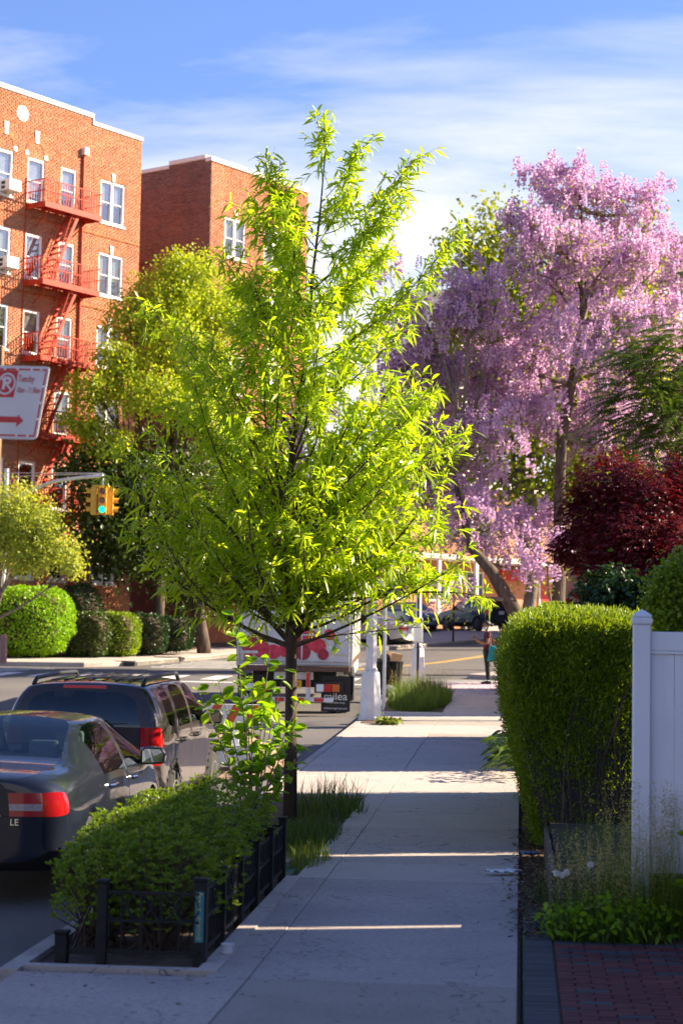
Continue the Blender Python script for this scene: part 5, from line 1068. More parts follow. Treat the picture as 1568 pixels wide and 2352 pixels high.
for (x, y_, rx, ry, h, n) in ((-2.42, 13.55, .45, .5, .86, 300), (-2.95, 13.7, .38, .5, .80, 260), (-2.45, 14.5, .5, .6, .92, 330), (-3.0, 14.7, .4, .6, .88, 260), (-2.5, 15.5, .5, .6, .95, 330), (-2.95, 15.9, .42, .6, .92, 260), (-2.5, 16.5, .48, .6, .98, 300)): rosette_shrub((x + (.08 if x < -2.8 else 0), y_), rx * (.85 if x < -2.8 else 1), ry, h, int(n * 3.0), gl[(x, y_)], 'rain garden shrubs')
# ---- sapling with broad leaves in the tree pit
sb = np.array([-2.46, 18.5, g(18.5)]); sap = empty('sapling', sb, 'slender sapling with broad round bright green leaves beside the street tree', 'tree'); DS = 18.45
ends = [(535, 1400, -.1), (560, 1490, .1), (452, 1580, -.2), (620, 1492, .2), (690, 1600, .3), (702, 1720, .1), (655, 1535, .0), (490, 1660, .1), (640, 1650, -.2), (560, 1600, .2), (680, 1660, -.1), (530, 1720, .0), (610, 1720, .3), (500, 1560, -.1), (660, 1760, .2), (580, 1540, -.2), (625, 1580, .1)]
mb = MB(); LP, LA, LN = [], [], []
for (px, py, dd) in ends:
    e = at(px, py, DS + dd); st = sb + np.array([rng.normal() * .03, rng.normal() * .03, 0]); mid = st + (e - st) * .4; mid[0] = sb[0] + (e[0] - sb[0]) * .22
    pts = np.array([st, mid, mid + (e - mid) * .55 + np.array([0, 0, .04]), e]); mb.tube([p - sb for p in pts], [.011, .008, .005, .002], 5, cap=False); L = np.linalg.norm(e - st); k = int(10 + L * 9); t = np.sort(rng.uniform(.42, 1.0, k))
    Q = np.stack([np.interp(t, [0, .4, .72, 1], pts[:, i]) for i in range(3)], 1); LP.append(Q); sgn = np.where(np.arange(k) % 2, 1, -1)[:, None]; dr = unit((e - mid)[None]); sd_ = unit(np.cross(dr, [0, -.6, 1.0])); LA.append(unit(dr * .5 + sd_ * sgn * .9 + rng.normal(size=(k, 3)) * .45 + np.array([0, 0, -.15]))); LN.append(unit(rng.normal(size=(k, 3)) * .5 + np.array([.1, -.5, .9])))
mb.build('stems', M['bark_grey'], sap, smooth=True); LP, LA, LN = np.vstack(LP), np.vstack(LA), np.vstack(LN)
def broad_leaf():
    o_ = [(0, 0), (.020, .018), (.036, .045), (.034, .07), (.018, .092), (0, .108)]; V = [(0, y_, -.012 * (y_ / .1) ** 2) for _, y_ in o_] + [(x, y_, .008 - .012 * (y_ / .1) ** 2) for x, y_ in o_[1:5]] + [(-x, y_, .008 - .012 * (y_ / .1) ** 2) for x, y_ in o_[1:5]]; F = []
    for s_ in (6, 10): F += [(0, 1, s_), (1, 2, s_), (2, s_ + 1, s_), (2, 3, s_ + 1), (3, s_ + 2, s_ + 1), (3, 4, s_ + 2), (4, s_ + 3, s_ + 2), (4, 5, s_ + 3)]
    return V, F
V, F = broad_leaf(); lm2 = npmesh('leaf', V, F, [.5] * len(F)); lm2.materials.append(G['sap']); o_ = rng.permutation(len(LP))[:300]
crn = MB().tube([(0, 0, 0), (0, 0, .5)], .012, 6).build('stem_base', M['bark_grey'], sap); leaf_objs(lm2, LP[o_], LA[o_], LN[o_], rng.uniform(.75, 1.4, len(o_)), sap, sb)
# ---- grass, weeds
def blades(P, L, lean, w, seg=3):
    n = len(P); an = rng.uniform(0, 2 * math.pi, n); d = np.stack([np.cos(an), np.sin(an), np.zeros(n)], 1); s_ = np.stack([-np.sin(an), np.cos(an), np.zeros(n)], 1); L = L[:, None]; V = []
    for k in range(seg + 1):
        t = k / seg; c = P + np.array([0, 0, 1.0]) * L * t * (1 - lean[:, None] * t * .45) + d * L * lean[:, None] * t * t; ww = w * (1 - t * .92) * .5; V += [c + s_ * ww, c - s_ * ww]
    V = np.stack(V, 1); f = []
    for k in range(seg): f += [(2 * k, 2 * k + 1, 2 * k + 3), (2 * k, 2 * k + 3, 2 * k + 2)]
    F = (np.arange(n)[:, None, None] * V.shape[1] + np.array(f)[None]).reshape(-1, 3); return V.reshape(-1, 3), F, np.repeat(rng.random(n), len(f))
def clump(name, label, c, rx, ry, n, L, mat, w=.008, lean=.5, cat='grass', seeds=0, extra=None, kind=None):
    base = np.array([c[0], c[1], g(c[1])]); root = empty(name, base, label, cat)
    a = rng.uniform(0, 2 * math.pi, n); r_ = np.sqrt(rng.random(n)); x, y_ = np.cos(a) * rx * r_, np.sin(a) * ry * r_; P = np.stack([x, y_, np.interp(base[1] + y_, _ty, _tz) - base[2] - .03], 1); ln = rng.uniform(.3, 1.15, n) * L * (1.1 - .4 * r_)
    foliage('blades', blades(P, ln, rng.uniform(.1, 1.0, n) * lean, w), mat, root, 'stuff')
    if seeds:
        q = P[rng.integers(0, n, seeds)]; hgt = rng.uniform(.85, 1.5, seeds) * L; lx = rng.normal(size=(seeds, 2)) * .07; tip = q + np.stack([lx[:, 0], lx[:, 1], hgt], 1); st, sv = blades(q, hgt, np.full(seeds, .12), .004), []
        foliage('stalks', st, G['grassl'], root, 'stuff'); k = 26; t = np.tile(np.linspace(-.26, .0, k), seeds); pp_ = np.repeat(q + np.array([0, 0, 1.0]) * hgt[:, None] * .95, k, 0); pp_[:, 2] += t; sp = (.004 + .045 * (-t / .26) * (1 + t / .30))[:, None]; pp_ += rng.normal(size=pp_.shape) * sp; foliage('seed_heads', leaves(pp_, rdir(len(pp_), .8), rdir(len(pp_)), .016, .008), G['seed'], root, 'stuff')
    return root
clump('grass_clump', 'dark strap leaved grass tuft at the foot of the street tree', (-2.2, 23.2), .45, 1.0, 420, .55, G['grass'], .014, .8)
clump('weed_patch', 'low weedy green patch spilling from the tree pit onto the pavement', (-2.25, 20.6), .42, 1.5, 1500, .24, G['grass'], .012, .7)
clump('weed_patch', 'small bright weed tuft at the pavement edge of the tree pit', (-1.95, 18.6), .22, .7, 420, .26, G['grassl'], .010, .7)
clump('grass_clump', 'tall wild grass bed around the litter bin by the white lamp post', (-2.3, 46.2), .72, 3.4, 4200, .62, G['grass'], .014, .35, seeds=90)
clump('wild_grass', 'tall wild grass with pale seed heads in front of the white fence', (.66, 14.6), .45, .45, 1500, .55, G['grass'], .009, 1.5, seeds=150)
clump('wild_grass', 'lit wispy grass growing along the foot of the white fence', (1.0, 14.7), .5, .22, 1300, .80, G['grassl'], .007, .8, seeds=170)
clump('wild_grass', 'thin grass tufts on the soil edge below the conifer hedge', (.35, 16.6), .25, .9, 320, .22, G['grass'], .008, .6, seeds=16)
for (x, y_, r_, lb) in ((-2.55, 38.7, .22, 'yellow green weed rosette right of the lamp post base'), (-3.05, 40.6, .16, 'yellow green weed rosette between the lamp base and the kerb')):
    n = 150; base = np.array([x, y_, g(y_)]); wr_ = empty('weed', base, lb, 'weed'); P = rng.normal(size=(n, 3)) * np.array([r_ * .5, r_ * .5, 0]) + np.array([0, 0, .05]); foliage('foliage', leaves(P, rdir(n, .5), rdir(n, 1.5), rng.uniform(.10, .18, n), rng.uniform(.05, .08, n), 'rhomb', .2), G['grassl'], wr_, 'stuff')
n = 420; base = np.array([-.12, 29.5, g(29.5)]); ho = empty('leafy_plant', base, 'low broad leaved plant leaning over the pavement beyond the conifer hedge', 'plant')
P = rng.uniform(-1, 1, (n, 3)) * np.array([.28, 2.2, 0]) + np.array([.05, 0, 0]); P[:, 2] = rng.uniform(.05, .55, n) * np.clip(1.15 - np.abs(P[:, 0]) * 1.2, .3, 1); foliage('foliage', leaves(P, unit(np.stack([-.5 + rng.normal(size=n) * .5, -.3 + rng.normal(size=n) * .4, np.full(n, .0)], 1)), rdir(n, 1.5), rng.uniform(.16, .26, n), rng.uniform(.06, .09, n), 'lance', .4), G['ail'], ho, 'stuff')
# fallen petals on the far pavement
n = 1600; x = rng.uniform(-2.6, -.05, n); y_ = 48 + 6.5 * rng.random(n) ** .6; P = np.stack([x, y_, np.interp(y_, _ty, _tz) + .012], 1); link('fallen_petals', npmesh('fallen_petals', *leaves(P, unit(rng.normal(size=(n, 3)) * np.array([1, 1, .05])), np.tile([0, 0, 1.0], (n, 1)), rng.uniform(.03, .07, n), .035)), G['flower'], label='lilac petals scattered over the pavement below the blossom tree', cat='petals', kind='stuff')

# clipped hedges added out of view to shade the pavement further up
def box_hedge(label, x0, x1, y0, y1, h, n):
    base = np.array([(x0 + x1) / 2, y0, g(y0)]); root = empty('shade_hedge', base, label, 'hedge'); P = np.stack([rng.uniform(x0, x1, n), rng.uniform(y0, y1, n), rng.uniform(0, h, n)], 1); N_ = np.zeros((n, 3)); f = rng.integers(0, 4, n)
    P[f == 0, 0] = x0; N_[f == 0, 0] = -1; P[f == 1, 2] = h; N_[f == 1, 2] = 1; P[f == 2, 1] = y0; N_[f == 2, 1] = -1; P[f == 3, 0] = x1; N_[f == 3, 0] = 1
    P += rng.normal(size=P.shape) * .03; P[:, 2] += np.interp(P[:, 1], _ty, _tz); foliage('foliage', leaves(P - base, unit(N_ + rng.normal(size=P.shape) * .7), unit(N_ + rng.normal(size=P.shape) * .4), rng.uniform(.05, .09, n), rng.uniform(.03, .05, n)), G['hedge'], root, 'stuff')
    k = 8; V = []; F = []
    for j in range(k + 1):
        y_ = y0 + .08 + (y1 - y0 - .16) * j / k; V += [(x0 + .07, y_, g(y_)), (x1 - .07, y_, g(y_)), (x1 - .07, y_, g(y_) + h - .07), (x0 + .07, y_, g(y_) + h - .07)]
        if j:
            b = 4 * (j - 1); F += [(b + i, b + (i + 1) % 4, b + 4 + (i + 1) % 4, b + 4 + i) for i in range(4)]
    F += [(0, 1, 2, 3), (4 * k, 4 * k + 1, 4 * k + 2, 4 * k + 3)]; link('inner_growth', npmesh('inner_growth', np.array(V) - base, F), M['soil'], root)
box_hedge('unseen clipped hedge added beyond the conifer hedge to shade the pavement', .35, 1.2, 29.4, 36.2, 2.3, 8000)
box_hedge('long unseen hedge added to shade the pavement up to the street corner', .55, 1.3, 42.2, 52.5, 2.2, 11000)



n = 520; base = np.array([.62, 14.42, g(14.42)]); wd = empty('weed_patch', base, 'leafy green weeds at the edge of the paver driveway', 'weed'); a = rng.uniform(0, 6.28, n); r_ = np.sqrt(rng.random(n)); P = np.stack([np.cos(a) * r_ * .48, np.sin(a) * r_ * .32, rng.uniform(.02, .34, n) * (1.1 - .5 * r_)], 1)
foliage('foliage', leaves(P, rdir(n, .4), rdir(n, 1.0), rng.uniform(.04, .11, n), rng.uniform(.02, .04, n), 'lance', .3), G['sap'], wd, 'stuff')
# ------------------------------------------------------------------ street furniture, fences, litter
M['paver_red'] = rndmat('paver_red', [(.08, .022, .026), (.13, .034, .034), (.10, .032, .036), (.16, .045, .04)], .75, .3, 40)
M['paver_grey'] = rndmat('paver_grey', [(.035, .04, .05), (.05, .055, .066), (.065, .068, .08), (.042, .047, .058)], .75, .3, 40)
# driveway of pavers at the right: every paver a part
drv = poly_slab('driveway', [(.03, -6), (9, -6), (9, 15.3), (.03, 15.3)], -.012, .12, M['soil'], kind='structure')
pv = {}
def paver(x0, x1, y0, y1, mat):
    key = (round(x1 - x0, 3), round(y1 - y0, 3), mat.name)
    if key not in pv:
        w, d, j, b = key[0], key[1], .004, .006; q = []
        for z, e in ((-.05, 0), (-b, 0), (0, b)):
            q += [(j + e, j + e, z), (w - j - e, j + e, z), (w - j - e, d - j - e, z), (j + e, d - j - e, z)]
        fs = [(8, 9, 10, 11)]
        for a in (0, 4):
            for k in range(4): fs.append((a + k, a + (k + 1) % 4, a + 4 + (k + 1) % 4, a + 4 + k))
        m_ = MB().add(q, fs).mesh('paver'); m_.materials.append(mat); pv[key] = m_
    o = bpy.data.objects.new('paver', pv[key]); COL.objects.link(o); o.parent = drv; o.location = (x0, y0, g((y0 + y1) / 2) + .004 + random.uniform(-.002, .002)); o.rotation_euler = (slope((y0 + y1) / 2), 0, 0)
for i in range(64):
    y0 = 8.6 + i * .104
    if y0 < 15.2: paver(.035, .243, y0, y0 + .104, M['paver_grey'])
row = 0; y0 = 13.98
while y0 > 8.6 and row < 60:
    off = (.104 if row % 2 else 0)
    for k in range(10 if y0 > 11.5 else 5):
        x0 = .248 + k * .208 - (off if k else 0); x1 = .248 + (k + 1) * .208 - off
        if x1 - x0 > .05: paver(x0, x1, y0, y0 + .104, M['paver_grey'] if row == 2 or random.random() < .08 else M['paver_red'])
    y0 -= .104; row += 1
for k in range(11): paver(.248 + k * .208, .248 + (k + 1) * .208, 14.084, 14.188, M['paver_grey'])
# ---- rain garden fence
BS = M['black_steel']; fz = lambda y: g(y)
RF = empty('rain_garden_fence', (-2.03, 12.85, g(12.85)), 'low black metal fence with ring ornaments around the rain garden', 'fence')
FB = Vector((-2.03, 12.85, g(12.85)))
def fpost(x, y, h=.50, w=.032):
    p = Vector((x, y, g(y))) - FB; o = MB().box(p.x - w, p.x + w, p.y - w, p.y + w, p.z - .1, p.z + h).build('post', BS, RF, bevel=.004)
    MB().box(p.x - w - .008, p.x + w + .008, p.y - w - .008, p.y + w + .008, p.z + h, p.z + h + .025).build('post_cap', BS, o, bevel=.008); return o
ringm = None
def fpanel(a, b, n, rings):
    a, b = Vector(a), Vector(b); A_ = Vector((a.x, a.y, g(a.y))) - FB; B_ = Vector((b.x, b.y, g(b.y))) - FB; d = (B_ - A_); L = d.length; d2 = Vector((d.x, d.y, 0)).normalized(); nn = Vector((-d2.y, d2.x, 0))
    for h, r_ in ((.07, .017), (.265, .011), (.445, .011)):
        MB().tube([A_ + Vector((0, 0, h)), B_ + Vector((0, 0, h))], r_, 4).build('rail', BS, RF)
    for k in range(1, n):
        p = A_ + d * (k / n); MB().tube([p + Vector((0, 0, .07)), p + Vector((0, 0, .445))], .0075, 5).build('picket', BS, RF)
    for k in range(rings):
        c = A_ + d * ((k + .5) / rings) + Vector((0, 0, .355)); mb = MB(); pts = []
        for q in range(21): an = 2 * math.pi * q / 20; pts.append(c + d2 * math.cos(an) * .072 + Vector((0, 0, math.sin(an) * .082)))
        mb.tube(pts, .007, 5, cap=False); mb.build('ring', BS, RF)
fpost(-2.03, 12.85, .52, .042)
for i in range(5): fpost(-2.03, 12.85 + (i + 1) * .88)
for i in range(5): fpanel((-2.03, 12.85 + i * .88), (-2.03, 12.85 + (i + 1) * .88), 9, 5)
fpost(-2.66, 12.80); fpanel((-2.66, 12.80), (-2.03, 12.80), 5, 4); fpost(-2.92, 12.80, .17, .04); MB().tube([Vector((-2.92, 12.8, g(12.8) + .06)) - FB, Vector((-2.66, 12.8, g(12.8) + .06)) - FB], .02, 4).build('rail', BS, RF)
fpanel((-2.68, 12.84), (-2.80, 14.2), 8, 4); fpost(-2.80, 14.2); fpanel((-2.03, 17.25), (-2.95, 17.25), 6, 4); fpost(-2.95, 17.25); MB().tube([Vector((-2.74, 12.8, g(12.8) + .35)) - FB, Vector((-2.86, 12.85, g(12.8) + .05)) - FB], .009, 5).build('brace', BS, RF)
tl = pm('teal_sign', (.01, .13, .15), (.015, .16, .18), 8, .5); sg = MB().box(-2.058, -2.002, 12.796, 12.803, g(12.85) + .14, g(12.85) + .46).build('sign', tl, label='teal rain garden sign strip on the corner post of the black fence', cat='sign')
ty = pm('sign_letter', (.55, .45, .12), (.6, .5, .15), 5, .6)
for i, ch in enumerate('RAIN GARDEN'):
    if ch != ' ': text('lettering', ch, .030, ty, sg, TM(-2.03, 12.794, g(12.85) + .425 - i * .0262), .0008)
MB().prism([(-2.05, g(12.85) + .442), (-2.01, g(12.85) + .442), (-2.03, g(12.85) + .456)], 12.7935, 12.7955).build('emblem', ty, sg)
# concrete border beside the fence
poly_slab('garden_border', [(-2.0, 12.62), (-1.87, 12.62), (-1.87, 17.35), (-2.0, 17.35)], .012, .15, M['concrete_b'], kind='structure')
poly_slab('garden_border_front', [(-3.1, 12.52), (-1.87, 12.52), (-1.87, 12.615), (-3.1, 12.615)], .012, .15, M['concrete_b'], kind='structure')
# things lying in the tree pit
gmat = pm('green_matting', (.01, .09, .055), (.02, .14, .08), 25, .9, .5, c3=(.16, .12, .07), s3=6, f3=.8)
poly_slab('ground_mat', [(-2.9, 17.5), (-2.0, 17.5), (-1.95, 19.3), (-2.9, 19.5)], -.015, .02, gmat, label='faded green matting on the soil at the end of the rain garden', cat='mat')
poly_slab('flagstone', [(-2.62, 18.0), (-2.12, 17.9), (-2.05, 18.5), (-2.5, 18.6)], .03, .05, M['concrete_tan'], label='flat pale stone lying on the green matting', cat='stone')
# plastic cup, litter
cp = pm('cup_plastic', (.62, .64, .68), (.7, .72, .75), 5, .3); c0 = hit(523, 2195)
mb = MB().lathe([(.030, 0), (.034, .004), (.042, .058), (.046, .060), (.046, .064), (.041, .062), (.033, .006)], 20); mb.build('plastic_cup', cp, None, (c0[0], c0[1], g(c0[1]) + .012), smooth=False, label='small white plastic cup on the garden border by the black fence', cat='cup')
def paper(loc, s_, mat, label):
    n = 6; V = [((i / n - .5) * s_, (j / n - .5) * s_ * .45, .012 + .03 * abs(math.sin(i * 1.7 + j)) + .02 * random.random()) for j in range(n + 1) for i in range(n + 1)]
    F = [(j * (n + 1) + i, j * (n + 1) + i + 1, (j + 1) * (n + 1) + i + 1, (j + 1) * (n + 1) + i) for j in range(n) for i in range(n)]; o = link('paper_scrap', npmesh('paper_scrap', V, F), mat, None, loc, label=label, cat='litter'); o.rotation_euler = (0, 0, .4); sm_ = o.modifiers.new('solid', 'SOLIDIFY'); sm_.thickness = .002; return o
p = hit(1155, 2010); paper((p[0], p[1], g(p[1])), .30, M['white_paint'], 'crumpled white paper scrap at the soil edge of the pavement')
p = hit(1215, 1968); paper((p[0], p[1], g(p[1])), .18, pm('blue_paper', (.08, .16, .28), (.1, .2, .33), 9, .6), 'blue wrapper scrap on the dark soil below the hedge')
for i, (px, py) in enumerate(((340, 2262), (190, 2270), (560, 2290), (420, 2310), (80, 2265), (470, 2262))):
    p = hit(px, py); mb = MB(); mb.add([(0, 0, .004), (.03, .012, .012), (.05, 0, .006), (.03, -.012, .012)], [(0, 1, 2), (0, 2, 3)]); o = mb.build('fallen_leaf', M['mulch'], None, (p[0], p[1], g(p[1]) + .003), label='small brown fallen leaf on the concrete before the rain garden', cat='leaf', group='fallen leaves on the concrete'); o.rotation_euler = (0, 0, i * 1.1)
# scattered grit and leaf litter on the soil at the right of the pavement
n = 1100; x = .02 + np.abs(rng.normal(size=n)) * .16; y_ = rng.uniform(14.3, 22, n); x -= (rng.random(n) < .25) * rng.random(n) * .16; P = np.stack([x, y_, np.interp(y_, _ty, _tz) + .012], 1); link('leaf_litter', npmesh('leaf_litter', *leaves(P, rdir(n) * np.array([1, 1, .2]), np.tile([0, 0, 1.0], (n, 1)), rng.uniform(.03, .07, n), .028)), leafmat('litter_leaf', (.07, .035, .015), (.20, .10, .035), .1), label='brown leaf litter along the soil edge of the pavement', cat='leaves', kind='stuff')
n = 260; x = rng.uniform(-3.0, -.1, n); y_ = rng.uniform(10.5, 12.5, n); P = np.stack([x, y_, np.interp(y_, _ty, _tz) + .006], 1); link('grit', npmesh('grit', *leaves(P, rdir(n) * np.array([1, 1, .1]), np.tile([0, 0, 1.0], (n, 1)), rng.uniform(.006, .018, n), .008)), M['black'], label='dark specks of grit on the concrete slabs', cat='grit', kind='stuff')
# mulch round the lamp
poly_slab('lamp_pit', [(-3.1, 38.92), (-2.52, 38.92), (-2.52, 40.55), (-3.1, 40.55)], .01, .1, M['mulch'], kind='structure')
# ---- white vinyl fence on a raised bed
VF = M['vinyl']; fy = 14.86; zb = .56
poly_slab('raised_bed', [(.30, 14.95), (6, 14.95), (6, 19.6), (.30, 19.6)], .30, .5, M['dark_soil'], kind='structure')
M['old_wood'] = pm('old_wood', (.05, .042, .036), (.09, .075, .062), 6, .9, .5, stretch=(1, 1, .2), obj=False)
bd = empty('bed_edging', (.26, 14.92, g(14.92)), 'weathered grey timber edging of the raised bed under the fence', 'edging')
for k in range(2): MB().box(.0 + .022, 5.7, -.02, .02, .0 + k * .2, .19 + k * .2).build('plank', M['old_wood'], bd, bevel=.006); MB().box(-.02, .02, .021, 4.6, .0 + k * .2, .19 + k * .2).build('plank', M['old_wood'], bd, bevel=.006)
wf = empty('vinyl_fence', (.885, fy, zb), 'white vinyl privacy fence with a capped post beside the conifer hedge', 'fence')
MB().box(-.063, .063, -.063, .063, -.25, 1.83).build('post', VF, wf, bevel=.006)
cp_ = MB(); cp_.lathe([(.098, 1.83), (.105, 1.845), (.105, 1.875), (.085, 1.885)], 4, (0, 0, 0), 'z', math.pi / 4).lathe([(.098, 1.886), (.098, 1.90), (.006, 1.945)], 4, (0, 0, 0), 'z', math.pi / 4); cp_.build('post_cap', VF, wf, bevel=.003)
MB().box(.064, 2.4, -.022, .022, 1.64, 1.78).build('top_rail', VF, wf, bevel=.006); MB().box(.064, 2.4, -.026, .026, 1.615, 1.638).build('rail_moulding', VF, wf, bevel=.004)
MB().box(.064, 2.4, -.022, .022, .02, .14).build('bottom_rail', VF, wf, bevel=.006); MB().box(.064, 2.4, -.026, .026, .142, .162).build('rail_moulding', VF, wf, bevel=.004)
for k in range(13): MB().box(.066 + k * .176, .240 + k * .176, -.010, .010, .163, 1.614).build('board', VF, wf, bevel=.004)
MB().box(2.4, 2.53, -.063, .063, -.25, 1.83).build('post', VF, wf, bevel=.006)
# big leaf weed before the fence
vl = empty('vine', (1.18, 14.5, g(14.5)), 'broad leaved green vine shoot in front of the white fence', 'plant'); MB().tube([(0, 0, 0), (.05, 0, .4), (.1, -.02, .72)], [.006, .005, .003], 5).build('stem', G['grassl'], vl)
leaf_objs(lm2, [(1.27, 14.48, .86), (1.25, 14.5, .70), (1.31, 14.5, .62), (1.2, 14.5, .55)], [(-.8, -.2, .3), (.9, -.3, -.1), (.8, -.2, .2), (-.7, -.5, 0)], [(.2, -.6, .8)] * 4, [1.5, 1.3, 1.2, 1.2], vl, (1.18, 14.5, g(14.5)))
# dandelion clocks
for (px, py) in ((1277, 2005), (1300, 2003), (1291, 2009), (1355, 1985)):
    c = at(px, py, 14.15); dn = empty('dandelion', (c[0], c[1], g(c[1])), 'round white dandelion seed head among the wild grass', 'flower', group='dandelion seed heads'); hgt = c[2] - g(c[1]); MB().tube([(0, 0, 0), (0, 0, hgt)], .003, 4).build('stem', G['grassl'], dn)
    n = 160; d = unit(rng.normal(size=(n, 3))); foliage('seed_head', leaves(d * .003 + np.array([0, 0, hgt]), d, rdir(n), .024, .006), M['white_paint'], dn, 'stuff')
# ---- lamp post
def lamp_post(loc, label, h=9.0, arm=True, k=1.0):
    o = empty('lamp_post', loc, label, 'lamp post'); r8 = math.pi / 8; WM = M['white_metal']
    MB().lathe([(.255 * k, 0), (.255 * k, .06), (.235 * k, .10), (.185 * k, .92), (.17 * k, .97)], 8, (0, 0, 0), 'z', r8).build('base', WM, o, bevel=.01)
    for q in range(4): an = q * math.pi / 2 + math.pi / 4; MB().lathe([(.035, .96), (.035, 1.02), (.02, 1.05)], 8, (math.cos(an) * .13 * k, math.sin(an) * .13 * k, 0)).build('bolt_cap', WM, o)
    MB().lathe([(.115 * k, .97), (.075 * k, h)], 8, (0, 0, 0), 'z', r8).build('pole', WM, o)
    if arm:
        MB().tube([(0, 0, h - .6), (-.5, .1, h + .3), (-1.6, .25, h + .6), (-2.6, .4, h + .62)], [.05, .045, .04, .035], 8).build('arm', WM, o, smooth=True); MB().box(-3.2, -2.5, .25, .55, h + .52, h + .68).build('lamp_head', M['galv'], o, bevel=.05)
    return o
lp = hit(850, 1655); lamp_post((lp[0], lp[1], g(lp[1])), 'pale octagonal lamp post on a tapered base beside the kerb', 6.9, False)
l2 = hit(957, 1572); lamp_post((l2[0], l2[1] + .3, g(l2[1])), 'pale octagonal pole behind the bus stop post at the corner', 2.9, False, .9)
# bus stop post with timetable box
b0 = hit(958, 1580); bsx = empty('bus_stop_post', (b0[0] + .02, b0[1] - .4, g(b0[1])), 'dark square bus stop post carrying a grey timetable box', 'bus stop')
MB().box(-.028, .028, -.028, .028, -.05, 2.9).build('post', M['black_steel'], bsx); MB().box(-.12, .12, -.075, -.03, 1.15, 1.80).build('timetable_box', M['galv'], bsx, bevel=.02); MB().box(-.10, .10, -.082, -.077, 1.2, 1.66).build('timetable', M['plate_w'], bsx)
MB().box(-.10, .10, -.0825, -.0775, 1.66, 1.77).build('heading', pm('heading_green', (.02, .2, .16), (.03, .24, .2), 5, .5), bsx)
for k in range(9): MB().box(-.08, .08 - .03 * (k % 3), -.0835, -.0825, 1.24 + k * .045, 1.25 + k * .045).build('text_line', M['galv'], bsx)
# litter bin with bags
t0 = hit(893, 1600); bn = empty('litter_bin', (t0[0], t0[1], g(t0[1])), 'black slatted litter bin overfull with bags and a carton', 'bin')
for k in range(18):
    an = k * 2 * math.pi / 18; MB().box(-.035, .035, -.012, .012, .05, .85, Matrix.Rotation(an, 4, 'Z') @ Matrix.Translation((0, -.24, 0)) @ Matrix.Rotation(R(5), 4, 'X')).build('slat', M['black_steel'], bn)
for z, r_ in ((.08, .25), (.45, .28), (.83, .325)): MB().tube([(math.cos(a * math.pi / 12) * r_, math.sin(a * math.pi / 12) * r_, z) for a in range(25)], .018, 6, cap=False).build('hoop', M['black_steel'], bn)
def bag(loc, r_, mat, label, nm='rubbish_bag'):
    bm = bmesh.new(); bmesh.ops.create_icosphere(bm, subdivisions=3, radius=1)
    for v in bm.verts:
        k = 1 + .10 * math.sin(v.co.x * 6 + v.co.z * 4) * math.cos(v.co.y * 5) + .05 * math.sin(v.co.z * 13 + v.co.x * 9); v.co = Vector((v.co.x * r_ * k, v.co.y * r_ * k, v.co.z * r_ * .75 * k + r_ * .7))
        if v.co.z > r_ * 1.3: v.co.x *= .6; v.co.y *= .6; v.co.z += r_ * .12
    me = bpy.data.meshes.new(nm); bm.to_mesh(me); bm.free(); me.polygons.foreach_set('use_smooth', [True] * len(me.polygons)); return link(nm, me, mat, None, loc, label=label, cat='bag')
bagm = pm('bin_liner', (.010, .010, .014), (.02, .02, .026), 8, .25)
bag((t0[0] - .1, t0[1] - .05, g(t0[1]) + .72), .20, bagm, 'shiny black rubbish bag bulging from the litter bin'); bag((t0[0] + .02, t0[1] - .30, g(t0[1])), .18, pm('bag_grey', (.1, .11, .13), (.2, .22, .26), 14, .4), 'grey patterned bag leaning against the litter bin')
cx_ = MB().box(-.14, .14, -.1, .1, 0, .2).build('carton', pm('cardboard', (.36, .22, .12), (.42, .27, .15), 6, .85), None, (t0[0] + .12, t0[1] - .08, g(t0[1]) + .84), label='brown cardboard carton on top of the litter bin', cat='carton'); cx_.rotation_euler = (.1, .15, .4)
# ---- parking sign at the top left, edge on a post just out of frame
SR = pm('sign_red', (.50, .012, .014), (.55, .018, .018), 5, .5); SW = pm('sign_white', (.60, .56, .55), (.68, .64, .63), 4, .45)
sp = at(-8, 923, 12.2); sgn = empty('parking_sign', (sp[0], sp[1], g(sp[1])), 'white street cleaning sign with red lettering and arrow on a steel post', 'sign', R(-4)); zc = sp[2] - g(sp[1])
W2 = .30; H2 = .225
MB().box(-.025, .025, .006, .05, -.3, zc + .35).build('post', pm('rust_post', (.16, .09, .045), (.26, .16, .08), 12, .7, .3), sgn)
def rr(w, h, r_, n=5): return [(sx * (w - r_) + r_ * math.cos(a), sy * (h - r_) + r_ * math.sin(a)) for (sx, sy, a0) in ((1, 1, 0), (-1, 1, 90), (-1, -1, 180), (1, -1, 270)) for a in [R(a0 + 90 * q / n) for q in range(n + 1)]]
TS = Matrix.Translation((0, 0, zc)) @ Matrix(((1, 0, .16, 0), (0, 1, 0, 0), (-.03, 0, 1, 0), (0, 0, 0, 1)))
MB().prism(rr(W2, H2, .025), -.002, .004, 'y', TS).build('panel', SW, sgn)
def plate(name, x0, x1, z0, z1, mat, y=-.004): return MB().prism([(x0, z0), (x1, z0), (x1, z1), (x0, z1)], y, -.0015, 'y', TS).build(name, mat, sgn)
for (a, b, c, d) in ((-.285, .285, .198, .208), (-.285, .285, -.208, -.198), (.277, .286, -.197, .197), (-.286, -.277, -.197, .197)): plate('border', a, b, c, d, SR)
plate('red_panel', -.03, .105, .030, .196, SR); cxx, czz = .045, .112
mb = MB(); n = 28; o_ = [(cxx + math.cos(2 * math.pi * k / n) * .058, czz + math.sin(2 * math.pi * k / n) * .068) for k in range(n)]; i_ = [(cxx + math.cos(2 * math.pi * k / n) * .047, czz + math.sin(2 * math.pi * k / n) * .056) for k in range(n)]
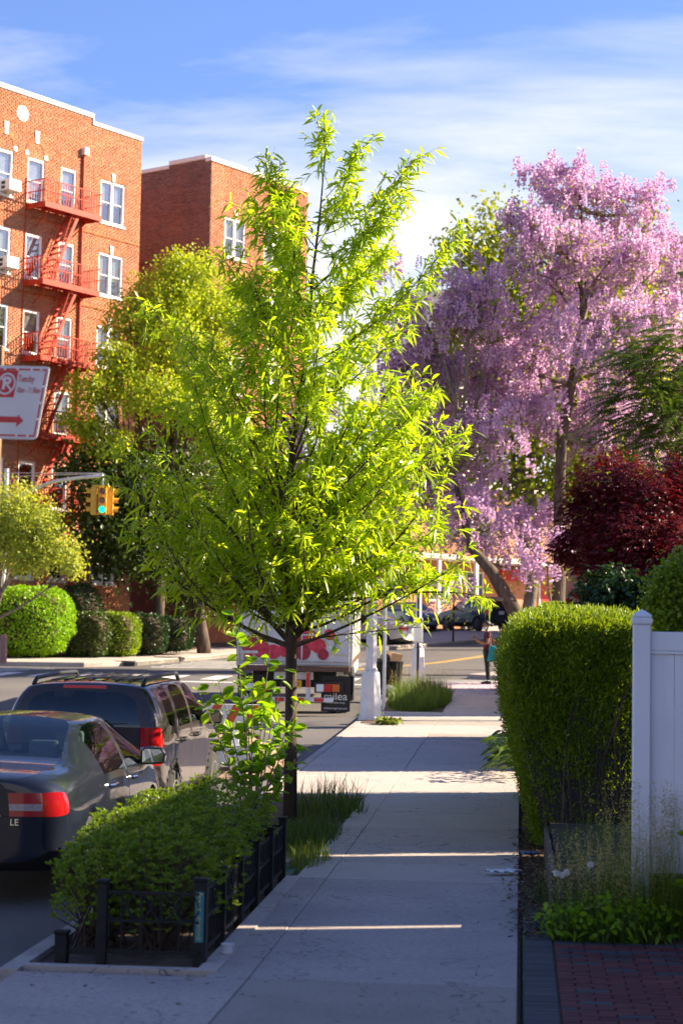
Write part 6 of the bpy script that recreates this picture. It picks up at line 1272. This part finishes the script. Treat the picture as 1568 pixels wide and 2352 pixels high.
mb.add([TS @ Vector((x, -.0055, z)) for x, z in o_] + [TS @ Vector((x, -.0055, z)) for x, z in i_], [(k, (k + 1) % n, n + (k + 1) % n, n + k) for k in range(n)]); mb.build('ring', SW, sgn)
text('letter', 'P', .105, SW, sgn, TS @ TM(cxx, -.0055, czz), .0005, bold=.004)
MB().prism([(cxx - .044, czz + .036), (cxx - .036, czz + .045), (cxx + .044, czz - .036), (cxx + .036, czz - .045)], -.0066, -.0058, 'y', TS).build('slash', SW, sgn)
text('lettering', 'Tuesday', .060, SR, sgn, TS @ TM(.165, -.0035, .145), .0005, sx=.52); text('lettering', '10am - 11:30am', .050, SR, sgn, TS @ TM(.192, -.0035, .075), .0005, sx=.47)
MB().prism([(-.25, -.10), (.165, -.10), (.165, -.088), (-.25, -.088)], -.0035, -.0025, 'y', TS).build('arrow_shaft_edge', SR, sgn)
MB().prism([(-.25, -.125), (.155, -.125), (.155, -.150), (.195, -.112), (.155, -.075), (.155, -.1005), (-.25, -.1005)], -.004, -.002, 'y', TS).build('arrow', SR, sgn)
for (x, z) in ((.10, .203), (.02, .203), (.19, .203), (.25, .203), (.281, .10), (.281, 0), (.281, -.10), (.24, -.203), (.17, -.203), (.03, -.203)):
    pz = TS @ Vector((x, -.006, z)); MB().lathe([(.007, -.003), (.007, .003)], 10, tuple(pz), 'y').build('reflector_bead', M['white_paint'], sgn)
# ---- traffic signal on a mast arm
tsp = at(2, 1520, 69); ts = empty('traffic_signal', (tsp[0], tsp[1], g(tsp[1])), 'yellow traffic signal hanging from a curved grey mast arm, green lit', 'traffic light'); T0 = np.array([tsp[0], tsp[1], g(tsp[1])])
end = at(237, 1093, 66.5); GV = M['galv']; z_arm = end[2] - T0[2]
MB().lathe([(.16, 0), (.15, .5), (.10, .6), (.085, z_arm + .5)], 12).build('pole', GV, ts); a0 = np.array([0, 0, z_arm - 1.0]); e0 = end - T0
MB().tube([a0, a0 + (e0 - a0) * np.array([.2, .2, .62]), a0 + (e0 - a0) * np.array([.5, .5, .93]), a0 + (e0 - a0) * np.array([.8, .8, 1.0]), e0], [.075, .07, .065, .06, .055], 10).build('mast_arm', GV, ts, smooth=True)
for dz in (.35, .22): MB().tube([(0, 0, z_arm + dz), tuple(e0 + np.array([0, 0, .06 + dz * .1]))], .012, 5).build('guy_wire', GV, ts)
hc = at(228, 1150, 66.4) - T0; HX, HY_, HZ = hc
MB().tube([tuple(e0), (e0[0], e0[1], HZ + .48)], .04, 8).build('hanger', GV, ts); MB().tube([(e0[0] + .1, e0[1], e0[2] - .1), (e0[0] + .2, e0[1], e0[2] - .3), (e0[0] + .12, e0[1], e0[2] - .42), (e0[0] + .02, e0[1], e0[2] - .3)], .015, 6).build('cable', M['white_paint'], ts, smooth=True)
YS = M['yellow_signal']; red_off = pm('lens_red_off', (.16, .008, .01), (.2, .012, .014), 9, .2); amb_off = pm('lens_amber_off', (.22, .06, .008), (.26, .08, .01), 9, .2); grn = emit('lens_green', (.0, .75, .42), 1.1)
def head(x, y, z, rz, lit):
    hd = MB().box(-.145, .145, -.10, .10, -.46, .46).build('signal_head', YS, ts, bevel=.02); hd.location = (x, y, z); hd.rotation_euler = (0, 0, rz)
    for k, (dz, mt) in enumerate(((.30, red_off), (0, amb_off), (-.30, grn if lit else amb_off))):
        MB().lathe([(.10, -.115), (.10, -.102)], 20, (0, 0, dz), 'y').build('lens', mt, hd)
        mb = MB(); n = 16
        for q in range(n + 1):
            an = R(-25) + R(230) * q / n
            for (yy, r_) in ((-.10, .118), (-.30 + .05 * abs(math.cos(an)), .118)): mb.v.append((math.cos(an) * r_, yy, dz + math.sin(an) * r_))
        for q in range(n): mb.f.append((2 * q, 2 * q + 1, 2 * q + 3, 2 * q + 2))
        vz = mb.build('visor', YS, hd); s_ = vz.modifiers.new('solid', 'SOLIDIFY'); s_.thickness = .006
    return hd
head(HX + .12, HY_, HZ, R(8), True); head(HX - .20, HY_ + .12, HZ, R(-82), False); head(HX + .34, HY_ + .24, HZ, R(98), False); MB().box(HX - .25, HX + .32, HY_ - .02, HY_ + .2, HZ + .46, HZ + .52).build('top_bracket', YS, ts, bevel=.01)
# ---- warning and no parking signs by the lamp
OR = pm('sign_orange', (.66, .24, .01), (.72, .29, .015), 5, .5)
wp = at(888, 1243, 44.0); wsn = empty('warning_sign', (wp[0], wp[1], g(wp[1])), 'orange diamond roadwork sign on a thin post behind the lamp pole', 'sign'); wz = wp[2] - g(wp[1]); MB().box(-.025, .025, .012, .05, 0, wz + .3).build('post', GV, wsn)
MB().prism([(0, wz - .46), (.46, wz), (0, wz + .46), (-.46, wz)], -.002, .006).build('panel', OR, wsn); MB().prism([(0, wz - .41), (.41, wz), (0, wz + .41), (-.41, wz)], -.004, -.0025).build('border', M['black'], wsn); MB().prism([(0, wz - .39), (.39, wz), (0, wz + .39), (-.39, wz)], -.006, -.0045).build('face', OR, wsn)
np_ = at(884, 1330, 43); ns = empty('no_standing_sign', (np_[0], np_[1], g(np_[1])), 'red and white NO sign on a steel post behind the leaves by the lamp pole', 'sign'); nz_ = np_[2] - g(np_[1]); MB().box(-.025, .025, .012, .05, 0, nz_ + .3).build('post', GV, ns)
MB().box(-.2, .2, -.002, .006, nz_ - .3, nz_ + .28).build('panel', SW, ns); MB().box(-.19, .19, -.005, -.003, nz_ + .02, nz_ + .27).build('red_panel', SR, ns); text('lettering', 'NO', .15, SW, ns, TM(-.08, -.0065, nz_ + .16), .0005); MB().box(-.19, .19, -.005, -.003, nz_ - .29, nz_ - .2).build('blue_band', pm('sign_blue', (.02, .03, .12), (.03, .04, .15), 4, .5), ns)
dp = hit(1040, 1474); thn = empty('thin_post', (dp[0], dp[1], g(dp[1])), 'thin dark sign post on the far kerb before the blue SUV', 'post'); MB().tube([(0, 0, 0), (0, 0, 2.6)], .045, 8).build('pole', M['black_steel'], thn); MB().box(-.16, .16, -.012, .012, 2.1, 2.6).build('panel', M['galv'], thn)
bl = hit(4, 1524); bo = empty('bollard', (bl[0] + .05, bl[1], g(bl[1])), 'short weathered brown bollard at the far left corner', 'bollard'); MB().lathe([(.12, 0), (.12, .85), (.10, .9), (.04, .93)], 12).build('shaft', pm('rust', (.25, .12, .09), (.32, .17, .13), 8, .8), bo)
# ---- roadwork: barricade and rubble before the SUV
bc = at(535, 1680, 27.2); br_ = empty('barricade', (bc[0], bc[1], g(bc[1]) - .14), 'white roadwork barricade with orange striped board beside the rubble', 'barricade', R(10)); WP = M['white_paint']
for y_, lean_ in ((-.25, .28), (.30, -.26)):
    for x in (-.5, .12): MB().box(-.045, .045, -.02, .02, 0, 1.12, Matrix.Translation((x, y_, 0)) @ Matrix.Rotation(-lean_, 4, 'X') @ Matrix.Rotation(R(-7), 4, 'Y')).build('leg', WP, br_, bevel=.006)
for y_, z in ((-.04, 1.0), (-.18, .45)): MB().box(-.68, .36, y_ - .03, y_ - .01, z - .13, z + .13).build('board', WP, br_, bevel=.006)
OS = pm('barricade_orange', (.62, .09, .02), (.68, .12, .03), 5, .5)
for k in range(4): x = -.66 + k * .27; MB().prism([(x, .88), (x + .12, .88), (x + .24, 1.12), (x + .12, 1.12)], -.074, -.071).build('stripe', OS, br_)
for y_ in (-.12, .2): MB().box(-.2, .12, y_, y_ + .04, .28, .33).build('brace', WP, br_)
rb0 = hit(500, 1790, -.14); rub = empty('rubble_heap', (rb0[0] - .1, rb0[1] + 1.2, g(rb0[1]) - .14), 'heap of broken asphalt and earth on the road before the grey SUV', 'rubble')
V, F = [], []; n = 26
for j in range(n + 1):
    for i in range(n + 1):
        x, y_ = (i / n - .5) * 2.2, (j / n - .5) * 3.0; r_ = math.hypot(x / 1.1, y_ / 1.5); V.append((x, y_, max(0, (1 - r_ ** 1.5)) * .68 + (.10 * random.random() + .06 * math.sin(x * 9) * math.cos(y_ * 7)) * (r_ < 1) - .01))
for j in range(n):
    for i in range(n): F.append((j * (n + 1) + i, j * (n + 1) + i + 1, (j + 1) * (n + 1) + i + 1, (j + 1) * (n + 1) + i))
link('earth', npmesh('earth', V, F), pm('rubble_earth', (.20, .13, .075), (.36, .26, .17), 12, .95, .8), rub)
rm = [pm('rubble_a', (.36, .27, .18), (.46, .36, .26), 9, .95, .5), pm('rubble_b', (.05, .045, .045), (.10, .09, .085), 9, .95, .5), pm('rubble_c', (.42, .30, .16), (.5, .38, .22), 9, .95, .5)]
rock = []
for s_ in range(4):
    bm = bmesh.new(); bmesh.ops.create_icosphere(bm, subdivisions=1, radius=1)
    for v in bm.verts: v.co *= random.uniform(.65, 1.15)
    me = bpy.data.meshes.new('rock'); bm.to_mesh(me); bm.free(); rock.append(me)
rk = {}
for k in range(150):
    a, r_ = random.uniform(0, 6.28), math.sqrt(random.random()) * .95; x, y_ = math.cos(a) * r_ * 1.1, math.sin(a) * r_ * 1.5; key = (k % 4, 1 if random.random() < .2 else random.choice((0, 2)))
    if key not in rk: rk[key] = rock[key[0]].copy(); rk[key].materials.append(rm[key[1]])
    o = link('rock', rk[key], None, rub, (x, y_, max(0, (1 - r_ ** 1.5)) * .68 + .06)); s_ = random.uniform(.03, .11); o.scale = (s_ * 1.3, s_, s_ * .8); o.rotation_euler = (random.random() * 6, random.random() * 6, random.random() * 6)
# ---- brick edging of the far planter, little white plants
for k in range(16):
    for c in range(2):
        p = hit(10 + k * 9.6 + (4 if c else 0), 1500 + k * .1)
        if k == 0 and c == 0: ed = empty('planter_edging', (p[0], p[1], g(p[1])), 'low edging of stacked red brown blocks below the bright round bush', 'edging'); e_b = Vector((p[0], p[1], g(p[1])))
        o = MB().box(-.075, .075, -.09, .09, c * .115 + .02, c * .115 + .13).build('block', M['paver_red'] if (k * 3 + c) % 4 else M['concrete_tan'], ed, (p[0] - e_b.x, p[1] - e_b.y, g(p[1]) - e_b.z), bevel=.012); o.rotation_euler = (0, 0, random.uniform(-.1, .1))
for i, px in enumerate((35, 62, 92, 118, 142)):
    p = hit(px, 1492); base = np.array([p[0], p[1] + .5, g(p[1])]); n = 110; pr = empty('silver_plant', base, 'low silvery white bedding plant behind the block edging', 'plant', group='silvery bedding plants'); P = rng.normal(size=(n, 3)) * np.array([.15, .12, .06]) + np.array([0, 0, .26]); foliage('foliage', leaves(P, rdir(n, .5), rdir(n, .6), .09, .06), G.setdefault('silver', leafmat('silver_leaf', (.42, .46, .38), (.55, .58, .5), .2)), pr, 'stuff')
wb_ = clump('weed_patch', 'sparse weeds on the dark raised bed below the conifer hedge', (.8, 17.3), .5, 2.1, 420, .3, G['grass'], .010, .7); wb_.location.z += .30
# ------------------------------------------------------------------ houses
def house(name, label, loc, rz, w, d, h, mat, mortar_color, gable=True, wins=(), door=None, roofm=None, extra=None):
    o = empty(name, loc, label, 'house', rz); rm_ = roofm or pm(name + '_roof', (.06, .05, .05), (.10, .085, .08), 14, .9, .5)
    MB().box(-w / 2, w / 2, 0, d, -.4, h).build('wall', mat, o)
    if gable: MB().prism([(-w / 2 - .35, h - .05), (w / 2 + .35, h - .05), (0, h + w * .28)], -.35, d + .35, 'y').build('roof', rm_, o)
    else: MB().box(-w / 2 - .15, w / 2 + .15, -.15, d + .15, h, h + .35).build('cornice', M['limestone'], o, bevel=.03)
    for (x0, x1, z0, z1) in wins:
        f = MB().box(x0 - .07, x0, -.05, .02, z0 - .07, z1 + .07).box(x1, x1 + .07, -.05, .02, z0 - .07, z1 + .07).box(x0, x1, -.05, .02, z1, z1 + .07).box(x0, x1, -.07, .02, z0 - .09, z0).box(x0, x1, -.04, .02, (z0 + z1) / 2 - .03, (z0 + z1) / 2 + .03).build('window', M['white_paint'], o)
        MB().box(x0, x1, -.02, -.008, z0, z1).build('pane', pm('pane_dark', (.03, .035, .04), (.05, .055, .06), 2, .08), f)
    if door:
        x0, x1, z0, z1, dm = door; MB().box(x0, x1, -.06, .0, z0, z1).build('door', dm, o, bevel=.01); MB().box(x0 - .1, x0 - .005, -.08, .0, z0, z1 + .1).box(x1 + .005, x1 + .1, -.08, .0, z0, z1 + .1).build('door_frame', M['white_paint'], o)
    return o
def brickmat(name, c1, c2, mort, sc=1.0):
    mt, n, l, b = nodes(name); b.inputs['Roughness'].default_value = .85; t = n.new('ShaderNodeTexCoord')
    mp2 = n.new('ShaderNodeMapping'); mp2.inputs['Rotation'].default_value = (R(90), 0, 0); l.new(t.outputs['Object'], mp2.inputs[0])
    k = n.new('ShaderNodeTexBrick'); k.inputs['Scale'].default_value = sc; k.inputs['Brick Width'].default_value = .21; k.inputs['Row Height'].default_value = .07; k.inputs['Mortar Size'].default_value = .009; k.inputs['Color1'].default_value = (*c1, 1); k.inputs['Color2'].default_value = (*c2, 1); k.inputs['Mortar'].default_value = (*mort, 1); l.new(mp2.outputs[0], k.inputs['Vector']); l.new(k.outputs['Color'], b.inputs['Base Color']); return mt
BM1 = brickmat('house_brick', (.48, .15, .05), (.38, .11, .045), (.5, .38, .28)); BM2 = brickmat('house_brick_b', (.24, .10, .06), (.30, .13, .08), (.4, .33, .27))
red_door = pm('red_door', (.48, .02, .015), (.52, .03, .02), 5, .4)
hz0 = at(1085, 1400, 112)
H1 = house('brick_house', 'orange brick house with white trim and a red door behind the parked blue SUV', (hz0[0] + .5, hz0[1], g(hz0[1]) + .3), R(45), 17, 10, 7.6, BM1, None, False, [(-7, -5.8, 1.2, 2.8), (-4, -2.8, 1.2, 2.8), (-1.2, 0, 1.2, 2.8), (-7, -5.8, 4.4, 6.1), (-4, -2.8, 4.4, 6.1), (-.8, .6, 4.4, 6.1), (3.2, 4.4, 4.4, 6.1), (6.4, 7.6, 4.4, 6.1)], (4.6, 5.6, .2, 2.4, red_door))
MB().box(-8.4, 8.4, -1.6, -.001, 3.35, 3.6).build('porch_roof', M['limestone'], H1, bevel=.03)
for x in (-8, -4.6, -1.8, 2.2, 6.6): MB().box(x - .09, x + .09, -1.5, -1.32, 0, 3.35).build('porch_post', M['white_paint'], H1)
mb = MB()
for k in range(60): mb.box(-8.2 + k * .12, -8.17 + k * .12, -1.45, -1.43, 3.62, 4.4)
mb.box(-8.3, -1.0, -1.46, -1.42, 4.4, 4.46); mb.build('balcony_railing', M['black_steel'], H1)
MB().box(1.1, 3.9, -.5, -.002, 2.5, 3.1).build('awning', pm('awning_red', (.40, .02, .02), (.45, .03, .03), 5, .7), H1)
# retaining wall before the driveway cars
rw = at(1110, 1432, 104); RWm = MB().box(-1.5, 10, -.2, .2, -.6, .55).build('retaining_wall', M['concrete_b'], None, (rw[0], rw[1], g(rw[1])), label='low grey concrete wall behind the parked blue SUV', cat='wall', bevel=.02); RWm.rotation_euler = (0, 0, R(45))
# picket fence by the blossom tree
pk = at(1248, 1412, 68); pf = empty('picket_fence', (pk[0], pk[1], g(pk[1])), 'dark weathered picket fence behind the blossom tree trunk', 'fence'); base_z = pk[2] - g(pk[1]) - .75
for k in range(20):
    x = -.5 + k * .235; MB().prism([(x - .075, .0), (x + .075, .0), (x + .075, base_z + .68), (x + .105, base_z + .76), (x, base_z + .95), (x - .105, base_z + .76), (x - .075, base_z + .68)], -.012, .012).build('picket', M['wood'], pf)
for z in (-.9, .35): MB().box(-.65, 4.1, .014, .06, base_z + z, base_z + z + .09).build('rail', M['wood'], pf)
# pale house far behind the crown and brown parapet at the right
pz = at(985, 700, 130); house('pale_house', 'pale stucco building glimpsed between the street tree and the blossom', (pz[0], pz[1], g(pz[1])), R(-8), 4.2, 9, pz[2] - g(pz[1]) + .6, pm('stucco', (.58, .53, .45), (.64, .59, .51), 3, .9), None, False, [(-1.6, -.6, 13, 15), (.6, 1.6, 13, 15)])
bz = at(1540, 548, 90); house('brown_brick_building', 'brown brick building with a dark parapet rising behind the blossom at the right', (bz[0] + 3.5, bz[1], g(bz[1])), R(14), 10, 14, bz[2] - g(bz[1]) - .35, BM2, None, False, [(-4, -2.8, 15, 16.6), (-1, .2, 15, 16.6)])
# row house and an added wall on our side, right of the frame: they shade the near pavement
house('row_house', 'two storey brown brick house beside the paver driveway', (11.0, -9.0, g(0)), 0, 8.4, 25.85, 6.6, BM2, None, True, [(-3, -1.8, 1, 2.6), (1, 2.2, 1, 2.6)])
MB().box(-.15, .15, 0, 4.4, -.3, 6.4).build('shade_wall', BM1, None, (6.75, 16.97, g(17)), label='unseen tall brick wall added to shade the pavement and leave a sun streak', cat='wall')  # added out of view: blocks the sun, the slit beside it lets a streak through
# ------------------------------------------------------------------ people
def skin_body(name, verts, edges, mat, parent, root=0, sub=2):
    me = bpy.data.meshes.new(name); me.from_pydata([v[:3] for v in verts], edges, []); o = bpy.data.objects.new(name, me); COL.objects.link(o)
    sk = o.modifiers.new('skin', 'SKIN'); sk.use_smooth_shade = True
    if not me.skin_vertices: me.skin_vertices.new()
    sv = me.skin_vertices[0].data
    for i, v in enumerate(verts): sv[i].radius = (v[3], v[4] if len(v) > 4 else v[3]); sv[i].use_root = (i == root)
    ss = o.modifiers.new('sub', 'SUBSURF'); ss.levels = sub; ss.render_levels = sub; bpy.context.view_layer.update()
    ev = bpy.data.meshes.new_from_object(o.evaluated_get(bpy.context.evaluated_depsgraph_get())); bpy.data.objects.remove(o); ev.materials.clear(); ev.name = name
    ev.polygons.foreach_set('use_smooth', [True] * len(ev.polygons)); return link(name, ev, mat, parent)
MS = pm('skin_tone', (.22, .10, .055), (.26, .125, .07), 12, .5); MH = pm('hair_black', (.008, .007, .007), (.016, .014, .013), 40, .5, .4); MT = pm('maroon_cloth', (.055, .006, .012), (.075, .010, .017), 20, .85, .2); MTR = pm('black_cloth', (.008, .008, .010), (.014, .014, .016), 20, .9, .2); MBG = pm('teal_bag', (.0, .20, .21), (.01, .25, .26), 6, .7); MMK = pm('mask_blue', (.42, .52, .62), (.5, .58, .68), 10, .8)
def person(loc, rz, label, shirt, phone=True, scale=1.0):
    """faces -Y before rotation; arms bent holding a phone at chest height"""
    o = empty('person', loc, label, 'person', rz); o.scale = (scale,) * 3
    # legs and hips (trousers)
    V = [(0, 0, .92, .155, .12), (.085, 0, .84, .105), (.095, -.01, .50, .075), (.10, .02, .10, .062), (-.085, 0, .84, .105), (-.095, .03, .50, .075), (-.11, .06, .10, .062), (0, 0, 1.02, .15, .115)]
    skin_body('trousers', V, [(0, 1), (1, 2), (2, 3), (0, 4), (4, 5), (5, 6), (0, 7)], MTR, o)
    # torso with short sleeves
    V = [(0, .0, .90, .165, .125), (0, .0, 1.08, .155, .115), (0, .01, 1.25, .165, .12), (0, .015, 1.36, .13, .095), (0, 0, 1.42, .06), (.16, .01, 1.36, .07), (.215, -.02, 1.22, .062), (-.16, .01, 1.36, .07), (-.215, -.02, 1.22, .062)]
    skin_body('shirt', V, [(0, 1), (1, 2), (2, 3), (3, 4), (3, 5), (5, 6), (3, 7), (7, 8)], shirt, o, 1)
    # body: neck, head, arms, hands as one skin
    body = [(0, 0, 1.36, .055), (0, -.015, 1.45, .05), (0, -.03, 1.50, .058), (0, -.045, 1.56, .082, .095), (0, -.04, 1.63, .080, .095), (0, -.03, 1.685, .045, .055)]
    E_ = [(0, 1), (1, 2), (2, 3), (3, 4), (4, 5)]
    for s_ in (1, -1):
        b = len(body); body += [(s_ * .15, .01, 1.35, .045), (s_ * .215, -.02, 1.20, .046), (s_ * .225, -.05, 1.08, .042), (s_ * .15, -.20, 1.13, .034), (s_ * .07, -.31, 1.21, .026), (s_ * .055, -.345, 1.24, .030, .018)]
        E_ += [(0, b), (b, b + 1), (b + 1, b + 2), (b + 2, b + 3), (b + 3, b + 4), (b + 4, b + 5)]
    bo_ = skin_body('body', body, E_, MS, o, 0)
    for s_ in (1, -1):
        for k in range(4):
            L = (.055, .065, .06, .048)[k]; x = s_ * (.055 - .004 * k); z = 1.225 + k * .019
            skin_body('finger', [(x, -.355, z, .009), (x - s_ * .012, -.355 - L * .55, z + .012, .008), (x - s_ * .035, -.355 - L * .6, z + .016, .007)], [(0, 1), (1, 2)], MS, bo_, 0, 1)
        skin_body('thumb', [(s_ * .05, -.33, 1.255, .010), (s_ * .035, -.35, 1.285, .009), (s_ * .012, -.365, 1.30, .008)], [(0, 1), (1, 2)], MS, bo_, 0, 1)
    # face
    MB().lathe([(.004, -.02), (.014, -.008), (.017, .012), (.006, .03)], 8, (0, -.138, 1.565)).build('nose', MS, bo_, smooth=True)
    for s_ in (1, -1):
        MB().lathe([(.001, -.006), (.012, -.003), (.012, .003), (.001, .006)], 10, (s_ * .033, -.128, 1.592), 'y').build('eye', M['black'], bo_); MB().box(s_ * .033 - .018, s_ * .033 + .018, -.135, -.125, 1.612, 1.617).build('eyebrow', MH, bo_)
        MB().lathe([(.008, -.012), (.022, 0), (.008, .012)], 10, (s_ * .083, -.03, 1.575), 'x').build('ear', MS, bo_)
    MB().box(-.022, .022, -.136, -.128, 1.53, 1.536).build('mouth', pm('lip', (.2, .05, .04), (.22, .06, .05), 5, .5), bo_)
    # hair with bun
    bm = bmesh.new(); bmesh.ops.create_icosphere(bm, subdivisions=3, radius=1)
    for v in bm.verts:
        c = v.co.copy(); v.co = Vector((c.x * .098, c.y * .115 - .018, c.z * .095 + 1.628))
        if c.y < -.25 and c.z < .25: v.co.y = max(v.co.y, -.04); v.co.x *= .86; v.co.z = max(v.co.z, 1.62)
        if c.z < -.3: v.co.z = max(v.co.z, 1.575)
    me = bpy.data.meshes.new('hair'); bm.to_mesh(me); bm.free(); me.polygons.foreach_set('use_smooth', [True] * len(me.polygons)); hr_ = link('hair', me, MH, o); MB().lathe([(.01, -.05), (.045, -.03), (.055, 0), (.04, .03), (.01, .05)], 12, (0, .115, 1.60)).build('bun', MH, hr_, smooth=True)
    for s_ in (1, -1):
        x = s_ * .10; y_ = -.0 if s_ > 0 else .03; MB().prism([(-.19 + y_, 0), (.09 + y_, 0), (.09 + y_, .07), (.0 + y_, .10), (-.10 + y_, .075), (-.19 + y_, .035)], x - .042, x + .042, 'x').build('shoe', MTR, o, bevel=.02)
    if phone:
        mk = MB(); n = 8
        for q in range(n + 1):
            an = math.pi * (q / n) + math.pi
            for z, r_ in ((1.47, .075), (1.505, .092), (1.53, .09)): mk.v.append((math.cos(an) * r_, -.045 + math.sin(an) * r_ * 1.02, z))
        for q in range(n):
            for k in range(2): mk.f.append((3 * q + k, 3 * q + k + 1, 3 * q + 4 + k, 3 * q + 3 + k))
        mm = mk.build('face_mask', MMK, o, smooth=True); s_ = mm.modifiers.new('solid', 'SOLIDIFY'); s_.thickness = .004
    return o
pr0 = hit(1113, 1572); PL = (pr0[0] + .05, pr0[1], g(pr0[1]) + .004)
person(PL, R(-78), 'person in a maroon top and black trousers looking down at a phone', MT)
def loc_of(p, rz, v): return (Matrix.Translation(p) @ Matrix.Rotation(rz, 4, 'Z')) @ Vector(v)
ph = MB().box(-.065, .065, -.008, .008, -.04, .045).build('phone', M['black'], None, loc_of(PL, R(-78), (0, -.392, 1.275)), bevel=.006, label='dark phone in a tan case held by the person in maroon', cat='phone'); ph.rotation_euler = (R(-40), 0, R(-78))
MB().box(-.067, .067, -.015, -.009, -.042, .047).build('case', pm('phone_case', (.3, .2, .1), (.34, .24, .13), 5, .6), ph)
bgp = loc_of(PL, R(-78), (.20, .10, .62)); tb_ = empty('tote_bag', bgp, 'turquoise tote bag hanging at the side of the person in maroon', 'bag', R(-78)); MB().prism([(-.14, 0), (.15, .0), (.12, .38), (-.06, .44)], -.03, .05, 'x').build('bag', MBG, tb_, bevel=.02); MB().tube([(.0, .02, .40), (-.04, .0, .66), (-.10, -.04, .76), (-.14, -.02, .70)], .012, 6).build('strap', MTR, tb_, smooth=True)
P2 = (pr0[0] + .50, pr0[1] + .55, g(pr0[1] + .55) + .004); person(P2, R(-60), 'person in dark blue clothes mostly hidden behind the conifer hedge', pm('navy_cloth', (.008, .012, .04), (.012, .018, .06), 20, .85), False, .92)
bk = empty('backpack', loc_of(P2, R(-60), (0, .20, .95)), 'black and blue backpack worn by the person behind the hedge', 'bag', R(-60)); MB().box(-.15, .15, -.06, .11, 0, .42).build('pack', MTR, bk, bevel=.05); MB().box(-.12, .12, .112, .15, .03, .2).build('pocket', pm('pack_blue', (.02, .03, .2), (.03, .05, .28), 6, .7), bk, bevel=.02)
